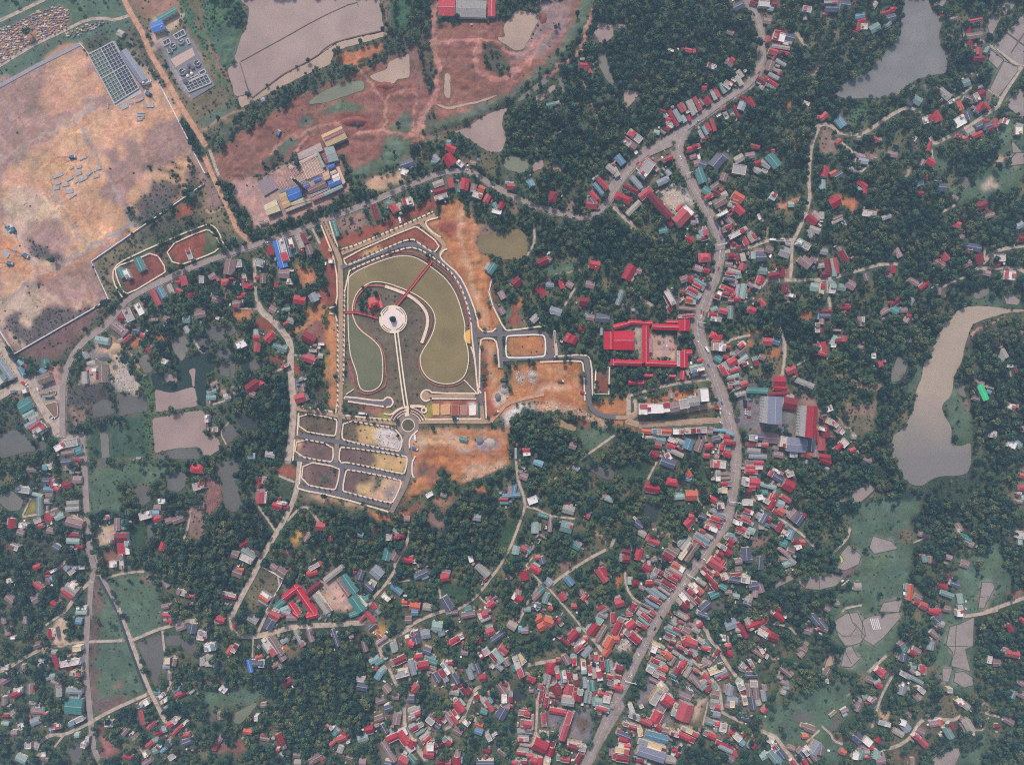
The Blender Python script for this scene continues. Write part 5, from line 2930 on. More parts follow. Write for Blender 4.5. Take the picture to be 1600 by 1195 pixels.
# colour of each kind of ground as it looks in flat daylight, and how many trees / bushes grow there
GROUND = dict(swamp=((62, 84, 68), .04, .22), 
    tan=((196, 152, 120), 0, 0), tanpatch=((190, 146, 120), 0, 0), palesoil=((192, 164, 142), 0, .02), orangetan=((192, 138, 104), 0, 0),
    redsoil=((142, 76, 62), 0, .008), redsoil2=((156, 124, 114), 0, .008), darkred=((128, 72, 64), 0, .02), brownsoil=((150, 112, 92), 0, .1),
    reddirt=((136, 92, 80), 0, .06), orangedirt=((178, 118, 78), 0, .01), orangesoil=((180, 114, 80), 0, .02), yellowsoil=((180, 140, 80), 0, .02),
    pinkdirt=((178, 138, 128), 0, .02), tansoil=((196, 158, 130), 0, .02), drysoil=((140, 112, 100), .04, .2), purplesoil=((112, 86, 82), 0, .08),
    greydirt=((140, 116, 112), .02, .15), greysoil=((140, 128, 128), 0, .02), dirt=((150, 118, 105), 0, .05), redrubble=((140, 95, 92), 0, .05),
    palegravel=((188, 172, 160), 0, .01), rubblegrey=((165, 148, 132), 0, .03), rubble=((188, 148, 122), 0, .03), palegold=((196, 160, 112), 0, .05),
    grassd=((86, 104, 84), .03, .12), grassbr=((78, 100, 82), 0, .05), grassdark=((70, 78, 62), 0, .25), darkgrass=((52, 76, 56), .05, .2), drygrass=((110, 100, 78), .06, .3),
    dryolive=((104, 88, 72), 0, .16), parkgrass=((108, 96, 78), 0, .1), parkgrass2=((104, 92, 76), 0, .06), scrub=((84, 82, 66), .1, .6), darkscrub=((86, 78, 78), .02, .55), darkswamp=((44, 62, 62), 0, .3), darkveg=((56, 68, 56), .25, .8),
    veg=((72, 98, 68), .06, .9), crop=((66, 102, 74), 0, .75), hedge=((48, 64, 48), .5, .9), yellowgrass=((150, 140, 62), 0, .04), limefield=((186, 190, 90), 0, 0),
    paddy=((150, 134, 128), 0, 0), paddytan=((176, 146, 126), 0, 0), mudpool=((152, 130, 122), 0, 0), mud=((146, 112, 92), 0, 0), mudbrown=((118, 94, 90), 0, .05), mudbank=((130, 100, 92), 0, .08),
    riverbank=((104, 86, 80), 0, .3), dike=((150, 120, 105), 0, .1), trackred=((172, 122, 110), 0, 0), dirtpath=((176, 140, 118), 0, 0),
    greytrack=((158, 142, 138), 0, 0), greytrackf=((164, 144, 134), 0, 0), greywall=((150, 140, 142), 0, 0), plantgrey=((150, 142, 142), 0, 0), greyasph=((124, 116, 122), 0, 0),
    conc=((176, 158, 146), 0, 0), concred=((168, 110, 106), 0, 0), court=((190, 152, 138), 0, 0), lane=((150, 132, 124), 0, 0), road=((146, 130, 126), 0, 0), dirtroad=((190, 144, 116), 0, 0),
    canal=((66, 70, 72), 0, 0), whitesheet=((214, 202, 194), 0, 0), plastic=((170, 160, 160), 0, 0))
veg1 = vnoise(SH, 9, 11); veg2 = vnoise(SH, 3.5, 12); veg3 = vnoise(SH, 30, 13)
base_a = np.array(lin(66, 84, 60)); base_b = np.array(lin(116, 104, 80))
t = np.clip((veg1 * .6 + veg2 * .5 - .60) * 3.0, 0, 1)[..., None]
COLR = base_a * (1 - t) + base_b * t
TREE = .92 - .80 * np.clip((veg2 * .6 + veg1 * .5 - .62) * 6, 0, 1) - .15 * (veg3 > .6)
BUSH = np.full(SH, .4)
BARE = np.zeros(SH)
def put(s, m, key, a=1.0):
    c, tr, bu = GROUND[key]
    c = np.array(lin(c))
    COLR[s][m] = COLR[s][m] * (1 - a) + c * a
    TREE[s][m] = tr; BUSH[s][m] = bu; BARE[s][m] = 1.0
# yards round the houses
yard_c = np.array(lin(128, 112, 106)); yard_d = np.array(lin(86, 84, 72))
YARD = np.zeros(SH)
for hx, hy, l, w, a, c in HOUSES:
    r = max(l, w) * .5 + 3.5
    i0 = max(0, int((hy - r - Y0) / CELL)); i1 = min(GH, int((hy + r - Y0) / CELL) + 2)
    j0 = max(0, int((hx - r - X0) / CELL)); j1 = min(GW, int((hx + r - X0) / CELL) + 2)
    s = (slice(i0, i1), slice(j0, j1))
    dd = np.hypot(WX[s] - hx, WY[s] - hy)
    YARD[s] += np.clip((r - dd) / 4, 0, 1)
ya = np.clip(YARD, 0, 1) * np.clip(.35 + .65 * veg2 + .3 * (YARD - 1), 0, 1)
yc = yard_c * veg1[..., None] + yard_d * (1 - veg1[..., None])
COLR = COLR * (1 - ya[..., None] * .85) + yc * ya[..., None] * .85
TREE = np.where(YARD > .3, TREE * np.clip(1.0 - .17 * YARD, .12, 1), TREE)

# the open north-west: worksites, before anything else
BIG = [('redsoil2', [(-60, 140), (125, 70), (250, 130), (330, 280), (200, 330), (170, 470), (30, 555), (-60, 480)]),
       ('reddirt', [(330, 240), (470, 150), (640, 80), (680, 40), (860, 20), (940, -60), (880, 100), (760, 190), (660, 220), (560, 245), (400, 240)]),
       ('drygrass', [(180, -60), (330, -60), (330, 60), (385, 190), (330, 240), (270, 160), (200, 40)]),
       ('grassd', [(-60, -60), (190, -60), (210, 60), (-60, 140)])]
for k, p in BIG:
    r = poly_mask(p, WX, WY)
    if r: put(r[0], r[1], k)
WATERS = []; RIBBONS = []
def blur(a, n):
    for _ in range(n):
        a = (np.roll(a, 1, 0) + a * 2 + np.roll(a, -1, 0)) / 4
        a = (np.roll(a, 1, 1) + a * 2 + np.roll(a, -1, 1)) / 4
    return a
HARD = ('road', 'conc', 'lane', 'dirtroad', 'greywall', 'canal')
LATE = HARD + ('greytrack', 'greytrackf', 'dirtpath', 'trackred', 'mudbank', 'crop', 'dike', 'orangedirt')
blurred = False
for t, k, w, pts in sorted(SHAPES, key=lambda q: q[0] == 'L' and q[1] in LATE):
    if t == 'L' and k in LATE and not blurred:
        blurred = True; COLR[:] = blur(COLR, 3)
    if t == 'F':
        r = poly_mask(pts, WX, WY)
        if r:
            d_, b_ = {'dense': (.98, .4), 'scrubby': (.38, .75), 'darkscrub': (.25, .8)}[k]
            TREE[r[0]][r[1]] = d_; BUSH[r[0]][r[1]] = b_
            gcol = np.array(lin((54, 64, 52) if k == 'dense' else (78, 82, 66)))
            COLR[r[0]][r[1]] = COLR[r[0]][r[1]] * .2 + gcol * .8
    elif t == 'W' and k == 'green2':
        r = poly_mask(pts, WX, WY)
        if r: put(r[0], r[1], 'swamp', .9)
    elif t == 'W': WATERS.append((k, pts))
    elif t == 'P':
        wide = k in ('tan', 'palesoil', 'redsoil2', 'tanpatch', 'orangetan', 'purplesoil', 'reddirt') and max(q[0] for q in pts) < 330 and max(q[1] for q in pts) < 560
        r = poly_mask(pts, *((WX2, WY2) if wide else (WX, WY)))
        if r: put(r[0], r[1], k, .92)
    elif t == 'L':
        hard = k in ('road', 'conc', 'lane', 'dirtroad', 'greywall', 'canal')
        r = line_mask(pts, w + (.5 if hard else 0), *((GX, GY) if hard else (WX, WY)))
        if r: put(r[0], r[1], k, 1 if hard else .85)
        if hard: RIBBONS.append((k, w, pts))
# wheel tracks on the open ground
rt = random.Random(12)
def track(x, y, a, n, curve, w, f):
    p = [(x, y)]
    for _ in range(n):
        a += rt.gauss(0, curve); x += 9 * math.cos(a); y += 9 * math.sin(a); p.append((x, y))
    r = line_mask(p, w, WX, WY)
    if r:
        s, m = r; m = m & (BARE[s] > .5) & (TREE[s] < .02)
        COLR[s][m] = COLR[s][m] * np.array(f)
for _ in range(260): track(rt.uniform(-20, 330), rt.uniform(70, 480), rt.choice((-.5, -.45, 1.05, 1.0, 2.6)) + rt.gauss(0, .15), rt.randint(6, 22), .09, rt.choice((1.6, 2.0, 2.6)), rt.choice(((1.13, 1.1, 1.08), (.86, .84, .84), (1.2, 1.14, 1.06), (.9, .84, .82))))
for _ in range(130): track(rt.uniform(360, 920), rt.uniform(0, 270), rt.uniform(-.9, .3), rt.randint(5, 16), .22, rt.choice((2.0, 2.6, 4)), rt.choice(((1.16, 1.12, 1.1), (.8, .76, .76), (1.24, 1.16, 1.06), (.86, .92, .86))))
for _ in range(120): track(rt.uniform(640, 960), rt.uniform(310, 760), rt.choice((1.2, 1.3, 0, .05, .3, 2.0)) + rt.gauss(0, .2), rt.randint(3, 12), .12, rt.choice((2.0, 2.2, 3)), rt.choice(((1.14, 1.16, 1.2), (.88, .76, .66), (1.16, 1.1, 1.04), (.84, .8, .78))))
for k, pts in WATERS:
    r = line_mask(pts + [pts[0]], 3.2, WX, WY)
    if r:
        s, m = r; COLR[s][m] = COLR[s][m] * .35 + np.array(lin(96, 88, 72)) * .65; TREE[s][m] *= .5
BLOCK = np.zeros(SH, bool)          # nothing may grow here
def block_poly(pts):
    r = poly_mask(pts, GX, GY)
    if r: BLOCK[r[0]] |= r[1]
def block_line(pts, w):
    r = line_mask(pts, w, GX, GY)
    if r: BLOCK[r[0]] |= r[1]
for k, pts in WATERS: block_poly(pts)
for k, w, pts in RIBBONS: block_line(pts, w + (6 if k in ('lane', 'conc') else 3))
for hx, hy, l, w, a, c in HOUSES:
    ca, sa = math.cos(math.radians(a)), math.sin(math.radians(a))
    l2, w2 = l / 2 + 2.3, w / 2 + 2.3
    block_poly([(hx + u * l2 * ca - v * w2 * sa, hy + u * l2 * sa + v * w2 * ca) for u, v in ((-1, -1), (1, -1), (1, 1), (-1, 1))])
# ------------------------------------------------------------------ roads and paving laid as sheets
Zc = [0.30]
def nz(step=.004):
    Zc[0] += step; return Zc[0]
M_ROAD = mat('road_asphalt', (146, 131, 126), .2, .08, .9, dirt=(166, 150, 142), dirt_amt=.6)
M_ASPH = mat('new_asphalt', (106, 99, 102), .12, .15, .85)
M_WORN = mat('worn_asphalt', (132, 116, 108), .16, .12, .9, dirt=(164, 138, 116), dirt_amt=.6)
M_DUST = mat('dusty_street', (166, 136, 112), .15, .1, .95, dirt=(190, 150, 118), dirt_amt=.6)
M_LANE = mat('lane_concrete', (182, 162, 146), .22, .12, .95, dirt=(124, 110, 98), dirt_amt=.7)
M_DIRT = mat('dirt_track', (192, 146, 118), .22, .1, 1, dirt=(160, 112, 92), dirt_amt=.8, bump=.4)
M_KERB = mat('pavement_slabs', (226, 200, 178), .14, .3, .9, dirt=(190, 150, 120), dirt_amt=.55)
M_KERBW = mat('new_pavement_slabs', (232, 220, 208), .1, .3, .9, dirt=(205, 175, 150), dirt_amt=.4)
M_CREAM = mat('cream_stone', (226, 206, 182), .12, .3, .8)
M_REDW = mat('red_brick_walk', (182, 96, 88), .15, .3, .85, dirt=(150, 80, 76), dirt_amt=.4)
M_PAINT = mat('road_paint', (214, 208, 200), .15, .8, .8)
M_GREYW = mat('grey_track', (150, 142, 146), .15, .2, .9)
M_CANAL = mat('canal_water', (62, 66, 70), .1, .05, .15, spec=.5)
M_WALLW = mat('white_wall', (222, 214, 214), .1, .4, .8)

MAIN = [(1166, -40), (1170, -5), (1178, 20), (1188, 44), (1191, 76), (1188, 106), (1172, 132), (1140, 152), (1100, 181), (1060, 209), (1012, 237), (986, 262), (962, 296), (946, 322), (930, 336), (912, 342), (880, 336), (840, 325), (810, 313), (770, 291), (746, 275), (726, 266), (690, 270), (640, 290), (580, 317), (500, 347), (460, 364), (396, 384), (360, 396), (320, 410), (260, 437), (202, 465), (180, 494), (164, 512), (140, 527), (120, 547), (108, 568), (102, 587), (99, 608), (98, 684)]
SOUTH = [(1072, 203), (1060, 224), (1060, 240), (1068, 264), (1086, 297), (1112, 343), (1122, 367), (1126, 385), (1123, 407), (1116, 431), (1107, 453), (1098, 474), (1090, 498), (1089, 516), (1094, 536), (1110, 570), (1121, 600), (1132, 634), (1143, 668), (1150, 700), (1149, 735), (1146, 760), (1141, 788), (1134, 816), (1117, 841), (1096, 872), (1072, 903), (1050, 932), (1030, 962), (1012, 996), (992, 1036), (966, 1086), (940, 1142), (914, 1200), (900, 1235)]
def bld(name, pts, w_px, m, thick=.0, smooth=1, closed=False, z=None):
    o = struct(ribbon(name, pts, w_px * PX, nz() if z is None else z, m, closed, thick, smooth))
    return o
for k, w, pts in RIBBONS:
    if k == 'road' and w >= 10: continue
    if k == 'road' : bld('side_road', pts, w, M_ROAD)
    elif k == 'lane': bld('lane', pts, w * 1.08, M_LANE)
    elif k == 'conc': bld('concrete_lane', pts, w * 1.08, M_LANE)
    elif k == 'dirtroad': bld('dirt_road', pts, w, M_DIRT)
    elif k == 'canal' and w > 2: bld('canal', pts, w, M_CANAL)
M_SHO = mat('dusty_shoulder', (160, 138, 122), .25, .2, 1, dirt=(112, 100, 84), dirt_amt=.8)
def shoulder(pts, w, seed):
    r = random.Random(seed); p = chaikin(pts, 2, False); L_ = []; R_ = []
    for i, (a, b) in enumerate(p):
        a1, b1 = p[max(0, i - 1)]; a2, b2 = p[min(len(p) - 1, i + 1)]; d = math.hypot(a2 - a1, b2 - b1)
        nx, ny = -(b2 - b1) / d, (a2 - a1) / d
        L_.append((a + nx * (w / 2 + r.uniform(0, 2.2)), b + ny * (w / 2 + r.uniform(0, 2.2)))); R_.append((a - nx * (w / 2 + r.uniform(0, 2.2)), b - ny * (w / 2 + r.uniform(0, 2.2))))
    n = len(p); z = .24
    struct(mesh_obj('road_shoulder', [(X(a), Y(b), z + seed * .004) for a, b in L_ + R_], [(i, i + 1, n + i + 1, n + i) for i in range(n - 1)], M_SHO))
shoulder(MAIN, 8.6, 1); shoulder(SOUTH, 13.4, 2)
bld('main_road', MAIN, 8.0, M_ROAD); bld('main_road', SOUTH, 12.6, M_ROAD)
bld('road_junction', [(1012, 238), (1040, 226), (1072, 212)], 14, M_ROAD)
block_line(MAIN, 11); block_line(SOUTH, 16.5)
# centre line: short dashes, one sheet per road
def dashes(pts, w, on, off, name):
    pts = chaikin(pts, 1, False); mb = MB(); z = nz(.01); acc = 0
    for (ax, ay), (bx, by) in zip(pts[:-1], pts[1:]):
        l = math.hypot(bx - ax, by - ay); ux, uy = (bx - ax) / l, (by - ay) / l; s = 0
        while s < l:
            e = min(l, s + on); A = (X(ax + ux * s), Y(ay + uy * s)); B = (X(ax + ux * e), Y(ay + uy * e))
            dx, dy = (uy * w / 2 * PX, ux * w / 2 * PX)
            mb.add([(A[0] - dx, A[1] - dy, z), (B[0] - dx, B[1] - dy, z), (B[0] + dx, B[1] + dy, z), (A[0] + dx, A[1] + dy, z)], [(0, 1, 2, 3)])
            s += on + off
    me = mb.build(name, M_PAINT); struct(me)
dashes(SOUTH, .35, 3.5, 4, 'road_marking'); dashes(MAIN[:32], .25, 3, 5, 'road_marking')
# streets of the new park quarter
PARKR = [
 (M_DUST, 7.5, [(505, 342), (527, 395), (533, 414), (533, 540), (532, 600), (532, 650)]),
 (M_DUST, 6.5, [(534, 396), (650, 348.5), (680, 336)]), (M_DUST, 6.5, [(655, 346), (689, 376), (695, 385), (688, 398)]),
 (M_ASPH, 6.5, [(533, 418), (568, 404.5), (628, 382.5), (649, 381.5), (671, 390.5), (690, 406), (703, 418.5), (719, 438.6), (731, 466.7), (740, 500), (742, 524), (746, 558), (751, 606), (752, 636)]),
 (M_DUST, 6.5, [(752, 634), (755, 662)]),
 (M_DUST, 7, [(462, 637.5), (515, 646), (535, 651), (621, 661)]),
 (M_WORN, 7, [(532, 648), (531, 660), (526, 698), (525, 724)]), (M_ASPH, 7, [(535.5, 724), (531.4, 768), (531, 774)]),
 (M_ASPH, 7.5, [(464, 679), (528, 689.6), (630, 707), (640, 709)]), (M_ASPH, 7.5, [(462, 715.5), (528, 725.6), (635, 746.7)]), (M_ASPH, 7.5, [(467, 759.5), (531.4, 771.3), (610, 790.5)]),
 (M_WORN, 7.5, [(636, 672), (633, 698), (641, 712), (640, 746), (611, 800)]),
 (M_DUST, 6.5, [(650, 659), (690, 658), (755, 659), (770, 657)]),
 (M_DIRT, 5, [(768, 657), (780, 645), (790, 632), (812, 624), (850, 616)]),
 (M_ASPH, 6, [(539, 622), (598, 630.7), (606, 629)]), (M_DUST, 5, [(742, 618.5), (672, 618.5)]),
 (M_ASPH, 7.5, [(739, 524), (790, 521.5), (850, 519.5), (857.5, 528), (858, 548), (861, 557), (908, 556.5), (918, 563), (919, 618), (923, 637), (938, 649), (965, 652)]),
 (M_ASPH, 8, [(781, 508), (782, 576)]), (M_ASPH, 7.5, [(784, 561), (862, 557)]),
 (M_DUST, 6, [(962, 652), (980, 652), (1000, 644), (1060, 642), (1120, 632)]), (M_DUST, 6, [(980, 655), (1000, 664), (1060, 660), (1126, 655)])]
for m, w, p in PARKR:
    bld('park_street', p, w, m); block_line(p, w + 2)
zr = nz(.01)
struct(sheet('roundabout', disc(638, 664, 17.5), zr, M_WORN)); block_poly(disc(638, 664, 19))
struct(sheet('turning_circle', disc(607, 628, 7), nz(), M_ASPH)); struct(sheet('turning_circle', disc(665, 618.5, 7), nz(), M_DUST))
def walk(p, w=2.4, m=M_KERB, closed=False, sm=1, h=.16):
    o = struct(ribbon('pavement', p, w * PX, nz(.002) + h, m, closed, h + .25, sm)); block_line(p + ([p[0]] if closed else []), w + 1); return o
WALKS = []
LOTS = [[(468, 644), (525, 653.6), (527, 660), (525, 678), (521, 681.5), (467, 672)],
 [(537.5, 655.5), (587, 664), (616, 668), (629.5, 684), (626, 702), (621, 705), (538.5, 688), (534, 682)],
 [(465, 684), (520.5, 694), (521, 717), (516, 722), (460.5, 711)],
 [(535.5, 697.5), (634, 711.5), (637, 717), (633, 738), (628, 740), (544, 721.5), (530, 723), (531, 701)],
 [(474.5, 720), (530.5, 729.5), (530.5, 741), (525.5, 762.5), (521, 765), (471, 755.5)],
 [(544.5, 732.5), (625, 748.5), (628, 755), (615, 783), (610, 785.5), (539, 768), (535.5, 765), (540, 737)],
 [(537, 402.5), (646.7, 354), (655, 356.5), (688, 382.5), (680.5, 393.5), (675, 394), (653, 379), (645, 373.3), (624.6, 378.4), (547, 414), (539.5, 413)],
 [(790.5, 527), (796, 524.5), (846, 522.5), (852, 527), (852.5, 554), (847, 557.5), (796, 559.5), (790.5, 556)]]
for p in LOTS: walk(p, 2.2, M_KERBW if p[0][0] > 780 else M_KERB, True)
for p in ([(515, 346), (527, 386), (535, 391.4), (612, 360.3), (677, 331)], [(685, 340), (667, 345), (664.7, 350), (673, 362), (689, 371)],
          [(699, 389), (691, 392.5), (687, 400.5), (693, 408.5), (717, 428.6), (731, 454.7), (745, 493), (749, 517), (768, 519), (775, 513)],
          [(537, 600), (538, 540), (539, 427), (568, 412.5), (628.6, 388.5), (648.7, 386.5), (671, 398), (700, 420), (716, 440), (727, 465), (736, 500), (737.5, 527), (742, 560), (746, 607), (748, 615)],
          [(502, 352), (526, 412), (528, 478), (515, 481.5)], [(515, 489.5), (527.5, 492), (528.5, 540), (528, 640)],
          [(749, 606), (750, 532), (756, 528.5), (770, 528.5), (777, 536), (780, 574)], [(770, 478), (788, 515), (796, 516.5), (852, 509)],
          [(866, 516), (871, 551)], [(844, 566), (906, 563), (912, 570), (913.5, 626)], [(926, 622), (924, 562), (915, 553.5), (866, 557)],
          [(736, 542), (742, 558), (746, 607), (752, 614)], [(758, 612), (760, 654)],
          [(467, 634), (516, 642), (528, 645), (528, 560)], [(538, 623), (540, 619), (598, 627), (604, 620), (612, 621.5), (615, 629), (611, 635), (604, 636)], [(544, 627), (600, 635)],
          [(748, 614.5), (676, 614), (671, 609.5), (664, 609), (658, 614), (658, 622), (665, 627.5), (672, 624)], [(675, 622.5), (744, 623)],
          [(536, 648), (560, 651), (618, 656)], [(657, 655), (700, 654.5), (752, 654)], [(465.5, 757.5), (466, 764), (520, 774), (605, 798), (607, 800)], [(467, 645), (465, 680)], [(461, 686), (458, 720)], [(471, 722), (468, 756)],
          [(649, 712), (644, 722), (644, 740), (647, 746)], [(653, 672), (640, 684), (640, 700)]):
    walk(p)
# pavements of the two red lots on the west
for p in ([(192, 465), (177, 440), (178, 418), (200, 403), (320, 351), (333, 352), (342, 362), (350, 382), (358, 392)], [(181, 417), (210, 407), (243, 393), (262, 423), (250, 431), (202, 460), (192, 455), (182, 430)],
          [(258, 387), (320, 359), (331, 361), (344, 379), (342, 391), (318, 402), (274, 417)]):
    walk(p, 2.0, M_KERB, p is not None and p[0] != (192, 465))
for p in ([(181, 417), (210, 407), (243, 393), (262, 423), (202, 460)], [(258, 387), (320, 359), (344, 379), (342, 391), (274, 417)]): block_poly(p); block_line(p + [p[0]], 9)
# boundary walls of the worksites
def wallrun(name, pts, w, h, m, label, smooth=0):
    o = ribbon(name, pts, w, h + .0, m, False, h + .3, smooth)
    return tag(o, label, 'wall')
wallrun('boundary_wall', [(126, 69), (140, 86)], .7, 2.2, M_WALLW, 'short white wall at the upper corner of the big filter basin')
wallrun('boundary_wall', [(248, 128), (276, 182), (300, 229), (306, 243), (321, 272)], .9, 2.2, M_WALLW, 'long white wall between the tan worksite and the dirt road')
wallrun('boundary_wall', [(320, 288), (144, 409), (171, 468)], .9, 2.2, M_WALLW, 'white angled wall along the dark scrub below the worksite')
wallrun('boundary_wall', [(171, 468), (154, 478), (24, 553), (0, 515)], .9, 2.2, M_WALLW, 'white wall round the purple burnt field in the west')
wallrun('boundary_wall', [(-4, 137), (60, 102), (126, 69)], 4.2, .5, M_GREYW, 'broad grey wall bank on the upper side of the tan worksite')
wallrun('boundary_wall', [(408, 883), (444, 904), (417, 952)], .8, 2, M_WALLW, 'white wall round the bare plot beside the lane bend')
wallrun('boundary_wall', [(768, 440), (764, 457), (770, 478)], .8, 2, M_WALLW, 'white wall curving along the orange cutting')
wallrun('boundary_wall', [(931, 574), (952, 574), (951, 616), (929, 615), (931, 574)], 1.4, 1.8, M_KERBW, 'pale wall enclosing the small walled garden by the asphalt bend')

PADC = dict(paddy=mat('paddy_mud', (150, 136, 130), .12, .05, .6, dirt=(124, 110, 100), dirt_amt=.6), paddytan=mat('paddy_tan', (174, 146, 128), .12, .05, .8), mudpool=mat('paddy_pool', (150, 132, 126), .1, .04, .3), limefield=mat('lime_field', (176, 186, 84), .12, .3, .9))
M_BUND = mat('grass_bund', (70, 84, 60), .25, .3, 1)
for i, (t, k, w, pts) in enumerate(SHAPES):
    if t == 'P' and k in PADC:
        struct(sheet('paddy_field', ragged(soften(pts, 1), .5, 5, i), .2 + i * .0002, PADC[k])); struct(ribbon('field_bund', pts, 1.1 * PX, .3 + nz(.001) * .1, M_BUND, True, .3, 0)); block_poly(pts)
for t, k, w, pts in SHAPES:
    if t == 'L' and k == 'canal' and w < 2: struct(ribbon('field_bund', pts, 1.0 * PX, .32 + nz(.001) * .1, M_BUND, False, .3, 0))
# ------------------------------------------------------------------ water
WCOL = dict(mud=(150, 118, 98), murk=(158, 134, 126), murk2=(172, 146, 128), grey=(120, 114, 106), grey2=(100, 97, 92), green=(118, 120, 100), green2=(84, 98, 84), olive=(128, 112, 78), dark=(58, 66, 66), dark2=(62, 68, 74),
            darkgreen=(44, 60, 54), lake=(124, 120, 118), river=(166, 148, 130), tanpond=(158, 132, 98), park=(130, 114, 78), parkarm=(106, 106, 80))
def water_mat(k):
    m = mat('water_' + k, WCOL[k], .2, .012, .15, spec=.22, fine=.05, dirt=tuple(int(c * .86) for c in WCOL[k]), dirt_amt=.7)
    return m
ZW = .26
for i, (k, pts) in enumerate(WATERS):
    if k == 'river' or (k == 'lake' and min(q[1] for q in pts) > 600): continue
    p = ragged(soften(soften(pts, 3), 1), .7, 5, i)
    ZW += .003
    nm = 'river' if k == 'river' else 'lake' if k == 'lake' else 'pond'
    struct(sheet(nm, p, ZW, water_mat(k)))
RIVER = [(1602, 484), (1576, 483), (1532, 478), (1506, 479), (1490, 490), (1474, 504), (1470, 516), (1460, 530), (1454, 544), (1443, 552), (1447, 556), (1441, 578), (1440, 590), (1430, 614), (1428, 638), (1420, 654), (1416, 662), (1408, 672), (1394, 681), (1391, 700), (1398, 722), (1407, 738), (1412, 749), (1424, 757), (1440, 760), (1452, 750), (1466, 744), (1496, 743), (1512, 739), (1517, 722), (1517, 690), (1500, 698), (1488, 694), (1486, 666), (1474, 648), (1470, 634), (1486, 618), (1490, 588), (1502, 566), (1508, 537), (1518, 508), (1534, 500), (1552, 495), (1578, 488), (1602, 487)]
rm = mat('water_river', WCOL['river'], .12, .012, .15, spec=.22, fine=.05)
_n = rm.node_tree.nodes; _k = rm.node_tree.links      # brown silt upstream settles out towards the still pool
_g = _n.new('ShaderNodeNewGeometry'); _s = _n.new('ShaderNodeSeparateXYZ'); _k.new(_g.outputs['Position'], _s.inputs[0])
_q = _n.new('ShaderNodeTexNoise'); _q.inputs['Scale'].default_value = .02; _q.inputs['Detail'].default_value = 4; _k.new(_g.outputs['Position'], _q.inputs['Vector'])
_a = _n.new('ShaderNodeMath'); _a.operation = 'MULTIPLY_ADD'; _k.new(_q.outputs['Fac'], _a.inputs[0]); _a.inputs[1].default_value = 46; _k.new(_s.outputs[1], _a.inputs[2])
_r = _n.new('ShaderNodeMapRange'); _k.new(_a.outputs[0], _r.inputs[0]); _r.inputs[1].default_value = -62; _r.inputs[2].default_value = 12
_m = _n.new('ShaderNodeMix'); _m.data_type = 'RGBA'; _b = _n['Principled BSDF']; _o = _b.inputs['Base Color'].links[0].from_socket
_k.new(_r.outputs[0], _m.inputs['Factor']); _m.inputs[6].default_value = (*lin(124, 118, 114), 1); _k.new(_o, _m.inputs[7]); _k.new(_m.outputs[2], _b.inputs['Base Color'])
struct(sheet('river', ragged(soften(soften(RIVER, 4), 2), .8, 5, 5), ZW + .01, rm)); block_poly(RIVER)
M_DYKE = mat('dyke_mud', (104, 80, 74), .25, .3, .95, dirt=(84, 84, 62), dirt_amt=.6)
for t, k, w, pts in SHAPES:
    if t == 'L' and k == 'mudbank' and w < 3:
        struct(ribbon('dyke', ragged(pts, .4, 6, 3)[:-1] if False else pts, w * PX * .9, ZW + .1 + nz(.002) * .1, M_DYKE, False, .35, 1))
LAKE = [(544, 438), (548, 430.6), (566, 419.5), (612.5, 401.5), (640, 399.4), (659, 407), (679, 421.5), (697, 435.6), (714, 460.7), (724.5, 497), (727, 510), (725.6, 526), (731, 544), (733, 562), (728, 586), (714, 598), (696, 600.5), (676, 596), (662, 584), (656, 566), (658, 552), (670, 534), (678.5, 516), (681, 500), (677, 484), (661, 467), (638.6, 454.7), (612.5, 444.6), (590, 439.6), (574, 443), (558, 457), (552, 472.8), (550.5, 487), (552, 496), (560, 514), (588, 534), (598, 550), (599, 590), (594, 604), (580, 612), (565, 610), (560, 598), (558, 582), (550, 562), (546, 544), (544, 498)]
i0 = LAKE.index((550.5, 487)); i1 = LAKE.index((544, 498))
struct(sheet('park_lake', LAKE[:1] + chaikin(LAKE[:i0 + 1], 2, False) + [(544, 487)], nz(), water_mat('park')))
struct(sheet('park_lake', [(544, 487)] + chaikin(LAKE[i0:i1 + 1], 2, False), nz(), water_mat('parkarm')))
block_poly(LAKE)
def near(w, p, m, name='quay', h=.4, closed=False): 
    o = struct(ribbon(name, p, w * PX, nz(.002) + h, m, closed, h + .2, 2)); block_line(p + ([p[0]] if closed else []), w + 1); return o
near(1.3, LAKE, M_CREAM, closed=True)
M_BRK = mat('brown_brick_bank', (118, 84, 76), .2, .4, .9)
near(3.2, [(552, 426), (598, 403), (640, 395), (664, 404), (684, 418), (703, 435), (720, 461), (729, 492), (731, 508)], M_BRK, 'lake_bank', .2)
near(1.0, [(598, 398), (620, 393.5), (640.6, 393), (660.7, 399), (676, 409), (694, 421), (711, 437.6), (724, 462), (732, 492), (734.5, 513), (735, 530)], M_REDW, 'brick_walk', .3)
near(2.8, [(616, 448), (638.6, 459), (661, 471.5), (673, 487), (676, 500), (672, 516), (662, 536)], M_BRK, 'lake_bank', .2)
near(2, [(576, 446), (600, 447), (622, 453)], M_REDW, 'brick_walk', .3)
near(2.2, [(576, 445), (560, 460), (554.5, 474), (553.5, 484)], M_REDW, 'brick_walk', .3)
near(1.3, [(552.5, 492), (556, 506), (572, 522), (590, 533), (600, 549), (603.5, 575), (604, 602), (594, 609), (577, 616), (564, 614), (554, 608), (553, 590), (542, 562)], M_REDW, 'brick_walk', .3)
near(1.2, [(680, 500), (679, 514), (670, 533), (658, 552), (654, 566), (657, 582), (668, 596), (686, 603.5), (706, 603.5), (722, 598), (730, 588)], M_REDW, 'brick_walk', .25)
near(4.6, [(602, 447.5), (622, 454.5), (638, 461), (656, 474), (666, 487), (669, 500), (667, 514), (659, 536)], M_KERB, 'lakeside_plaza', .35)
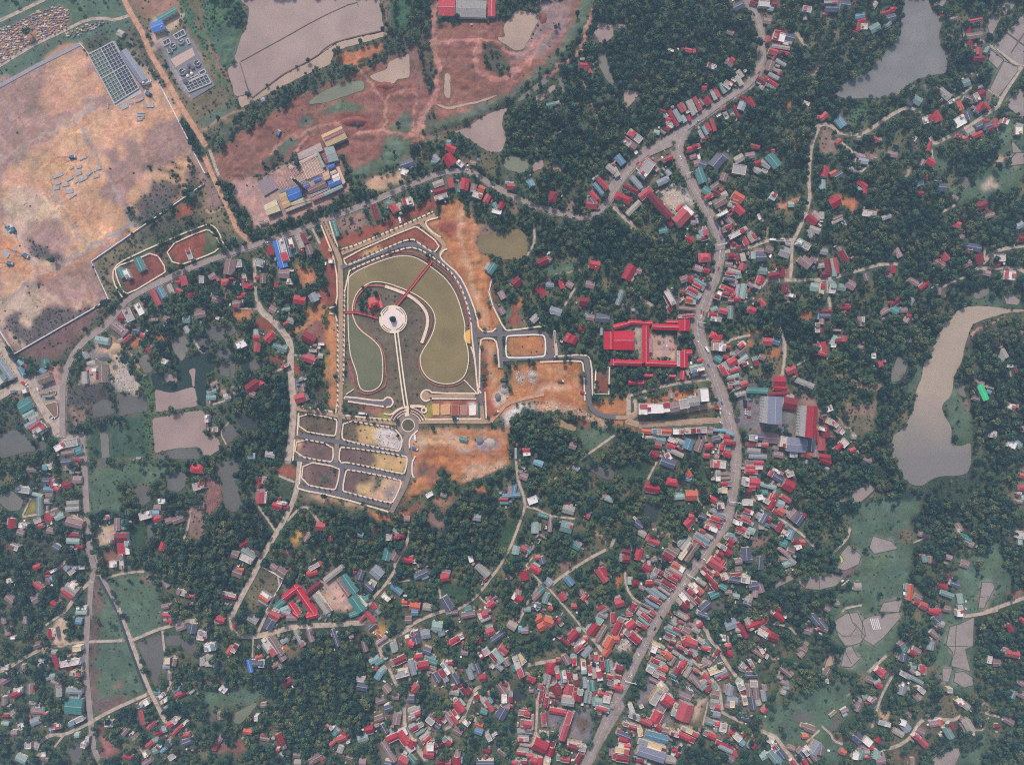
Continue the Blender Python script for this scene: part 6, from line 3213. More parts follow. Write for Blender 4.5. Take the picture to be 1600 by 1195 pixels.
near(1.4, [(725, 593), (745, 614)], M_CREAM, 'path', .3); near(1.4, [(553, 608), (541, 616)], M_CREAM, 'path', .3)
struct(sheet('lakeside_terrace', disc(735.5, 526, 11, 18, 92, 268), nz() + .3, mat('yellow_paving', (222, 170, 82), .1, .3), .5))
# round plaza
struct(sheet('round_plaza', disc(614.5, 499, 22, 48), nz() + .25, M_CREAM, .4)); block_poly(disc(614.5, 499, 23))
struct(sheet('plaza_disc', disc(614.5, 499, 15.5, 48), nz() + .40, mat('pale_pink_paving', (226, 204, 198), .08, .3), .1))
M_BED = mat('planting_soil', (84, 74, 58), .25, .8)
for a0, a1, r in ((20, 75, 17), (20, 60, 20), (100, 150, 17), (105, 150, 20), (285, 330, 17), (300, 345, 20), (200, 245, 17), (210, 250, 20), (345, 372, 20)):
    struct(ribbon('planting_bed', disc(614.5, 499, r, 10, a0, a1), 1.0 * PX, nz() + .42, M_BED, False, .1, 0))
near(2.2, [(617, 520), (627, 600), (633, 640)], M_CREAM, 'axis_walk', .3); near(2.2, [(622, 520), (632, 600), (638.5, 640)], M_CREAM, 'axis_walk', .3)
near(7, [(634.5, 634), (636.5, 650)], M_KERB, 'axis_walk', .32)
struct(sheet('axis_lawn', [(618.8, 522), (620.3, 522), (636, 634), (634.6, 634)], nz() + .2, mat('dull_lawn', (84, 92, 62), .2, .5)))
for r, m, w in ((21, M_CREAM, 1.2), (23, M_BRK, 1.6), (25, M_CREAM, 1.0), (27.5, M_BRK, 1.8), (29.5, M_KERB, 1.2)):
    struct(ribbon('terrace_step', disc(638, 666, r, 24, 200, 262), w * PX, nz() + .2 + r * .01, m, False, .5, 0))
    struct(ribbon('terrace_step', disc(638, 666, r, 24, 280, 338), w * PX, nz() + .2 + r * .01, m, False, .5, 0))
struct(sheet('roundabout_island', disc(638, 664, 9.8), nz() + .2, mat('island_turf', (84, 80, 62), .3, .4, dirt=(100, 96, 72), dirt_amt=.8), .4))
struct(ribbon('pavement', disc(638, 664, 10, 30), 1.2 * PX, nz() + .28, M_CREAM, True, .4, 0))
near(4, [(641, 634.5), (655, 634), (664, 636)], M_KERB, 'path', .2); struct(sheet('path_circle', disc(663, 640.5, 5), nz() + .3, M_KERB, .4)); struct(sheet('planting_bed', disc(662.5, 640.5, 2.4), nz() + .35, M_BED))
near(2.4, [(600, 646), (612, 648), (620, 640), (630, 636)], M_KERB, 'path', .2)
struct(sheet('planting_bed', disc(614.5, 499, 4.8, 24), nz() + .5, mat('plaza_shrubs', (44, 78, 56), .3, 1), .1))
for p in ([(70, 632), (90, 627), (92, 649), (86, 653)], [(62, 615), (89, 609), (88.5, 616), (64, 619)]):
    struct(sheet('traffic_island', soften(p, 2), nz(.02) + .15, mat('island_earth', (122, 98, 86), .2, .4), .2)); struct(ribbon('pavement', soften(p, 2), .8 * PX, nz() + .2, M_KERB, True, .2, 0))
# sports ground courts
for p, c in (([(676, 631), (686, 631), (686, 648), (677, 648)], (206, 160, 90)), ([(689, 632), (703, 632), (703, 647), (690, 648)], (200, 150, 106)), ([(705, 632), (717, 632), (717, 648), (705, 648)], (150, 80, 64)), ([(719.5, 633), (729.5, 633), (730, 648), (720, 648)], (166, 120, 100)), ([(733, 633), (743.5, 632), (743.5, 648), (733.5, 649)], (226, 216, 208))):
    struct(sheet('sports_court', p, nz() + .06, mat('court_%d' % c[1], c, .15, .4), .3))
    struct(ribbon('court_line', p, .4 * PX, nz() + .08, M_KERB, True, .02, 0)); block_poly(p)
struct(sheet('green_fence_strip', [(746.5, 628), (749, 628), (750, 652), (747.5, 652)], nz() + 1.2, mat('green_netting', (40, 96, 84), .2, .5), 1.4))
# ------------------------------------------------------------------ ground sheet
def build_ground():
    hgt = np.zeros(SH)
    bare = BARE * (~BLOCK)
    rough = (vnoise(SH, 2.2, 21) - .5) * .9 + (vnoise(SH, 7, 22) - .5) * .7
    hgt += np.clip(rough, -1, .5) * .35 * bare
    hgt = np.minimum(hgt, .16)
    B = BLOCK.copy()
    for a, b in ((436, 210), (549, 191), (559, 193)): B |= np.hypot(GX - a, GY - b) < 7
    for _ in range(2): B = B | np.roll(B, 1, 0) | np.roll(B, -1, 0) | np.roll(B, 1, 1) | np.roll(B, -1, 1)
    free = np.clip(1 - 2.2 * blur(B.astype(float), 6), 0, 1) * BARE
    pit = ((GX > 345) & (GX < 930) & (GY < 275)) | ((GX > 640) & (GX < 800) & (GY > 690) & (GY < 780)) | ((GX > 655) & (GX < 760) & (GY > 310) & (GY < 520))
    rid = (np.abs(vnoise(SH, 8, 51) - .5) + .5 * np.abs(vnoise(SH, 3.5, 52) - .5)) * 4.2
    hgt = hgt + rid * free * np.where(pit, 1.0, .12)
    xs = (gx - 800) * PX; ys = -(gy - 597.5) * PX
    v = np.empty((GH * GW, 3), np.float32)
    XX, YY = np.meshgrid(xs, ys)
    v[:, 0] = XX.ravel(); v[:, 1] = YY.ravel(); v[:, 2] = hgt.ravel()
    i = np.arange((GH - 1) * GW).reshape(GH - 1, GW)[:, :-1].ravel()
    q = np.stack([i + GW, i + GW + 1, i + 1, i], 1).astype(np.int32)
    me = bpy.data.meshes.new('ground')
    me.vertices.add(len(v)); me.vertices.foreach_set('co', v.ravel())
    me.loops.add(q.size); me.loops.foreach_set('vertex_index', q.ravel())
    me.polygons.add(len(q)); me.polygons.foreach_set('loop_start', np.arange(0, q.size, 4, dtype=np.int32))
    me.update(calc_edges=True)
    ca = me.color_attributes.new('soil', 'FLOAT_COLOR', 'POINT')
    mott = (.86 + .28 * vnoise(SH, 1.3, 31)) * (.86 + .28 * vnoise(SH, 14, 32)) * (.9 + .2 * vnoise(SH, 4, 33))
    hue = np.stack([1 + .16 * (vnoise(SH, 9, 41) - .5), np.ones(SH), 1 - .22 * (vnoise(SH, 9, 42) - .5)], -1) * (1 + (.28 - .14 * BARE) * (vnoise(SH, 22, 43) - .5))[..., None]
    hue = hue * (1 + (.15 * BARE * (vnoise(SH, 3, 44) - .5) + .17 * BARE * (vnoise(SH, 6, 45) - .5)))[..., None]
    mott = mott[..., None] * hue
    c = np.ones((GH * GW, 4), np.float32); c[:, :3] = (COLR * mott).reshape(-1, 3)
    ca.data.foreach_set('color', c.ravel())
    m = bpy.data.materials.new('ground_soil'); m.use_nodes = True
    nt = m.node_tree; N = nt.nodes; K = nt.links; bs = N['Principled BSDF']
    bs.inputs['Roughness'].default_value = 1; bs.inputs['Specular IOR Level'].default_value = .1
    at = N.new('ShaderNodeAttribute'); at.attribute_name = 'soil'
    geo = N.new('ShaderNodeNewGeometry')
    vals = []
    for sc, lo, hi in ((.4, .84, 1.16), (.06, .84, 1.16), (1.3, .9, 1.1)):
        n = N.new('ShaderNodeTexNoise'); n.inputs['Scale'].default_value = sc; n.inputs['Detail'].default_value = 5; n.inputs['Roughness'].default_value = .7
        K.new(geo.outputs['Position'], n.inputs['Vector'])
        r = N.new('ShaderNodeMapRange'); K.new(n.outputs['Fac'], r.inputs[0]); r.inputs[1].default_value = .3; r.inputs[2].default_value = .7
        r.inputs[3].default_value = lo; r.inputs[4].default_value = hi; vals.append((r.outputs[0], n))
    a = N.new('ShaderNodeMath'); a.operation = 'MULTIPLY'; K.new(vals[0][0], a.inputs[0]); K.new(vals[1][0], a.inputs[1])
    b = N.new('ShaderNodeMath'); b.operation = 'MULTIPLY'; K.new(a.outputs[0], b.inputs[0]); K.new(vals[2][0], b.inputs[1])
    mx = N.new('ShaderNodeMix'); mx.data_type = 'RGBA'; mx.blend_type = 'MULTIPLY'; mx.inputs['Factor'].default_value = 1
    K.new(at.outputs['Color'], mx.inputs[6]); K.new(b.outputs[0], mx.inputs[7]); K.new(mx.outputs[2], bs.inputs['Base Color'])
    bp = N.new('ShaderNodeBump'); bp.inputs['Strength'].default_value = .5; bp.inputs['Distance'].default_value = .5
    K.new(b.outputs[0], bp.inputs['Height']); K.new(bp.outputs[0], bs.inputs['Normal'])
    me.materials.append(m)
    o = bpy.data.objects.new('ground', me); COL.objects.link(o); struct(o)
    # the land beyond the photographed town
    x0, x1, y0, y1 = xs[0], xs[-1], ys[-1], ys[0]; R = 1500
    v = [(-R, -R, 0), (R, -R, 0), (R, R, 0), (-R, R, 0), (x0, y0, 0), (x1, y0, 0), (x1, y1, 0), (x0, y1, 0)]
    struct(mesh_obj('outer_ground', v, [(0, 1, 5, 4), (1, 2, 6, 5), (2, 3, 7, 6), (3, 0, 4, 7)], mat('outer_soil', (72, 74, 58), .35, .03, 1, dirt=(110, 95, 80), dirt_amt=.5)))
build_ground()

# ------------------------------------------------------------------ houses
ROOFS = {
 'r': [mat('roof_crimson', (162, 38, 56), .2, .35, .7, .22, dirt=(120, 50, 55), dirt_amt=.5), mat('roof_red', (178, 52, 64), .18, .35, .7, .2, dirt=(205, 120, 120), dirt_amt=.35),
       mat('roof_dark_red', (128, 38, 50), .2, .35, .7, .22, dirt=(100, 50, 54), dirt_amt=.5), mat('roof_faded_red', (176, 76, 82), .2, .35, .75, .2, dirt=(150, 90, 90), dirt_amt=.5)],
 'o': [mat('roof_orange', (192, 96, 74), .16, .35, .75, .15, dirt=(150, 80, 60), dirt_amt=.4)],
 't': [mat('roof_teal', (106, 134, 130), .18, .35, .6, .2, dirt=(140, 140, 130), dirt_amt=.5), mat('roof_pale_teal', (140, 164, 156), .16, .35, .6, .15, dirt=(120, 120, 112), dirt_amt=.5)],
 'T': [mat('roof_green', (66, 122, 118), .15, .35, .55, .18, dirt=(90, 130, 124), dirt_amt=.4)],
 'g': [mat('roof_grey', (150, 146, 142), .2, .35, .7, .2, dirt=(112, 98, 92), dirt_amt=.6), mat('roof_warm_grey', (164, 152, 142), .18, .35, .7, .18, dirt=(120, 104, 96), dirt_amt=.6), mat('roof_cool_grey', (136, 142, 150), .18, .35, .6, .18, dirt=(110, 104, 104), dirt_amt=.5)],
 'p': [mat('roof_pink_grey', (146, 116, 118), .2, .35, .85, .22, dirt=(100, 84, 84), dirt_amt=.7), mat('roof_old_tile', (134, 104, 104), .22, .35, .9, .22, dirt=(96, 90, 84), dirt_amt=.7)],
 'k': [mat('roof_brown', (134, 112, 102), .2, .35, .9, .2, dirt=(96, 84, 78), dirt_amt=.7)],
 'm': [mat('roof_maroon', (116, 40, 54), .15, .35, .7, .1, dirt=(140, 60, 70), dirt_amt=.3)],
 'b': [mat('roof_blue', (84, 124, 144), .15, .35, .55, .22, dirt=(110, 140, 170), dirt_amt=.4), mat('roof_sky_blue', (104, 144, 158), .15, .35, .55, .2)],
 'D': [mat('roof_slate', (80, 82, 100), .16, .35, .55, .2, dirt=(104, 104, 124), dirt_amt=.5)],
 'w': [mat('deck_pale', (196, 184, 178), .18, .4, .85, .15, dirt=(140, 126, 120), dirt_amt=.6), mat('deck_grey', (164, 156, 152), .18, .4, .85, .15, dirt=(120, 112, 108), dirt_amt=.6), mat('deck_white', (224, 216, 210), .1, .4, .8, .08, dirt=(180, 168, 160), dirt_amt=.4)],
 'y': [mat('deck_yellow', (206, 180, 136), .12, .4, .8, .1, dirt=(170, 140, 110), dirt_amt=.4)],
 'E': [mat('roof_vivid_green', (48, 190, 122), .1, .4, .6, .08)]}
ROOFS.update({'R': ROOFS['r'], 'G': ROOFS['g'], 'B': [mat('roof_deep_blue', (62, 112, 184), .12, .35, .55, .1)], 'S': [mat('roof_steel', (122, 124, 142), .12, .3, .5, .08, dirt=(140, 132, 140), dirt_amt=.4)], 'Q': [ROOFS['r'][0]], 'X': [ROOFS['r'][1]], 'A': [mat('roof_school_red', (186, 22, 50), .08, .35, .65, .06, dirt=(180, 60, 76), dirt_amt=.3)]})
ROOFS['Q'] = ROOFS['A']
WALLS = [mat('wall_cream', (214, 200, 176), .12, .3, .9, .15), mat('wall_white', (222, 216, 210), .1, .3, .9, .12), mat('wall_grey', (164, 154, 148), .16, .3, .9, .15), mat('wall_buff', (196, 168, 136), .14, .3, .9, .15)]
M_GLASS = mat('window_glass', (52, 62, 78), .1, .5, .25, spec=.5)
M_RIDGE = mat('ridge_cap', (150, 64, 70), .15, .5, .8)
M_RIDGEG = mat('ridge_cap_grey', (176, 172, 166), .15, .5, .7)
M_PARA = mat('parapet', (220, 210, 202), .12, .4, .85, .1)
M_TANK = mat('steel_tank', (190, 194, 198), .1, .5, .35, spec=.5, metal=.6)
M_DOOR = mat('door_wood', (104, 72, 58), .15, .6, .8)
NAMED = {'r': 'red', 'A': 'red', 'R': 'red', 'Q': 'red', 'X': 'red', 'o': 'orange', 't': 'pale teal', 'T': 'green', 'g': 'grey', 'G': 'grey', 'p': 'pinkish-grey', 'k': 'brown', 'm': 'maroon', 'b': 'blue', 'B': 'blue', 'D': 'slate-blue', 'w': 'pale flat', 'y': 'pale yellow', 'S': 'grey', 'E': 'bright green'}

def box_vf(cx, cy, z0, z1, lx, ly):
    p = [(cx + a * lx / 2, cy + b * ly / 2, z) for z in (z0, z1) for a, b in ((-1, -1), (1, -1), (1, 1), (-1, 1))]
    return p, [(4, 5, 6, 7), (0, 1, 5, 4), (1, 2, 6, 5), (2, 3, 7, 6), (3, 0, 4, 7), (3, 2, 1, 0)]
def house_parts(L, W, h, c, rr, urban):
    if urban and c in 'ro' and L > 1.55 * W and L > 7.5:
        # town house: tiled front, lower flat or tin rear, party walls along both sides
        out = []; k = rr.uniform(.5, .78); s = rr.choice((-1, 1)); Lf = L * k; Lr = L - Lf
        for nm, v, f, m in house_parts(Lf, W, h, c, rr, False): out.append((nm, [(x + s * Lr / 2, y, z) for x, y, z in v], f, m))
        h2 = h * rr.uniform(.6, .95); cx = -s * Lf / 2; wm = rr.choice(WALLS)
        out.append(('rear_wall', *box_vf(cx, 0, 0, h2, Lr - .1, W - .5), wm))
        out.append(('rear_roof', *box_vf(cx, 0, h2, h2 + .15, Lr - .4, W - .9), rr.choice(ROOFS[rr.choice('wwrrgpptr')])))
        for q in (-1, 1):
            out.append(('party_wall', *box_vf(cx, q * (W / 2 - .2), h2 - .1, h2 + .7, Lr, .3), M_PARA))
            if rr.random() < .5: out.append(('party_wall', *box_vf(s * Lr / 2, q * (W / 2 + .22), h - .6, h + .45, Lf, .25), M_PARA))
        return out
    """[(part name, verts, faces, material)] in the house's own axes; origin on the ground"""
    out = []; wm = rr.choice(WALLS) if h < 20 else WALLS[1]; rm = rr.choice(ROOFS[c])
    if c in 'wy':
        out.append(('wall', *box_vf(0, 0, 0, h, L, W), wm))
        v, f = box_vf(0, 0, h, h + .12, L - .1, W - .1); out.append(('roof_deck', v, f, rm))
        v, f = [], []
        t = .35; H2 = h + .8
        for cx, cy, lx, ly in ((0, W / 2 - t / 2, L, t), (0, -W / 2 + t / 2, L, t), (L / 2 - t / 2, 0, t, W - 2 * t), (-L / 2 + t / 2, 0, t, W - 2 * t)):
            a, b = box_vf(cx, cy, h - .02, H2, lx, ly); f += [tuple(len(v) + i for i in q) for q in b]; v += a
        out.append(('parapet', v, f, M_PARA))
        if L > 6 and W > 3.5 and rr.random() < .75:
            s = rr.choice((-1, 1)); hl = min(3.4, L * .3); hw = min(3, W * .6)
            out.append(('stair_hut', *box_vf(s * (L / 2 - hl / 2 - .6), rr.uniform(-.5, .5) * (W - hw - 1), h + .1, h + 2.5, hl, hw), wm))
            if rr.random() < .4:
                out.append(('hut_roof', *box_vf(s * (L / 2 - hl / 2 - .6), 0, h + 2.5, h + 2.75, hl + .6, hw + .6), rr.choice(ROOFS['r'] + ROOFS['g'])))
        if L > 11 and rr.random() < .6:     # a part of the deck under a tin cover
            l2 = L * rr.uniform(.3, .45); s = rr.choice((-1, 1))
            out.append(('deck_cover', *box_vf(-s * (L / 2 - l2 / 2 - .5), 0, h + 2.2, h + 2.35, l2, W - .8), rr.choice(ROOFS[rr.choice('rrgtbp')])))
    else:
        oh = .45; rise = W * (.26 if c in 'rRomA' else .13) if c not in 'SGTBQXE' else W * .07
        rise = min(rise, 3.2)
        if c == 'R':
            out.append(('wall', *box_vf(0, 0, 0, h, L - .6, W - .6), wm))
            l2, w2, k = L / 2 + oh, W / 2 + oh, max(.4, L / 2 - W / 2 * .9)
            v = [(-l2, -w2, h), (l2, -w2, h), (l2, w2, h), (-l2, w2, h), (-k, 0, h + rise), (k, 0, h + rise)]
            out.append(('roof', v, [(0, 1, 5, 4), (2, 3, 4, 5), (1, 2, 5), (3, 0, 4), (3, 2, 1, 0)], rm))
            out.append(('ridge_cap', *box_vf(0, 0, h + rise - .1, h + rise + .12, 2 * k + .3, .4), M_RIDGE))
        else:
            l, w = L / 2 - .3, W / 2 - .3
            z2 = h + rise * (w / (W / 2)) * .96
            v = [(-l, -w, 0), (l, -w, 0), (l, w, 0), (-l, w, 0), (-l, -w, h), (l, -w, h), (l, w, h), (-l, w, h), (-l, 0, z2), (l, 0, z2)]
            out.append(('wall', v, [(0, 1, 5, 4), (1, 2, 6, 9, 5), (2, 3, 7, 6), (3, 0, 4, 8, 7)], wm))
            l2, w2 = L / 2 + .1, W / 2 + .1; t = .18; e = h - rise * .06
            v = [(-l2, -w2, e), (l2, -w2, e), (l2, w2, e), (-l2, w2, e), (-l2, 0, h + rise), (l2, 0, h + rise)]
            v += [(a, b, z + t) for a, b, z in v]
            out.append(('roof', v, [(6, 7, 11, 10), (8, 9, 10, 11), (0, 1, 7, 6), (2, 3, 9, 8), (1, 5, 11, 7), (5, 2, 8, 11), (4, 0, 6, 10), (3, 4, 10, 9), (0, 4, 5, 1), (4, 3, 2, 5)], rm))
            out.append(('ridge_cap', *box_vf(0, 0, h + rise + t - .05, h + rise + t + .1, L + .1, .45), M_RIDGE if c in 'rom' else M_RIDGEG))
            if c in 'rtg' and W > 4.5 and rr.random() < .3:      # lean-to along one eave
                s = rr.choice((-1, 1)); wl = W * .3
                a = s * (W / 2 + .1); b = s * (W / 2 + wl)
                v = [(-L * .42, a, h * .72), (L * .3, a, h * .72), (L * .3, b, h * .6), (-L * .42, b, h * .6)]
                v += [(x, y, z - .15) for x, y, z in v]
                fs = [(0, 1, 2, 3), (4, 5, 1, 0), (5, 6, 2, 1), (6, 7, 3, 2), (7, 4, 0, 3)]
                if s > 0: pass
                else: fs = [q[::-1] for q in fs]
                out.append(('lean_to', v, fs, rr.choice(ROOFS[rr.choice('gtp')])))
    if rr.random() < (.3 if c in 'wy' else .06) and W > 3:
        n = 8; r = .65; cx = rr.uniform(-.3, .3) * L; cy = (W * .25) * rr.choice((-1, 1)); z0 = h + (.15 if c in 'wy' else .35)
        v = [(cx + r * math.cos(2 * math.pi * i / n), cy + r * math.sin(2 * math.pi * i / n), z) for z in (z0, z0 + 1.5) for i in range(n)]
        out.append(('water_tank', v, [(i, (i + 1) % n, n + (i + 1) % n, n + i) for i in range(n)] + [tuple(range(n, 2 * n))], M_TANK))
    return out
WIN = {}
def win_mesh(kind):
    if kind not in WIN:
        if kind == 'window': v, f = box_vf(0, 0, 0, 1.3, 1.2, .12); m = M_GLASS
        else: v, f = box_vf(0, 0, 0, 2.2, 1.1, .12); m = M_DOOR
        me = bpy.data.meshes.new(kind); me.from_pydata(v, [], f); me.materials.append(m); WIN[kind] = me
    return WIN[kind]
def put_win(kind, root, x, y, z, rz):
    o = bpy.data.objects.new(kind, win_mesh(kind)); COL.objects.link(o); o.parent = root
    o.location = (x, y, z); o.rotation_euler = (0, 0, rz)
def wall_windows(root, L, W, h, cap, inset):
    st = max(1, int(h / 3.3)); n = 0
    put_win('door', root, 0, -(W / 2 - inset), .05, 0)
    sides = [(0, 1), (0, -1), (1, 0), (-1, 0)]
    for s in range(st):
        for sx, sy in sides:
            ln = L if sy else W
            k = max(1, int(ln / (3.2 if cap > 20 else 4.5)))
            for i in range(k):
                if n >= cap: return
                u = (i + .5) / k * ln - ln / 2
                if s == 0 and sy == -1 and abs(u) < 1.3: continue
                if sy: put_win('window', root, u, sy * (W / 2 - inset), s * 3.3 + 1.0, 0)
                else: put_win('window', root, sx * (L / 2 - inset), u, s * 3.3 + 1.0, math.pi / 2)
                n += 1

TALL = [(1211, 641, 27), (1268, 659, 27), (1101, 617, 15), (1005, 639, 14), (1024, 638, 14), (1041, 636, 13), (1054, 636, 13), (1069, 631, 15), (1085, 628, 12), (810, 1042, 15), (887, 1097, 13), (887, 1134, 10), (1043, 1094, 14), (1026, 1088, 12), (1070, 1112, 11), (1018, 1178, 12), (1072, 1152, 9), (844, 1168, 12), (1068, 337, 9), (1031, 321, 9), (975, 532, 9), (1030, 540, 8), (1010, 478, 8), (1034, 478, 8), (1015, 568, 8), (1140, 662 + 20, 7), (1245, 695, 9), (1292, 612, 6)]
def house_height(x, y, l, w, c, rr):
    for a, b, z in TALL:
        if abs(a - x) < 5 and abs(b - y) < 5: return float(z)
    dS = min(math.hypot(x - a, y - b) for a, b in SOUTH[3:]); dM = min(math.hypot(x - a, y - b) for a, b in MAIN)
    urban = dS < 62 or (y > 950 and 600 < x < 1120)
    if c in 'wy': return rr.uniform(6.5, 11) if urban else rr.uniform(3.6, 7.5)
    if c in 'rRomDA': return rr.uniform(4.5, 8.5) if urban else rr.uniform(3.4, 5.2)
    if max(l, w) > 20: return rr.uniform(4.5, 6)
    return rr.uniform(3.2, 6) if urban else rr.uniform(2.8, 4.0)

LANDMARKS = [('the round plaza', 614, 499), ('the roundabout', 638, 664), ('the olive pond', 787, 384), ('the big red school courtyard', 1036, 540), ('the tall grey-roofed block', 1211, 641), ('the bare gravel schoolyard', 1054, 308), ('the fork of the two roads', 1064, 224),
 ('the wooded terraces', 890, 380), ('the brickworks sheds', 485, 270), ('the upper grey lake', 1400, 100), ('the river mouth bend', 1560, 487), ('the grey pool of the river', 1450, 725), ('the bright green roof', 1536, 612), ('the white shop row', 1045, 635),
 ('the teal-roofed courtyard', 530, 922), ('the blue striped warehouse', 438, 394), ('the pale gravel heaps', 190, 580), ('the triangular traffic island', 82, 638), ('the big green shed', 115, 1102), ('the canal fork', 152, 900), ('the maroon court', 164, 1170), ('the brown fishponds', 290, 675),
 ('the long pond behind the grass field', 240, 1010), ('the lily-green swamp', 195, 700), ('the filter basins', 180, 115), ('the red-roofed factory', 735, 12), ('the clay pit pond', 810, 48), ('the murky pond by the wood', 755, 205), ('the green algae pond', 805, 262), ('the sharp lower road bend', 914, 342), ('the L-shaped red building by the paddies', 1515, 64),
 ('the pale paddies at the upper edge', 1580, 70), ('the crossroads in the eastern wood', 1238, 375), ('the orange yard among the trees', 1330, 318), ('the pond with the pale mud', 1575, 470), ('the orange tent roof', 1080, 773), ('the dark pond inside the village', 1018, 797), ('the court with the brown roof', 1078, 862), ('the grey fields south of the river pool', 1395, 850), ('the paddies with the white plastic strips', 1350, 985),
 ('the stepped paddies of the far east', 1500, 1000), ('the red and yellow hall', 1438, 1154), ('the sandy square plot', 1384, 1116), ('the yellow-faced complex', 880, 1110), ('the church-like pale block', 810, 1042), ('the dark pond between the houses', 812, 1086), ('the big red market roof', 1070, 1112), ('the pale rubble circle by the road', 978, 1008), ('the green pond of the southern wood', 385, 1118), ('the red compound at the lower edge', 625, 1160), ('the lane fork in the wood', 820, 790), ('the pond under the red roof', 363, 735), ('the yellow earth patch', 464, 842), ('the orange yard of the lower road', 1185, 1070), ('the pale yellow pitch by the pond', 45, 795),
 ('the village street on the straight road', 130, 830), ('the sandy compound', 165, 835), ('the meadow of the south-east', 1260, 1130), ('the dirt turn in the eastern hills', 1218, 520), ('the tan pond by the stone bank', 890, 665), ('the orange cutting', 760, 430)]
ORD = ['', 'first', 'second', 'third', 'fourth', 'fifth', 'sixth', 'seventh', 'eighth', 'ninth', 'tenth', 'eleventh', 'twelfth', 'thirteenth', 'fourteenth', 'fifteenth', 'sixteenth', 'seventeenth', 'eighteenth', 'nineteenth', 'twentieth']
TENS = {2: 'twenty', 3: 'thirty', 4: 'forty', 5: 'fifty', 6: 'sixty', 7: 'seventy', 8: 'eighty', 9: 'ninety'}
def ordinal(n):
    if n <= 20: return ORD[n]
    if n % 10 == 0: return TENS[n // 10].replace('y', 'ieth')
    return TENS[n // 10] + '-' + ORD[n % 10]
def near_mark(x, y): return min(LANDMARKS, key=lambda q: math.hypot(q[1] - x, q[2] - y))
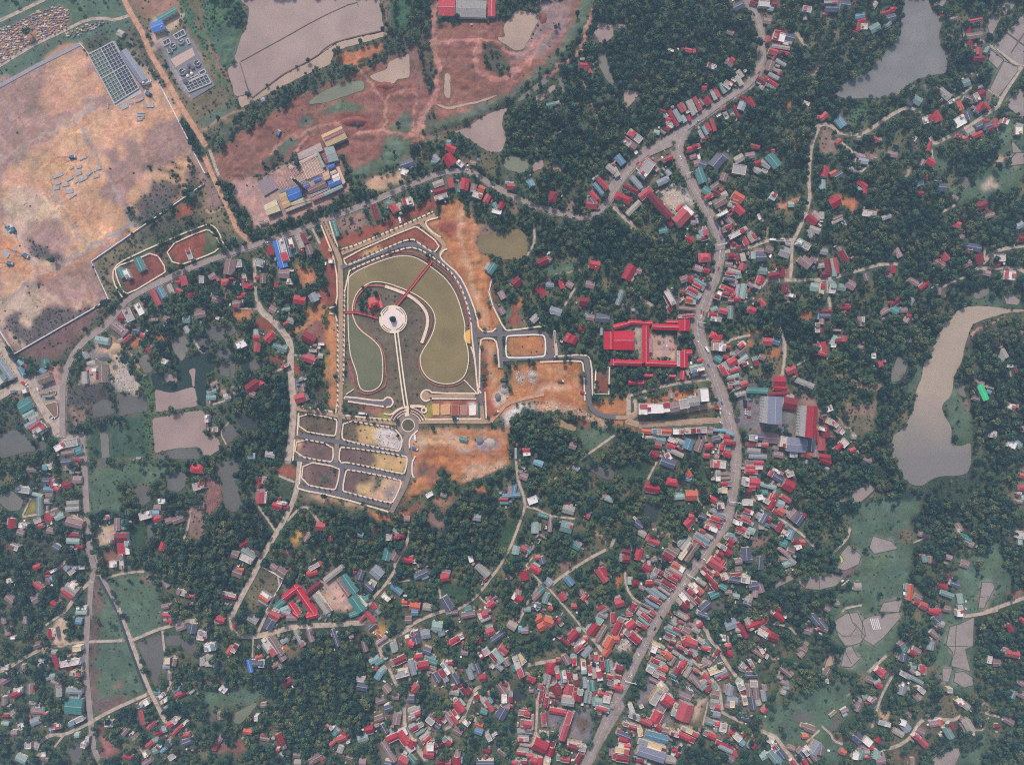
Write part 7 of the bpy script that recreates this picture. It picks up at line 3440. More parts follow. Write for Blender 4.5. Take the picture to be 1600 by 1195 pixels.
def build_houses():
    kinds = {}
    for i, q in enumerate(HOUSES):
        if (938 < q[0] < 1085 and 498 < q[1] < 604 or 435 < q[0] < 506 and 910 < q[1] < 972) and q[5] == 'r': HOUSES[i] = q[:5] + ('A',)
    for q in HOUSES:
        c = q[5]
        if c == 'V': continue
        k = 'house' if c in 'rRomAQ' else 'flat_roof_house' if c in 'wy' else 'tin_roof_building'
        kinds.setdefault(k, []).append(q)
    limit = {'house': 300, 'flat_roof_house': 160, 'tin_roof_building': 260}
    single = set()
    for k, lst in kinds.items():
        for q in sorted(lst, key=lambda q: -q[2] * q[3])[:limit[k]]: single.add(q)
    by_col = {}
    for q in HOUSES:
        if q[5] != 'V': by_col.setdefault(NAMED[q[5]], []).append(q)
    rest = MB(); rmats = []; ridx = {}
    for k, lst in kinds.items():
        for n, q in enumerate(lst):
            x, y, l, w, a, c = q
            if w > l: l, w, a = w, l, a + 90
            rr = random.Random(int(x * 7) * 1000 + int(y * 7))
            h = house_height(x, y, l, w, c, rr)
            if q not in single: h *= rr.uniform(.9, 1.05)
            k1 = 1 - h / CAMH
            L, W = max(2.2, l * PX * k1), max(2.0, w * PX * k1)
            wx, wy = X(x) * k1, Y(y) * k1; rz = -math.radians(a)
            z0 = -.05
            urban = min(math.hypot(x - a_, y - b_) for a_, b_ in SOUTH[3:]) < 75 or (y > 930 and 580 < x < 1130)
            if c not in 'SQXEmA' and L < 40: L *= .92 if urban else .95; W *= .89 if urban else .94
            parts = house_parts(L, W, h, c, rr, urban)
            if q in single:
                root = empty(k, (wx, wy, z0), rz)
                made = {}
                for nm, v, f, m in parts:
                    up = {'ridge_cap': 'roof', 'hut_roof': 'stair_hut', 'parapet': 'roof_deck'}.get(nm)
                    made[nm] = mesh_obj(nm, v, f, m, made.get(up) or root)
                wall_windows(root, L, W, h, 90 if h > 20 else 26 if h > 9.5 else 8, -.02 if c in 'wy' else .28)
                ar = l * w
                size = 'long narrow' if l > 2.8 * w else 'very large' if ar > 500 else 'large' if ar > 190 else 'small' if ar < 75 else 'medium-sized'
                form = {'r': 'gabled house', 'A': 'school wing', 'Q': 'school hall', 'R': 'hipped house', 'o': 'gabled house', 'm': 'gabled school wing'}.get(c, 'house with parapet' if c in 'wy' else 'low-pitched roof')
                lm = near_mark(x, y); cn = NAMED[c]
                d0 = math.hypot(x - lm[1], y - lm[2])
                rank = 1 + sum(1 for p in by_col[cn] if math.hypot(p[0] - lm[1], p[1] - lm[2]) < d0 - 1e-9)
                od = ordinal(rank)
                lab = f"{size} {cn if cn != 'pale flat' else 'pale flat-roofed'} {form}, {od} {cn} roof out from {lm[0]}"
                if len(lab.split()) > 16: lab = f"{size} {cn} roof, {od} such out from {lm[0]}"
                tag(root, lab, 'house' if k != 'tin_roof_building' else 'building', {'house': 'red and orange roofed houses of the town', 'flat_roof_house': 'flat roofed houses of the town', 'tin_roof_building': 'tin roofed buildings of the town'}[k])
            else:
                cs, sn = math.cos(rz), math.sin(rz)
                for nm, v, f, m in parts:
                    if m.name not in ridx: ridx[m.name] = len(rmats); rmats.append(m)
                    rest.add([(wx + p[0] * cs - p[1] * sn, wy + p[0] * sn + p[1] * cs, z0 + p[2]) for p in v], f, ridx[m.name])
    # lesser roofs that fill the gaps of the town
    rr = random.Random(44); nf = 0
    for q in HOUSES * 3:
        x, y, l, w, a, c = q
        if c == 'V' or nf > 800: continue
        an = rr.uniform(0, 6.28); d_ = max(l, w) * .5 + rr.uniform(2, 6)
        x, y = x + d_ * math.cos(an), y + d_ * math.sin(an)
        i, j = int((y - Y0) / CELL + .5), int((x - X0) / CELL + .5)
        if not (0 < i < GH - 1 and 0 < j < GW - 1) or BLOCK[i, j] or YARD[i, j] < .55 or BARE[i, j] > .5: continue
        l2, w2 = rr.uniform(4, 8), rr.uniform(2.6, 4.4); c2 = rr.choice('gppppwwtkrrr'); h = rr.uniform(2.6, 5); k1 = 1 - h / CAMH
        wx, wy = X(x) * k1, Y(y) * k1; rz = -math.radians(a + rr.choice((0, 90)) + rr.gauss(0, 5)); cs, sn = math.cos(rz), math.sin(rz); nf += 1
        block_poly(disc(x, y, 2.2, 6))
        for nm, v, f, m in house_parts(l2 * PX, w2 * PX, h, c2, rr, False):
            if m.name not in ridx: ridx[m.name] = len(rmats); rmats.append(m)
            rest.add([(wx + p[0] * cs - p[1] * sn, wy + p[0] * sn + p[1] * cs, p[2] - .05) for p in v], f, ridx[m.name])
    o = rest.build('small_houses', rmats); o['kind'] = 'stuff'
build_houses()
# ------------------------------------------------------------------ other structures
def mm(name, c, **k): return mat(name, c, **k)
def quad_shed(name, label, cat, q, h, m, rise=.8, wall=None, group=None, cap=True):
    """shed under a ridged roof whose four eave corners are seen at photo pixels q (ridge runs along the q0-q1 side)"""
    k1 = 1 - h / CAMH
    p = [Vector((X(a) * k1, Y(b) * k1, 0)) for a, b in q]
    if (p[1] - p[0]).cross(p[2] - p[1]).z < 0: p = [p[1], p[0], p[3], p[2]]
    c = sum(p, Vector()) / 4
    p = [v - c for v in p]
    root = empty(name, (c.x, c.y, -.05))
    r0, r1 = (p[0] + p[3]) / 2, (p[1] + p[2]) / 2
    up = lambda v, z: (v.x, v.y, z)
    t = .15
    v = [up(p[0], h), up(p[1], h), up(p[2], h), up(p[3], h), up(r0, h + rise), up(r1, h + rise)]
    v += [(a, b, z + t) for a, b, z in v]
    f = [(6, 7, 11, 10), (8, 9, 10, 11), (0, 1, 7, 6), (2, 3, 9, 8), (1, 5, 11, 7), (5, 2, 8, 11), (4, 0, 6, 10), (3, 4, 10, 9), (0, 4, 5, 1), (4, 3, 2, 5)]
    mesh_obj('roof', v, f, m, root)
    w = [x * .96 for x in p]
    v = [up(x, 0) for x in w] + [up(x, h - .02) for x in w]
    mesh_obj('wall', v, [(0, 1, 5, 4), (1, 2, 6, 5), (2, 3, 7, 6), (3, 0, 4, 7)], wall or WALLS[2], root)
    if cap and rise > .3:
        mb = MB(); mb.bar(up(r0, h + rise + t), up(r1, h + rise + t), .25); mb.build('ridge_cap', M_RIDGEG, root)
    block_poly(q)
    return tag(root, label, cat, group)
def zq(ox, oy, s, *pts): return [(ox + a * s, oy + b * s) for a, b in pts]
BW = lambda *p: zq(390, 195, .12549, *p)
C_ = lambda n, c, d=(130, 110, 105): mm('tin_' + n, c, var=.16, scale=.35, rough=.7, island=.12, dirt=d, dirt_amt=.4)
quad_shed('kiln_shed', 'long gabled shed striped yellow and maroon at the top of the brickworks', 'shed', BW((890, 130), (1145, 15), (1220, 165), (960, 280)), 8, C_('yellow', (194, 168, 124)), 1.6)
quad_shed('kiln_roof_strip', 'maroon roof strip along the ridge of the striped yellow shed', 'roof', BW((915, 165), (1165, 45), (1195, 95), (945, 215)), 9.3, C_('maroon', (140, 66, 66)), .5)
quad_shed('kiln_shed', 'pale teal-grey block shed under the striped yellow shed', 'shed', BW((925, 290), (1045, 265), (1110, 440), (985, 475)), 8, C_('tealgrey', (140, 150, 148)), .8)
quad_shed('kiln_shed', 'narrow teal strip roof beside the rows of drying sheds', 'shed', BW((840, 310), (945, 520), (905, 540), (830, 330)), 5, C_('teal2', (140, 158, 150)), .4)
quad_shed('kiln_shed', 'deep blue roof next to the smoking end of the brick kiln', 'shed', BW((455, 830), (620, 770), (655, 890), (500, 960)), 7, C_('blue2', (40, 100, 178)), .7)
quad_shed('kiln_shed', 'small blue roof at the arched end of the teal-grey shed', 'shed', BW((960, 510), (1050, 465), (1065, 520), (980, 560)), 6, C_('blue2', (40, 100, 178)), .5)
quad_shed('kiln_shed', 'blue roof patch between the drying sheds and the brown roof', 'shed', BW((780, 680), (880, 645), (895, 685), (800, 722)), 6, C_('blue2', (40, 100, 178)), .4)
quad_shed('kiln_shed', 'blue roof at the lower end of the kiln by the dusty yard', 'shed', BW((970, 710), (1130, 650), (1150, 730), (990, 785)), 6, C_('blue2', (40, 100, 178)), .6)
quad_shed('kiln_shed', 'white square roof above the lower blue kiln roof', 'shed', BW((1022, 640), (1110, 600), (1130, 682), (1050, 715)), 7.2, C_('white2', (220, 206, 200)), .4)
quad_shed('kiln_shed', 'cream square roof beside the small blue kiln roof', 'shed', BW((1000, 590), (1070, 560), (1090, 595), (1015, 632)), 6, C_('cream2', (206, 180, 166)), .4)
quad_shed('kiln_shed', 'long brown roof in the middle of the brick kiln', 'shed', BW((715, 800), (930, 680), (972, 770), (745, 862)), 7, C_('brown2', (118, 88, 88)), .8)
quad_shed('kiln_shed', 'long narrow grey roof below the brown kiln roof', 'shed', BW((745, 868), (972, 776), (985, 806), (765, 905)), 5.5, C_('grey2', (168, 160, 150)), .4)
quad_shed('kiln_shed', 'pink roof strip along the lower edge of the kiln', 'shed', BW((770, 915), (905, 850), (930, 890), (785, 950)), 5, C_('pink2', (178, 120, 116)), .4)
quad_shed('kiln_shed', 'pale teal strip roof at the lower corner of the kiln', 'shed', BW((910, 850), (1150, 742), (1165, 782), (935, 890)), 5, C_('teal2', (140, 158, 150)), .4)
quad_shed('kiln_shed', 'peach strip roof along the outer side of the kiln', 'shed', BW((1080, 530), (1115, 520), (1195, 715), (1160, 745)), 5, C_('peach', (212, 170, 140)), .3)
quad_shed('kiln_shed', 'gold corrugated roof beside the deep blue kiln roof', 'shed', BW((365, 870), (450, 835), (480, 930), (395, 960)), 6, C_('gold', (190, 158, 112)), .5)
quad_shed('kiln_shed', 'orange-gold roof on the lower side of the kiln', 'shed', BW((395, 965), (480, 932), (525, 1000), (425, 1050)), 6, C_('gold2', (194, 152, 108)), .5)
quad_shed('kiln_shed', 'long pale cream roof under the deep blue kiln roof', 'shed', BW((500, 970), (650, 900), (760, 940), (525, 1010)), 5.4, C_('cream3', (196, 182, 150)), .4)
quad_shed('kiln_shed', 'long pinkish roof edge of the kiln along the red yard', 'shed', BW((440, 1050), (755, 940), (765, 968), (452, 1092)), 4.6, C_('pink3', (184, 158, 142)), .3)
quad_shed('kiln_shed', 'cream shed with red rusty end at the far lower end of the kiln', 'shed', BW((170, 1010), (330, 930), (388, 1070), (220, 1130)), 6, C_('cream4', (204, 186, 150)), .7)
quad_shed('kiln_shed', 'grey-violet flat platform roof on the upper side of the kiln', 'shed', BW((90, 715), (275, 630), (350, 790), (180, 890)), 2.2, C_('violet', (142, 122, 128)), .2)
quad_shed('kiln_shed', 'pale pink platform roof above the rows of drying sheds', 'shed', BW((570, 370), (880, 225), (915, 320), (620, 440)), 2.5, C_('pale3', (176, 156, 148)), .3)
quad_shed('kiln_shed', 'small red-brown roof by the teal strip of the kiln', 'shed', BW((900, 390), (945, 370), (985, 470), (945, 490)), 5, C_('redbrown', (134, 72, 70)), .4)
def strips(a, b, n, ln, w, ang, h, mats, lab, grp, name='drying_shed'):
    base = None
    for i in range(n):
        t = i / (n - 1); x = a[0] + (b[0] - a[0]) * t; y = a[1] + (b[1] - a[1]) * t
        k1 = 1 - h / CAMH
        root = empty(name, (X(x) * k1, Y(y) * k1, -.05), -math.radians(ang))
        L, W = ln * PX, w * PX
        v, f = box_vf(0, 0, 0, h, L, W * .6)
        mesh_obj('rack', v, f, WALLS[2], root)
        v = [(-L / 2, -W / 2, h), (L / 2, -W / 2, h), (L / 2, W / 2, h), (-L / 2, W / 2, h), (-L / 2, 0, h + .5), (L / 2, 0, h + .5)]
        mesh_obj('roof', v, [(0, 1, 5, 4), (2, 3, 4, 5), (1, 2, 5), (3, 0, 4), (3, 2, 1, 0)], mats[i % len(mats)], root)
        tag(root, lab, 'drying shed', grp)
bw = lambda a, b: BW((a, b))[0]
cs = [C_('cream5', (214, 190, 168)), C_('cream6', (196, 160, 146))]
strips(bw(685, 585), bw(895, 492), 15, 26, 1.5, 66, 2.6, cs, 'narrow pale drying shed in the long upper row of the brickworks', 'upper row of drying sheds')
strips(bw(575, 690), bw(700, 632), 9, 11, 1.4, 66, 2.6, cs, 'short cream drying shed in the middle row of the brickworks', 'middle row of drying sheds')
strips(bw(345, 765), bw(560, 680), 14, 11, 1.5, 66, 2.6, [C_('redpale', (190, 130, 124)), C_('cream6', (196, 160, 146))], 'short reddish drying shed in the lower row of the brickworks', 'lower row of drying sheds')
strips(bw(375, 825), bw(690, 705), 20, 6.5, 1.5, 66, 2.6, [C_('bluegrey', (146, 152, 158))], 'tiny blue-grey drying shed along the gold kiln roof', 'blue-grey row of drying sheds')
strips(bw(440, 640), bw(650, 545), 14, 12, 1.5, 66, 2.6, [C_('redpale', (190, 130, 124)), C_('pale3', (176, 156, 148))], 'faded pink drying shed at the upper end of the brickworks', 'pink row of drying sheds')
struct(sheet('works_yard', BW((80, 720), (560, 360), (870, 220), (1060, 260), (1200, 730), (460, 1100), (230, 1140), (160, 1010)), .22, mm('works_dust', (168, 138, 128), scale=.2, var=.2, dirt=(130, 100, 94), dirt_amt=.6)))
quad_shed('kiln_shed', 'long pale pink strip roof between the platform roof and the drying rows', 'shed', BW((480, 520), (850, 345), (865, 380), (500, 560)), 2.8, C_('pale5', (190, 166, 156)), .3)
quad_shed('kiln_shed', 'purple-blue roof patch beside the base of the tall kiln chimney', 'shed', BW((660, 745), (730, 715), (745, 775), (690, 800)), 6.5, C_('purpleblue', (84, 88, 150)), .4)
quad_shed('kiln_shed', 'pale tan roof between the two small blue kiln roofs', 'shed', BW((905, 610), (985, 575), (1005, 660), (935, 700)), 5.5, C_('tan4', (196, 164, 140)), .4)
def chimney(x, y, h, r, label):
    root = empty('chimney', (X(x), Y(y), 0))
    m = mm('chimney_brick', (96, 78, 76), scale=.5, var=.2)
    b = MB(); b.cyl(0, 0, 0, h, r, 16, r * .6); b.build('shaft', m, root)
    b = MB(); b.cyl(0, 0, h, h + .8, r * .75, 16, r * .75); b.build('rim', M_RIDGEG, root)
    b = MB(); b.box(0, 0, -.1, 2.5, r * 3, r * 3); b.build('plinth', WALLS[2], root)
    tag(root, label, 'chimney')
chimney(475.4, 296.7, 46, 1.7, 'tall dark kiln chimney standing among the brickworks roofs')
chimney(471, 290, 26, 1.1, 'shorter dark chimney beside the tall kiln chimney')

# ---- filter basins and treatment plant
M_CONC = mat('basin_concrete', (176, 170, 166), .12, .4, .85, dirt=(130, 126, 124), dirt_amt=.4)
M_BAS1 = mat('basin_water_green', (88, 104, 96), .1, .3, .2, .12); M_BAS2 = mat('basin_water_dark', (62, 68, 84), .1, .3, .2, .12)
def bil(q, u, v):
    a, b, c, d = [Vector(t) for t in q]
    return (a * (1 - u) + b * u) * (1 - v) + (d * (1 - u) + c * u) * v
def basin_grid(label, q, nu, nv, h, gap_u=None, gap_v=None, dark=lambda i, j: False, name='filter_basin'):
    block_line(list(q) + [q[0]], 8); block_poly(q)
    q = [(X(a), Y(b)) for a, b in q]; c = sum((Vector(p) for p in q), Vector((0, 0))) / 4
    q = [(a - c.x, b - c.y) for a, b in q]
    root = empty(name, (c.x, c.y, 0))
    us = [i / nu for i in range(nu + 1)]; vs = [i / nv for i in range(nv + 1)]
    b = MB()
    for u in us:
        w = .55 if (gap_u is not None and abs(u - gap_u) < 1e-6) or u in (0, 1) else .26
        A, B = bil(q, u, 0), bil(q, u, 1); d = (B - A).normalized(); n = Vector((-d.y, d.x)) * w
        b.add([(*(A - n), 0), (*(B - n), 0), (*(B + n), 0), (*(A + n), 0), (*(A - n), h), (*(B - n), h), (*(B + n), h), (*(A + n), h)], [(4, 5, 6, 7), (0, 1, 5, 4), (2, 3, 7, 6), (1, 2, 6, 5), (3, 0, 4, 7)])
    for v in vs:
        w = .6 if (gap_v is not None and abs(v - gap_v) < 1e-6) or v in (0, 1) else .26
        A, B = bil(q, 0, v), bil(q, 1, v); d = (B - A).normalized(); n = Vector((-d.y, d.x)) * w
        hh = h + .03
        b.add([(*(A - n), 0), (*(B - n), 0), (*(B + n), 0), (*(A + n), 0), (*(A - n), hh), (*(B - n), hh), (*(B + n), hh), (*(A + n), hh)], [(4, 5, 6, 7), (0, 1, 5, 4), (2, 3, 7, 6), (1, 2, 6, 5), (3, 0, 4, 7)])
    o = b.build('cell_wall', M_CONC, root); 
    for i in range(nu):
        for j in range(nv):
            p = [bil(q, us[i] , vs[j]), bil(q, us[i + 1], vs[j]), bil(q, us[i + 1], vs[j + 1]), bil(q, us[i], vs[j + 1])]
            o = mesh_obj('water_cell', [(*t, h - .7) for t in p], [(3, 2, 1, 0)], M_BAS2 if dark(i, j) else M_BAS1, root)
    return tag(root, label, 'basin')
T0 = lambda *p: [(a / 5, b / 5) for a, b in p]
basin_grid('big filter basin of square water cells by the tan worksite', T0((695, 432), (888, 332), (1090, 692), (900, 812)), 8, 14, 1.6, .5, .5, lambda i, j: i >= 4)
struct(sheet('concrete_apron', T0((690, 420), (895, 322), (1100, 700), (1110, 730), (900, 838)), .34, M_CONC, .3))
P5 = lambda *p: zq(240, 30, .1171, *p)
struct(sheet('plant_platform', P5((110, 290), (415, 135), (825, 890), (520, 1075), (350, 740), (230, 560)), 1.0, mat('platform_concrete', (124, 118, 122), .14, .4, .9, dirt=(120, 112, 112), dirt_amt=.5), 1.2))
block_poly(P5((60, 330), (415, 110), (850, 890), (470, 1130)))
basin_grid('grid of dark settling cells at the lower end of the treatment plant', P5((420, 880), (715, 745), (780, 860), (480, 985)), 6, 3, 2.2, dark=lambda i, j: j < 2, name='settling_basin')
basin_grid('pair of dark basins at the upper corner of the treatment plant', P5((275, 225), (410, 150), (440, 220), (310, 280)), 3, 1, 2.2, dark=lambda i, j: True, name='settling_basin')
basin_grid('two narrow basins on the dirt road side of the treatment plant', P5((130, 310), (215, 265), (240, 325), (155, 370)), 2, 1, 2.2, dark=lambda i, j: True, name='settling_basin')
basin_grid('single blue basin beside the white pipes of the treatment plant', P5((615, 720), (690, 680), (710, 725), (635, 765)), 1, 1, 2.2, dark=lambda i, j: True, name='settling_basin')
basin_grid('pair of dark basins below the round tanks of the upper plant end', P5((190, 420), (240, 395), (262, 440), (212, 466)), 2, 1, 2.2, dark=lambda i, j: True, name='settling_basin')
basin_grid('long dark basins beside the crop rows of the treatment plant', P5((445, 285), (475, 270), (500, 330), (470, 348)), 1, 2, 2.2, dark=lambda i, j: True, name='settling_basin')
basin_grid('row of dark basins under the wide gravel pad of the plant', P5((430, 830), (600, 750), (612, 775), (442, 858)), 4, 1, 2.2, dark=lambda i, j: True, name='settling_basin')
struct(sheet('gravel_pad', P5((230, 545), (520, 390), (560, 490), (300, 650)), 1.05, mat('pinkish_gravel', (186, 160, 148), .25, 1, .95)))
struct(sheet('green_pool', P5((205, 470), (470, 280), (520, 370), (240, 530)), 1.06, mat('pool_green', (96, 108, 108), .08, .1, .2)))
def round_tank(x, y, r, label, m):
    root = empty('round_tank', (X(x), Y(y), .9)); R = r * PX; n = 28
    v = []
    for rr_, z in ((R, 0), (R, 2.2), (R - .5, 2.2), (R - .5, .6)): v += [(rr_ * math.cos(2 * math.pi * i / n), rr_ * math.sin(2 * math.pi * i / n), z) for i in range(n)]
    f = [(k * n + i, k * n + (i + 1) % n, (k + 1) * n + (i + 1) % n, (k + 1) * n + i) for k in range(3) for i in range(n)]
    mesh_obj('rim', v, f, M_CONC, root)
    mesh_obj('water', [(R * .98 * math.cos(2 * math.pi * i / n), R * .98 * math.sin(2 * math.pi * i / n), 1.5) for i in range(n)], [tuple(range(n))], m, root)
    b = MB(); b.box(R * .45, 0, 2.1, 2.4, R * 1.1, .7, 0); b.build('scraper_bridge', M_PARA, root)
    root.rotation_euler = (0, 0, .6)
    tag(root, label, 'tank')
for (a, b, r, l, m) in ((275, 375, 5, 'round dark tank at the upper end of the treatment plant', M_BAS2), (375, 312, 5, 'round green tank at the upper end of the treatment plant', M_BAS1), (395, 715, 5.2, 'round dark tank in the lower half of the plant by the dirt road', M_BAS2), (595, 605, 5.2, 'round dark tank in the lower half of the plant by the crop rows', M_BAS2)):
    x, y = P5((a, b))[0]; round_tank(x, y, r, l, m)
for i, (a, b) in enumerate(((525, 742), (472, 775))):
    x, y = P5((a, b))[0]; root = empty('white_cylinder_tank', (X(x), Y(y), .9)); c = MB(); c.cyl(0, 0, 0, 3, 1.6, 16); c.build('shell', M_WALLW, root); c = MB(); c.cyl(0, 0, 3, 3.5, 1.5, 16, .3); c.build('lid', M_PARA, root)
    tag(root, ('larger' if i == 0 else 'second') + ' white round tank in the middle of the treatment plant', 'tank')
for i, (a, b, l, w) in enumerate(((487, 632, 5, 4), (533, 662, 5, 4), (470, 695, 4, 4), (440, 840, 8, 5), (230, 430, 3, 9))):
    x, y = P5((a, b))[0]; root = empty('pump_house', (X(x), Y(y), .9), .5); mesh_obj('wall', *box_vf(0, 0, 0, 2.2, l * PX, w * PX), WALLS[2], root); mesh_obj('roof', *box_vf(0, 0, 2.2, 2.4, l * PX + .4, w * PX + .4), ROOFS['D'][0], root)
    tag(root, ['dark pump hut nearest the gravel pad of the plant', 'dark pump hut between the two round tanks', 'dark pump hut beside the white tanks', 'long dark hut above the settling cells', 'narrow dark hut along the green pool'][i], 'hut')

# ---- bridges, pavilion, greenery of the park
def bridge(p, w, z, label):
    root = empty('footbridge', (X(p[0][0]), Y(p[0][1]), 0))
    def local(o):
        o.parent = root; o.location = (-root.location.x, -root.location.y, 0); return o
    local(ribbon('deck', p, w * PX, z, M_REDW, False, .5, 0))
    for s in (-1, 1):
        off = []
        for i, (a, b) in enumerate(p):
            a2, b2 = p[min(i + 1, len(p) - 1)]; a1, b1 = p[max(i - 1, 0)]
            d = math.hypot(a2 - a1, b2 - b1); off.append((a - s * (b2 - b1) / d * w * .46, b + s * (a2 - a1) / d * w * .46))
        local(ribbon('railing', off, .35, z + 1.0, mat('railing_red', (206, 74, 76), .1, .5), False, 1.0, 0))
    mb = MB()
    for (a, b), (c, d_) in zip(p[:-1], p[1:]):
        n = max(1, int(math.hypot(c - a, d_ - b) / 8))
        for i in range(n):
            t = (i + .5) / n; mb.box(X(a + (c - a) * t), Y(b + (d_ - b) * t), 0, z - .4, .8, .8)
    local(mb.build('pier', WALLS[2])); block_line(p, w + 1)
    tag(root, label, 'bridge')
bridge([(674.8, 409), (655, 434), (640, 453), (620.6, 477)], 3.6, 1.6, 'long red footbridge running from the lake shore to the round plaza')
bridge([(537, 487.8), (558, 488), (575, 492), (591, 497)], 3.4, 1.6, 'short red footbridge joining the western street to the round plaza')
root = empty('pavilion', (X(585), Y(474), 0), math.radians(15))
mesh_obj('terrace', *box_vf(0, 0, 0, .9, 17, 15), mat('pink_paving', (204, 104, 98), .12, .4), root)
def hiproof(nm, cx, cy, z, lx, ly, rise, m, par):
    v = [(cx - lx / 2, cy - ly / 2, z), (cx + lx / 2, cy - ly / 2, z), (cx + lx / 2, cy + ly / 2, z), (cx - lx / 2, cy + ly / 2, z), (cx - lx * .22, cy, z + rise), (cx + lx * .22, cy, z + rise)]
    return mesh_obj(nm, v, [(0, 1, 5, 4), (2, 3, 4, 5), (1, 2, 5), (3, 0, 4), (3, 2, 1, 0)], m, par)
mesh_obj('hall', *box_vf(1, -3, .9, 4.4, 7, 5), WALLS[3], root); hiproof('hall_roof', 1, -3, 4.4, 9.5, 7, 2.4, ROOFS['r'][0], root)
mesh_obj('upper_hall', *box_vf(1, -3, 6, 7.6, 3.4, 2.4), WALLS[0], root); hiproof('upper_roof', 1, -3, 7.6, 5.4, 4, 1.6, ROOFS['r'][2], root)
hiproof('side_roof', -5.5, -3.6, 3.2, 4, 4, 1.5, ROOFS['r'][1], root); mesh_obj('side_hall', *box_vf(-5.5, -3.6, .9, 3.2, 3, 3), WALLS[3], root)
mb = MB()
for a in (-1.6, 3.6): mb.bar((a, -3, 6.9), (a, -3, 7.2), .2)
mb.bar((-1.2, -3, 9.2), (3.2, -3, 9.2), .16); mb.build('gilded_ridge', mat('gilded', (220, 170, 70), .1, 1, .5), root)
tag(root, 'ornate red tiered pavilion on a pink terrace beside the round plaza', 'pavilion'); block_poly(disc(585, 474, 12))

# ---- arches over the road
def arch(x, y, ang, span, label):
    root = empty('road_arch', (X(x), Y(y), .2), -math.radians(ang)); s = span * PX
    for q in (-1, 1):
        b = MB(); b.box(q * s / 2, 0, 0, 6.2, .6, .6); b.build('post', M_WALLW, root)
    b = MB(); b.box(0, 0, 6.0, 6.9, s + 1.4, .5, bottom=True); b.build('beam', M_WALLW, root)
    tag(root, label, 'road arch')
for a in ((1078, 272, -20, 15, 'white gateway beam over the road by the pale gravel schoolyard'), (1124, 384, -12, 17, 'white gateway beam over the road at the eastern lane corner'), (1097, 505, 8, 14, 'white gateway beam over the road above the red school'), (1146, 783, 8, 17, 'white gateway beam over the village road below the flat shop roofs'), (1078, 898, 30, 15, 'white gateway beam over the road beside the brown-roofed court'), (984, 1062, 15, 17, 'white curved gateway beam over the lower road near the market')):
    arch(*a)

# ---- vehicles
def car_proto(name, body, big=False):
    root = empty(name, (0, 0, 0)); L, W, H = (7.5, 2.4, 2.9) if big else (4.4, 1.8, 1.45)
    if big:
        mesh_obj('cargo_box', *box_vf(-1.0, 0, .9, H, 5.2, W), body, root)
        mesh_obj('cab', *box_vf(2.6, 0, .6, 2.4, 1.9, W * .95), mat('cab_white', (214, 208, 204), .05, .5, .5), root)
        mesh_obj('windscreen', *box_vf(3.57, 0, 1.5, 2.2, .06, W * .8), M_GLASS, root)
        wx = (-2.6, 2.4)
    else:
        v = [(-2.2, -.88, .35), (2.2, -.85, .35), (2.2, .85, .35), (-2.2, .88, .35), (-2.15, -.88, .95), (2.1, -.85, .85), (2.1, .85, .85), (-2.15, .88, .95)]
        mesh_obj('body', v, [(4, 5, 6, 7), (0, 1, 5, 4), (1, 2, 6, 5), (2, 3, 7, 6), (3, 0, 4, 7), (3, 2, 1, 0)], body, root)
        v = [(-1.9, -.82, .93), (1.15, -.8, .88), (1.15, .8, .88), (-1.9, .82, .93), (-1.5, -.68, 1.42), (.35, -.68, 1.42), (.35, .68, 1.42), (-1.5, .68, 1.42)]
        mesh_obj('cabin_glass', v, [(0, 1, 5, 4), (1, 2, 6, 5), (2, 3, 7, 6), (3, 0, 4, 7)], M_GLASS, root)
        v = [(-1.5, -.68, 1.43), (.35, -.68, 1.43), (.35, .68, 1.43), (-1.5, .68, 1.43)]
        mesh_obj('roof_panel', v, [(0, 1, 2, 3)], body, root)
        wx = (-1.35, 1.35)
    tm = mat('tyre', (30, 30, 32), .1, 1, .9)
    for a in wx:
        for s in (-1, 1):
            b = MB(); n = 10; r = .45 if big else .32
            p = [(a + r * math.cos(2 * math.pi * i / n), s * W * .45 + e, r + r * math.sin(2 * math.pi * i / n)) for e in (-.12, .12) for i in range(n)]
            b.add(p, [(i, (i + 1) % n, n + (i + 1) % n, n + i) for i in range(n)] + [tuple(range(n))[::-1], tuple(range(n, 2 * n))]); b.build('wheel', tm, root)
    return root
CARC = {'white': (222, 220, 220), 'black': (36, 38, 44), 'red': (176, 40, 46), 'silver': (168, 172, 178), 'blue': (52, 96, 160), 'green': (70, 130, 110), 'brown': (120, 84, 70)}
protos = {}
def car(x, y, ang, colr, label, big=False, group=None):
    key = (colr, big)
    if key not in protos:
        protos[key] = car_proto('truck' if big else 'car', mat('paint_' + colr, CARC[colr], .04, .5, .35, spec=.5), big); r = protos[key]
    else: r = copy_tree(protos[key])
    r.location = (X(x), Y(y), .42); r.rotation_euler = (0, 0, -math.radians(ang))
    tag(r, label, 'truck' if big else 'car', group)
S3 = lambda a, b: (960 + a / 5, 478 + b / 5)
rr = random.Random(5)
for i in range(7):
    x, y = S3(1018 + i * 1.2, 738 + i * 17); car(x, y, rr.uniform(-6, 6), rr.choice(['white', 'silver', 'black']), 'car parked in the file along the forecourt of the tall grey-roofed block', group='cars in the forecourt file')
for i in range(6):
    x, y = S3(1050, 790 + i * 15); car(x, y, rr.uniform(-6, 6), rr.choice(['white', 'silver', 'black', 'red']), 'car parked in the inner row before the tall grey-roofed block', group='cars in the inner forecourt row')
for i in range(9):
    car(960 + (445 + i * 23) / 5, 956 + (512 + i * 14) / 5, 60, rr.choice(['white', 'silver', 'black', 'blue']), 'car parked in the slanting row on the purple-grey yard', group='cars parked on the purple-grey yard')
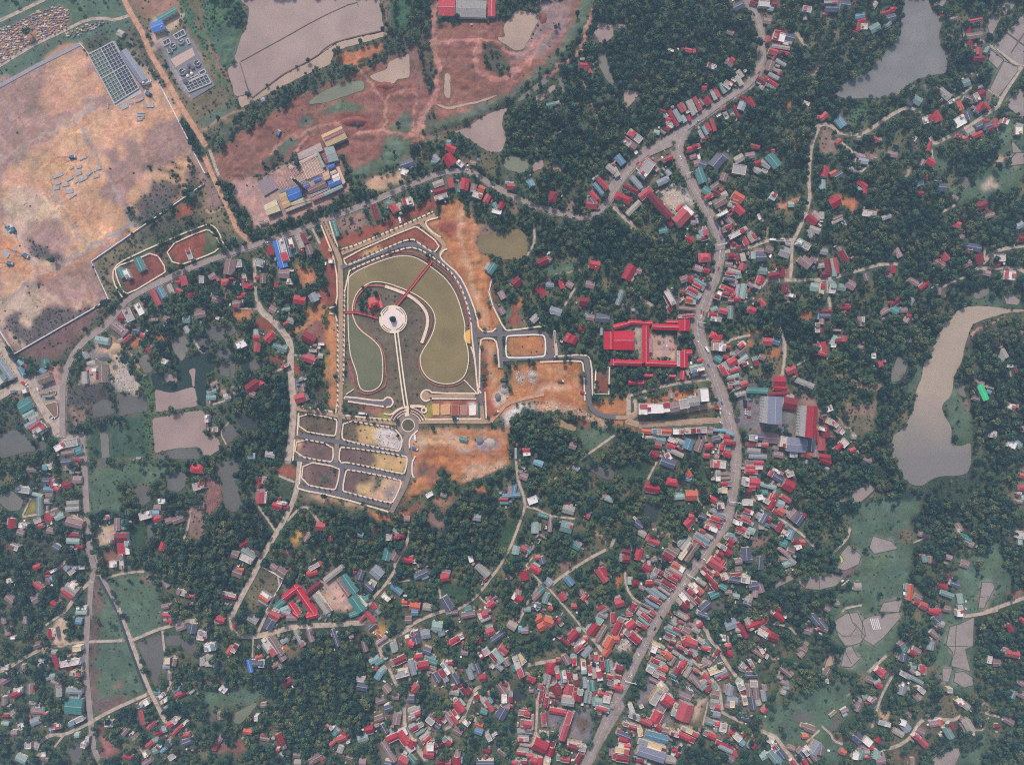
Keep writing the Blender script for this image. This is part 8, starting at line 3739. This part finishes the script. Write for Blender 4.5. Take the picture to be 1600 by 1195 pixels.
for x, y, a, c, l, b in ((1099, 489, 95, 'red', 'red car leaving the road bend above the school', 0), (1095.5, 487, 95, 'brown', 'brown car beside the red car above the school', 0), (1104, 546, 60, 'white', 'long white truck on the road curve by the school', 1),
    (1121, 638, 5, 'red', 'red truck turning in by the white shop row', 1), (1125, 645, 85, 'white', 'white car below the red truck by the shop row', 0), (1125, 650, 85, 'green', 'green car in the file by the shop row', 0), (1126, 660, 30, 'white', 'white car at the lower end of the shop row', 0),
    (1063, 247, 75, 'white', 'white car on the road just below the fork', 0), (1124.5, 394, 92, 'white', 'white car on the road by the lane crossing', 0), (1127, 373, 85, 'blue', 'blue car on the road above the lane crossing', 0), (1128, 402, 95, 'silver', 'silver car lower down by the lane crossing', 0),
    (1206, 375, 2, 'white', 'white truck on the lane to the eastern wood', 1), (1222, 373.5, 2, 'white', 'white car behind the truck on the eastern lane', 0), (1100, 873, 40, 'white', 'white car in the middle of the village road', 0), (1033, 964, 55, 'black', 'black car on the village road below the red roofs', 0),
    (976, 1076, 62, 'silver', 'silver car on the lower road by the market', 0), (997, 1021, 62, 'white', 'white car on the lower road edge by the rubble circle', 0), (1147, 155 , 140, 'silver', 'silver car on the upper road bend', 0), (495, 346, -22, 'brown', 'brown car at the park street mouth on the lower road', 0),
    (412, 347.5, -13, 'brown', 'long brown truck in the red yard below the brickworks', 1), (625.5, 345, 78, 'white', 'white truck on the red strip above the park street', 1), (46, 604, 30, 'white', 'white car at the crossing by the blue tents', 0), (40, 599, 25, 'red', 'red truck at the crossing by the blue tents', 1),
    (79, 650, -40, 'silver', 'silver car by the tip of the triangular island', 0), (84, 653, 0, 'white', 'white car under the triangular island', 0), (911, 613 , 20, 'red', 'red truck at the white kerb of the orange site', 1), (876, 595, 2, 'brown', 'dark red truck on the orange dirt by the pipes', 1), (712, 653.5, 0, 'blue', 'blue truck parked below the sports courts', 1), (775, 644, -30, 'brown', 'brown digger truck on the orange slope road', 1),
    (649, 683.5, 80, 'white', 'white truck on the dirt beside the roundabout', 1), (649, 700.5, 20, 'blue', 'blue truck on the dirt below the roundabout', 1), (566, 645.5, 5, 'white', 'white truck parked by the brown field near the lawn', 1), (571, 646.5, 5, 'white', 'second white truck by the brown field near the lawn', 0)):
    car(x, y, a, c, l, bool(b))
SMO = chaikin(SOUTH, 1, False); MMO = chaikin(MAIN[:30], 1, False); rr = random.Random(31)
for pl, nm, off, n in ((SMO[6:], 'broad town road', 3.2, 26), (MMO, 'narrower hill road', 1.9, 16)):
    for i in range(n):
        k = int((i + rr.uniform(.1, .9)) / n * (len(pl) - 2)); (a, b), (c, d_) = pl[k], pl[k + 1]; t = rr.random(); l = math.hypot(c - a, d_ - b); s_ = rr.choice((-1, 1))
        car(a + (c - a) * t - s_ * (d_ - b) / l * off, b + (d_ - b) * t + s_ * (c - a) / l * off, math.degrees(math.atan2(d_ - b, c - a)), rr.choice(['white', 'silver', 'black', 'white', 'red', 'blue']), 'car driving along the ' + nm + ' through the town', group='cars driving on the ' + nm)
def crane(x, y, ang, boom, label):
    root = empty('crawler_crane', (X(x), Y(y), 0), -math.radians(ang))
    bm_ = mat('crane_blue', (60, 110, 140), .1, .5, .5); dk = mat('crane_dark', (52, 58, 66), .1, .5, .7)
    for s in (-1, 1): mesh_obj('track', *box_vf(0, s * 1.9, 0, 1.1, 6.4, .9), dk, root)
    mesh_obj('upper_body', *box_vf(-.6, 0, 1.1, 3.0, 5.4, 3.2), bm_, root)
    mesh_obj('cab', *box_vf(2.2, 1.1, 1.2, 3.6, 1.6, 1.3), M_GLASS, root)
    mesh_obj('counterweight', *box_vf(-3.6, 0, 1.2, 2.9, 1.2, 3.4), M_PARA, root)
    b = MB()
    for s in (-.5, .5): b.bar((1.5, s, 2.4), (1.5 + boom, s * .5, boom * .35 + 2.4), .16)
    for i in range(6): b.bar((1.5 + boom * i / 6, -.5, 2.4 + boom * .35 * i / 6), (1.5 + boom * (i + 1) / 6, .4, 2.4 + boom * .35 * (i + 1) / 6), .1)
    b.build('boom', dk, root); tag(root, label, 'crane')
for a in ((114, 246, 170, 13, 'blue crawler crane at the top of the tan worksite'), (41, 400, 205, 16, 'blue crawler crane in the middle of the orange worksite corner'), (16.5, 412, 180, 12, 'blue crawler crane nearest the photo edge on the tan worksite'), (14.5, 358, 235, 7, 'green digger on the tan worksite by the long truck'), (436, 210, 110, 7, 'teal digger on the red heaps above the brickworks'), (549, 191, 20, 7, 'teal digger by the dark red mound above the striped shed'), (559, 193, 100, 5, 'white digger beside the teal digger by the dark red mound'), (233, 148, 30, 6, 'dark digger at the foot of the filter basin'), (133, 555, 80, 5, 'dark digger on the pale gravel yard'), (158, 532, 10, 5, 'dark digger under the shed of the gravel yard'), (22, 357 + 3, 60, 5, 'small dark digger beside the tan site track')):
    crane(*a)
pm = mat('pile_concrete', (176, 172, 172), .12, .6, .85, .12)
def pile(x, y, l, w, ang):
    root = empty('pile_stack', (X(x), Y(y), 0), -math.radians(ang)); L, W = l * .15, max(1.2, w * .15)
    n = max(2, min(7, int(W / .55))); r = random.Random(int(x * 9 + y))
    for i in range(n):
        for k in range(2):
            mesh_obj('concrete_pile', *box_vf(r.uniform(-.5, .5), (i + .5 - n / 2) * W / n, .05 + k * .5, .5 + k * .5, L * r.uniform(.85, 1), W / n * .8), pm, root)
    tag(root, 'stack of grey concrete piles lying on the tan worksite', 'pile stack', 'stacks of concrete piles')
for x, y, l, w, a in ((650, 45, 70, 14, -25), (620, 110, 44, 24, -15), (615, 160, 50, 30, -20), (560, 120, 40, 16, -30), (455, 180, 90, 22, -20), (545, 205, 60, 20, -30), (455, 235, 50, 26, -20), (445, 275, 44, 28, -10), (515, 250, 54, 24, -10), (545, 300, 66, 34, -10), (700, 160, 54, 22, -40), (650, 205, 80, 26, -25), (600, 225, 44, 16, -40), (755, 185, 54, 22, -15), (775, 120, 36, 26, -20), (570, 340, 70, 14, -35), (745, 140, 30, 14, -20), (50, 790, 60, 40, 40), (110, 760, 40, 20, 30)):
    pile(x / 5, 239 + y / 5, l, w, a)
for x, y, l, w, a in ((975, 835, 66, 34, -25), (1090, 785, 74, 18, -25), (1025, 805, 36, 20, 0), (1100, 885, 60, 12, 0), (1098, 905, 60, 12, 0), (1100, 925, 60, 12, -10), (1095, 940, 50, 10, -10), (1175, 825, 60, 34, 0), (845, 830, 12, 40, 0)):
    pile(x / 5, y / 5, l, w, a)
# tombs of the cemetery
TM = [mat('tomb_' + n, c, .12, .6, .85, .2) for n, c in (('white', (206, 194, 188)), ('pink', (176, 136, 134)), ('yellow', (196, 170, 134)), ('grey', (150, 140, 140)), ('mauve', (130, 110, 120)))]
tp = []
for m in TM:
    v, f = box_vf(0, 0, 0, .7, 2.6, 1.6); v2, f2 = box_vf(-1.0, 0, .7, 1.7, .4, 1.5); v3, f3 = box_vf(.1, 0, .7, .95, 1.6, 1.0)
    f = f + [tuple(8 + i for i in q) for q in f2] + [tuple(16 + i for i in q) for q in f3]
    me = bpy.data.meshes.new('tomb'); me.from_pydata(v + v2 + v3, [], f); me.materials.append(m); tp.append(me)
rr = random.Random(3); cemetery = [(-2, 46), (22, 38), (60, 18), (92, 8), (110, 20), (104, 44), (70, 60), (40, 72), (20, 90), (-2, 100)]
def inside(p, x, y):
    r = False
    for i in range(len(p)):
        (xa, ya), (xb, yb) = p[i], p[(i + 1) % len(p)]
        if (ya > y) != (yb > y) and x < (xb - xa) * (y - ya) / (yb - ya) + xa: r = not r
    return r
spots = []; tries = 0
while len(spots) < 290 and tries < 20000:
    tries += 1; x, y = rr.uniform(-2, 166), rr.uniform(6, 100)
    ok = inside(cemetery, x, y) or inside([(104, 54), (120, 44), (160, 32), (164, 38), (130, 54), (110, 62)], x, y)
    if not ok or math.hypot(x - 50, y - 55) < 9: continue
    if any(abs(x - a) < 3.0 and abs(y - b) < 2.6 for a, b in spots): continue
    spots.append((x, y))
    o = bpy.data.objects.new('tomb', rr.choice(tp)); COL.objects.link(o); o.location = (X(x), Y(y), 0); o.rotation_euler = (0, 0, rr.choice((.45, .5, 2.0, .4)) + rr.uniform(-.2, .2)); s = rr.uniform(.7, 1.35); o.scale = (s, s, rr.uniform(.8, 1.4))
    tag(o, 'small painted tomb in the crowded cemetery beside the lane', 'tomb', 'tombs of the cemetery')
block_poly(cemetery)
# plastic seed-bed strips
for i in range(5):
    x0 = 1280 + (394 + i * 14) / 5; y0 = 956 + (48 - i * 1.5) / 5
    root = empty('seedbed_tunnel', (X(x0 + 3.2), Y(y0 + 9), .05)); b = MB(); n = 8
    L = 13.5; pts = []
    for e in (-1, 1):
        for k in range(n + 1):
            t = math.pi * k / n; pts.append((.62 * math.cos(t), e * L / 2, .6 * math.sin(t)))
    b.add(pts, [(k, n + 1 + k, n + 2 + k, k + 1) for k in range(n)]); b.build('film', M_WALLW, root); root.rotation_euler = (0, 0, .28)
    tag(root, 'white plastic seed-bed tunnel in the striped paddy corner', 'seed tunnel', 'white seed-bed tunnels')
# loose rubble on the building sites
rb = MB(); rr = random.Random(9); RM = [mat('rubble_' + str(i), c, .1, .8, .9) for i, c in enumerate(((196, 178, 160), (150, 140, 134), (216, 206, 198), (120, 96, 84)))]
for k, pts, n in (('a', [(700, 608), (708, 704), (745, 716), (760, 706)], 0),):
    pass
for t, k, w, pts in SHAPES:
    if t == 'P' and k in ('rubble', 'rubblegrey', 'palegravel', 'redrubble', 'whitesheet', 'greysoil', 'orangedirt', 'reddirt', 'palesoil'):
        p = np.array(pts); ar = abs(sum(p[i][0] * p[(i + 1) % len(p)][1] - p[(i + 1) % len(p)][0] * p[i][1] for i in range(len(p)))) / 2
        n = int(ar * {'rubble': .5, 'rubblegrey': .35, 'palegravel': .22, 'redrubble': .25, 'whitesheet': .1, 'greysoil': .05}.get(k, .007))
        for _ in range(min(n, 900)):
            x, y = rr.uniform(p[:, 0].min(), p[:, 0].max()), rr.uniform(p[:, 1].min(), p[:, 1].max())
            if not inside(pts, x, y): continue
            s = rr.uniform(.3, 1.0) if k not in ('orangedirt', 'reddirt', 'palesoil') else rr.uniform(.3, .8)
            rb.box(X(x), Y(y), -.2, s * rr.uniform(.3, .9), s * rr.uniform(.8, 2), s, rr.uniform(0, 3), rr.choice((0, 0, 1, 2, 3)) if k not in ('orangedirt', 'reddirt', 'palesoil', 'redrubble') else 3)
o = rb.build('rubble', RM); o['kind'] = 'stuff'
# water-tank heaps: mounds on the sites
def mound(x, y, rx, ry, h, m, name='soil_heap', label=''):
    n, k = 18, 5; v = [(0, 0, h)]; r = random.Random(int(x * 3 + y)); f = []
    for j in range(1, k + 1):
        for i in range(n):
            a = 2 * math.pi * i / n; q = j / k * r.uniform(.85, 1.1)
            v.append((rx * PX * q * math.cos(a), ry * PX * q * math.sin(a), h * max(0, 1 - (j / k) ** 1.3) + (r.uniform(-.2, .2) if j < k else -.3)))
    f += [(0, 1 + i, 1 + (i + 1) % n) for i in range(n)]
    for j in range(k - 1):
        for i in range(n): f.append((1 + j * n + i, 1 + (j + 1) * n + i, 1 + (j + 1) * n + (i + 1) % n, 1 + j * n + (i + 1) % n))
    o = mesh_obj(name, v, f, m, None, True); o.location = (X(x), Y(y), 0)
    tag(o, label, 'heap'); block_poly(disc(x, y, max(rx, ry)))
MG = mat('heap_gravel', (112, 108, 112), .25, .5, 1, bump=.5); MGl = mat('heap_pale', (170, 158, 148), .25, .5, 1, bump=.5); MGs = mat('heap_sand', (186, 156, 126), .2, .5, 1, bump=.4); MGr = mat('heap_red', (134, 78, 68), .25, .4, 1, bump=.5)
for a in ((778, 621, 6, 8, 3, MG, 'soil_heap', 'dark grey gravel heap beside the orange slope'), (788, 610, 7, 7, 2.5, MGl, 'soil_heap', 'pale grey gravel heap above the dark one by the orange slope'), (832, 587, 7, 6, 2.4, MGl, 'soil_heap', 'pale gravel heap in the middle of the orange site'), (749, 690, 8, 8, 3, MG, 'soil_heap', 'grey gravel heap on the tan site below the long turf strip'), (766, 692, 9, 9, 2, MGl, 'soil_heap', 'wide pale heap next to the grey heap on the tan site'),
          (162, 558, 10, 7, 3, MG, 'soil_heap', 'grey stone heap of the gravel yard under the bend'), (142, 568, 8, 6, 2.4, MGl, 'soil_heap', 'pale stone heap of the gravel yard beside the tracks'), (180, 545, 12, 10, 3, MGs, 'soil_heap', 'tan sand heap of the gravel yard'), (602, 135, 16, 8, 4, MGr, 'soil_heap', 'dark red earth mound by the murky pit pond'), (555, 190, 26, 9, 5, MGr, 'soil_heap', 'long dark red earth mound above the striped shed'), (850, 30, 7, 13, 4, MGr, 'soil_heap', 'dark red mound beside the clay pit pond'), (722, 389, 4, 4, 1, MGl, 'soil_heap', 'small white patch heap on the orange cutting')):
    mound(*a)
# small yard things: tarpaulins, water jars, pens, woodpiles - past counting
YM = [mat('clutter_' + n, c, .12, .8, .9, .25) for n, c in (('white', (222, 216, 212)), ('grey', (150, 144, 142)), ('pink', (160, 122, 120)), ('red', (170, 62, 72)), ('teal', (106, 140, 136)), ('brown', (112, 90, 78)), ('blue', (86, 118, 156)))]
yb = MB(); rr = random.Random(21)
def y_urban(x, y): return min(math.hypot(x - a, y - b) for a, b in SOUTH[3:]) < 80 or (y > 930 and 580 < x < 1130)
for hx, hy, l, w, a, c in HOUSES:
    for _ in range(rr.choice((2, 3, 4, 5, 7)) if y_urban(hx, hy) else rr.choice((1, 2, 2, 3))):
        an = rr.uniform(0, 6.28); d_ = max(l, w) * .5 + rr.uniform(.5, 5)
        x, y = hx + d_ * math.cos(an), hy + d_ * math.sin(an)
        i, j = int((y - Y0) / CELL + .5), int((x - X0) / CELL + .5)
        if BLOCK[i, j]: continue
        q = rr.random(); mi = rr.choice((0, 0, 1, 1, 1, 2, 2, 3, 4, 5, 5, 6))
        if q < .6: yb.box(X(x), Y(y), -.1, rr.uniform(.4, 2.4), rr.uniform(.8, 3.4), rr.uniform(.7, 2.2), -math.radians(a) + rr.choice((0, 1.57)), mi)
        else:
            z = rr.uniform(1.8, 2.8); yb.box(X(x), Y(y), z, z + .1, rr.uniform(1.6, 4), rr.uniform(1.2, 2.6), -math.radians(a) + rr.choice((0, 1.57)), mi, True)
o = yb.build('yard_clutter', YM); o['kind'] = 'stuff'
# ------------------------------------------------------------------ trees
def leaf_mat(name, cols, island=.35):
    m = bpy.data.materials.new(name); m.use_nodes = True
    nt = m.node_tree; N = nt.nodes; K = nt.links; bs = N['Principled BSDF']
    bs.inputs['Roughness'].default_value = .75; bs.inputs['Specular IOR Level'].default_value = .2
    oi = N.new('ShaderNodeObjectInfo'); geo = N.new('ShaderNodeNewGeometry')
    cr = N.new('ShaderNodeValToRGB'); e = cr.color_ramp.elements
    for i, c in enumerate(cols):
        el = e[i] if i < 2 else e.new(i / (len(cols) - 1))
        el.position = i / (len(cols) - 1); el.color = (*c, 1)
    nz_ = N.new('ShaderNodeTexNoise'); nz_.inputs['Scale'].default_value = .022; nz_.inputs['Detail'].default_value = 3; K.new(oi.outputs['Location'], nz_.inputs['Vector'])
    m1 = N.new('ShaderNodeMapRange'); K.new(nz_.outputs['Fac'], m1.inputs[0]); m1.inputs[1].default_value = .3; m1.inputs[2].default_value = .7; m1.inputs[3].default_value = -.45; m1.inputs[4].default_value = .45
    m2 = N.new('ShaderNodeMath'); m2.operation = 'ADD'; m2.use_clamp = True; K.new(oi.outputs['Random'], m2.inputs[0]); K.new(m1.outputs[0], m2.inputs[1]); K.new(m2.outputs[0], cr.inputs[0])
    mr = N.new('ShaderNodeMapRange'); K.new(geo.outputs['Random Per Island'], mr.inputs[0]); mr.inputs[3].default_value = 1 - island; mr.inputs[4].default_value = 1 + island
    mx = N.new('ShaderNodeMix'); mx.data_type = 'RGBA'; mx.blend_type = 'MULTIPLY'; mx.inputs['Factor'].default_value = 1
    K.new(cr.outputs[0], mx.inputs[6]); K.new(mr.outputs[0], mx.inputs[7]); K.new(mx.outputs[2], bs.inputs['Base Color'])
    return m
LEAF = leaf_mat('foliage', [(.013, .046, .046), (.018, .058, .050), (.026, .076, .058), (.036, .094, .062), (.052, .112, .064), (.074, .130, .062), (.100, .142, .062), (.135, .155, .072)], .5)
LEAFB = leaf_mat('shrub_foliage', [(.044, .078, .046), (.060, .078, .046), (.036, .066, .046), (.080, .080, .050)])
BARK = mat('bark', (92, 76, 64), .2, .8, .95)
def crown_mesh(name, seed, R, Hh, n, leaf, m, lobes=5, palm=False):
    r = random.Random(seed); v = []; f = []
    if palm:
        for i in range(15):
            a = 2 * math.pi * i / 15 + r.uniform(-.2, .2); ln = R * r.uniform(.8, 1.1); w = .28 * R * .6; px = None
            for k in range(4):
                t = k / 3; x = ln * t; z = Hh * .5 + .5 * R * t * (1 - t * 1.4); ww = w * (1 - abs(t - .4))
                b = len(v); v += [(x * math.cos(a) - ww * math.sin(a), x * math.sin(a) + ww * math.cos(a), z), (x * math.cos(a) + ww * math.sin(a), x * math.sin(a) - ww * math.cos(a), z)]
                if k: f.append((b - 2, b - 1, b + 1, b))
    else:
        C = [(0, 0, Hh * .15, R * .72)]
        for i in range(lobes):
            a = 2 * math.pi * i / lobes + r.uniform(-.5, .5); d = R * r.uniform(.35, .62)
            C.append((d * math.cos(a), d * math.sin(a), Hh * r.uniform(-.25, .3), R * r.uniform(.34, .56)))
        for i in range(n):
            cx, cy, cz, cr = C[0] if r.random() < .34 else r.choice(C[1:])
            u = Vector((r.gauss(0, 1), r.gauss(0, 1), r.gauss(0, 1) * .9)).normalized(); q = cr * r.uniform(.72, 1.04)
            p = Vector((cx, cy, cz)) + Vector((u.x * q, u.y * q, u.z * q * Hh / R * .7))
            nn = (u + Vector((r.gauss(0, .5), r.gauss(0, .5), r.gauss(.35, .5)))).normalized()
            t = nn.orthogonal().normalized(); b_ = nn.cross(t); an = r.uniform(0, 6.28)
            t, b_ = t * math.cos(an) + b_ * math.sin(an), b_ * math.cos(an) - t * math.sin(an)
            s = leaf * r.uniform(.6, 1.25); o = len(v)
            v += [tuple(p - t * s - b_ * s * .6), tuple(p + t * s - b_ * s * .5), tuple(p + t * s * .7 + b_ * s * .6 - nn * s * .25), tuple(p - t * s * .8 + b_ * s * .55 - nn * s * .2)]
            f.append((o, o + 1, o + 2, o + 3))
    me = bpy.data.meshes.new(name); me.from_pydata(v, [], f); me.materials.append(m); me.update()
    return me
def trunk_mesh(h, r, seed):
    q = random.Random(seed); b = MB(); b.cyl(0, 0, -.3, h, r, 6, r * .55)
    for i in range(4):
        a = 2 * math.pi * i / 4 + q.random(); b.bar((0, 0, h * .7), (1.5 * math.cos(a), 1.5 * math.sin(a), h + .9), r * .35)
    me = bpy.data.meshes.new('trunk'); me.from_pydata(b.v, [], b.f); me.materials.append(BARK); return me
# kinds: unit trees about 3 m in crown radius
KINDS = [(3.0, 2.6, 190, .62, 5, False), (3.0, 3.2, 210, .58, 6, False), (2.7, 2.4, 170, .6, 4, False), (3.2, 2.2, 220, .55, 7, False), (2.6, 3.6, 180, .58, 5, False), (2.8, 2.0, 0, .5, 0, True), (3.9, 2.6, 250, .5, 9, False)]
CROWNS = []; TRUNKS = []
for i, (R, Hh, n, lf, lb, pal) in enumerate(KINDS):
    CROWNS.append(crown_mesh('crown', 100 + i, R, Hh, n, lf, LEAFB if pal or R > 3.5 else LEAF, lb, pal)); TRUNKS.append(trunk_mesh(4.2, .24, i))
def hidden_coll(name, meshes):
    c = bpy.data.collections.new(name)
    for i, me in enumerate(meshes):
        o = bpy.data.objects.new('%s_%c' % (name, 97 + i), me); c.objects.link(o)
    return c
def joined(tm, cm, zc):
    me = bpy.data.meshes.new('whole_tree'); bmx = bmesh.new()
    bmx.from_mesh(tm); k = len(bmx.faces)
    tmp = cm.copy(); tmp.transform(Matrix.Translation((0, 0, zc))); bmx.from_mesh(tmp)
    bmx.faces.ensure_lookup_table()
    for i in range(k, len(bmx.faces)): bmx.faces[i].material_index = 1
    bmx.to_mesh(me); bmx.free(); bpy.data.meshes.remove(tmp)
    me.materials.append(BARK); me.materials.append(cm.materials[0]); return me
ZC = 5.2
TREES = hidden_coll('tree_kind', [joined(t, c, ZC) for t, c in zip(TRUNKS, CROWNS)])
BUSHES = hidden_coll('shrub_kind', [crown_mesh('shrub', 300 + i, 1.2, 1.0, 46, .42, LEAFB, 4) for i in range(4)])
def scatter(name, pts, coll, nk):
    """pts: (x, y, z, scale, zscale, rot, idx)"""
    a = np.array(pts, np.float32)
    me = bpy.data.meshes.new(name); me.vertices.add(len(a)); me.vertices.foreach_set('co', a[:, :3].ravel())
    for nm, col in (('sxy', 3), ('sz', 4), ('rot', 5)):
        at = me.attributes.new(nm, 'FLOAT', 'POINT'); at.data.foreach_set('value', np.ascontiguousarray(a[:, col]))
    at = me.attributes.new('idx', 'INT', 'POINT'); at.data.foreach_set('value', a[:, 6].astype(np.int32))
    o = bpy.data.objects.new(name, me); COL.objects.link(o); o['kind'] = 'stuff'
    ng = bpy.data.node_groups.new(name, 'GeometryNodeTree')
    ng.interface.new_socket('Geometry', in_out='INPUT', socket_type='NodeSocketGeometry'); ng.interface.new_socket('Geometry', in_out='OUTPUT', socket_type='NodeSocketGeometry')
    N = ng.nodes; K = ng.links
    gi = N.new('NodeGroupInput'); go = N.new('NodeGroupOutput'); ip = N.new('GeometryNodeInstanceOnPoints'); ci = N.new('GeometryNodeCollectionInfo')
    ci.inputs['Collection'].default_value = coll; ci.inputs['Separate Children'].default_value = True; ci.inputs['Reset Children'].default_value = True
    def attr(n, t):
        q = N.new('GeometryNodeInputNamedAttribute'); q.data_type = t; q.inputs['Name'].default_value = n; return q.outputs['Attribute']
    K.new(gi.outputs[0], ip.inputs['Points']); K.new(ci.outputs[0], ip.inputs['Instance']); ip.inputs['Pick Instance'].default_value = True
    K.new(attr('idx', 'INT'), ip.inputs['Instance Index'])
    cr = N.new('ShaderNodeCombineXYZ'); K.new(attr('rot', 'FLOAT'), cr.inputs[2]); K.new(cr.outputs[0], ip.inputs['Rotation'])
    cs = N.new('ShaderNodeCombineXYZ'); s = attr('sxy', 'FLOAT'); K.new(s, cs.inputs[0]); K.new(s, cs.inputs[1]); K.new(attr('sz', 'FLOAT'), cs.inputs[2]); K.new(cs.outputs[0], ip.inputs['Scale'])
    K.new(ip.outputs[0], go.inputs[0])
    md = o.modifiers.new('scatter', 'NODES'); md.node_group = ng
    return o
def plant():
    r = np.random.RandomState(77); cand = []
    step = 5.8
    for y in np.arange(-56, 1252, step):
        for x in np.arange(-56, 1657, step):
            px, py = x + r.uniform(-.45, .45) * step, y + r.uniform(-.45, .45) * step
            i, j = int((py - Y0) / CELL + .5), int((px - X0) / CELL + .5)
            if not (0 <= i < GH and 0 <= j < GW) or BLOCK[i, j]: continue
            if r.rand() < TREE[i, j]:
                big = r.rand(); s = .6 + .72 * big ** 1.5 + (.55 if r.rand() < .08 else 0)
                if TREE[i, j] < .5: s *= .85
                u = r.rand(); k = 5 if u < .08 else 6 if u < .15 else r.randint(0, 5)
                cand.append((px, py, s, s * r.uniform(.75, 1.35), r.uniform(0, 6.28), k))
    own = sorted(cand, key=lambda q: -q[2] if 0 <= q[0] <= 1600 and 0 <= q[1] <= 1195 and q[5] < 5 else 0)[:290]
    ownset = set(id(q) for q in own)
    scatter('woodland', [(X(q[0]), Y(q[1]), -.1, q[2], q[3], q[4], q[5]) for q in cand if id(q) not in ownset], TREES, len(KINDS))
    extra = [(574, 474, 1.0), (566, 484, .9), (573, 486, .9), (583, 489, .8), (575, 456, .9), (590, 463, .9), (571, 462, 1.0), (566, 468, 1.1), (563, 476, .9), (568, 480, .8), (588, 458, 1.15), (578, 449, .7), (568, 449, .75), (614.5, 499, 1.35), (594, 492, .5), (50, 55, 1.9), (1200, 1172 - 8, .9), (849, 1143, 1.9), (881, 1168, 2.0), (1088, 863, 1.6), (1076, 880, 1.2)]
    own += [(a, b, s, s, a, 1) for a, b, s in extra]
    zone = {}
    for q in own: zone.setdefault(near_mark(q[0], q[1])[0], []).append(q)
    for z, lst in zone.items():
        for q in lst:
            o = empty('tree', (X(q[0]), Y(q[1]), -.1), q[4]); o.scale = (q[2], q[2], q[3])
            t = bpy.data.objects.new('trunk', TRUNKS[q[5]]); COL.objects.link(t); t.parent = o
            c = bpy.data.objects.new('crown', CROWNS[q[5]]); COL.objects.link(c); c.parent = o; c.location = (0, 0, ZC)
            tag(o, 'broad dark green tree with the widest crown near ' + z if len(lst) == 1 else 'broad dark green tree among those growing around ' + z, 'tree', 'broad trees around ' + z)
    bp = []
    step = 3.6
    for y in np.arange(-20, 1215, step):
        for x in np.arange(-20, 1620, step):
            px, py = x + r.uniform(-.5, .5) * step, y + r.uniform(-.5, .5) * step
            i, j = int((py - Y0) / CELL + .5), int((px - X0) / CELL + .5)
            if BLOCK[i, j] or r.rand() > BUSH[i, j] * .8: continue
            s = r.uniform(.5, 1.25); bp.append((X(px), Y(py), .25 * s, s, s * r.uniform(.6, 1.2), r.uniform(0, 6.28), r.randint(0, 4)))
    scatter('undergrowth', bp, BUSHES, 4)
    print('trees', len(cand), 'bushes', len(bp))
# young street trees in the pavements
def saplings():
    cm = crown_mesh('crown', 900, 1.1, 1.2, 60, .34, LEAF, 4); tm = bpy.data.meshes.new('trunk'); b = MB(); b.cyl(0, 0, 0, 2.0, .07, 5, .05); tm.from_pydata(b.v, [], b.f); tm.materials.append(BARK)
    runs = [[(535, 391), (612, 360), (677, 331)], [(540, 413), (624, 378), (645, 373), (655, 380), (680, 394)], [(539, 427), (568, 412), (628, 388), (649, 386), (671, 398), (700, 420), (716, 440), (727, 465), (737, 505)], [(537, 600), (538, 430)], [(527, 386), (505, 345)], [(528, 640), (528, 492)],
            [(467, 634), (516, 642), (528, 645)], [(470, 645), (525, 654)], [(537, 652), (618, 656)], [(540, 656), (614, 668)], [(464, 683), (520, 694)], [(468, 673), (520, 682)], [(538, 688), (620, 705)], [(537, 698), (630, 711)], [(461, 711), (515, 722)], [(545, 721), (628, 741)], [(545, 733), (625, 748)], [(472, 756), (520, 766)], [(540, 768), (610, 786)], [(468, 765), (605, 798)], [(466, 646), (464, 680)], [(459, 690), (457, 718)], [(471, 722), (467, 756)], [(526, 660), (521, 690)], [(532, 732), (527, 762)], [(637, 717), (630, 738)], [(796, 524.5), (846, 522.5)], [(852, 527), (852, 554)], [(200, 462), (318, 403)], [(260, 388), (325, 358)]]
    n = 0
    for p in runs:
        for (ax, ay), (bx, by) in zip(p[:-1], p[1:]):
            l = math.hypot(bx - ax, by - ay); k = int(l / 7.5)
            for i in range(k):
                if n >= 230: return
                t = (i + .5) / k; n += 1; s = random.uniform(.8, 1.3)
                o = empty('street_sapling', (X(ax + (bx - ax) * t), Y(ay + (by - ay) * t), .45)); o.scale = (s, s, s)
                a = bpy.data.objects.new('trunk', tm); COL.objects.link(a); a.parent = o
                c = bpy.data.objects.new('crown', cm); COL.objects.link(c); c.parent = o; c.location = (0, 0, 2.2); c.rotation_euler = (0, 0, random.uniform(0, 6))
                tag(o, 'young street tree set in the pale pavement of the new streets', 'street tree', 'young street trees of the new quarter')
block_poly(disc(1536, 613, 17)); plant(); saplings()

# ------------------------------------------------------------------ the air
hz = bpy.data.materials.new('haze_air'); hz.use_nodes = True; nt = hz.node_tree; nt.nodes.clear()
ho = nt.nodes.new('ShaderNodeOutputMaterial'); pv = nt.nodes.new('ShaderNodeVolumePrincipled')
pv.inputs['Color'].default_value = (.50, .74, 1.0, 1); pv.inputs['Density'].default_value = HAZE; pv.inputs['Anisotropy'].default_value = .2
nt.links.new(pv.outputs[0], ho.inputs['Volume'])
mb = MB(); mb.box(0, 0, -1.5, CAMH + 1.5, 3200, 3200, 0, 0, True)
o = mb.build('haze', hz); o['kind'] = 'stuff'
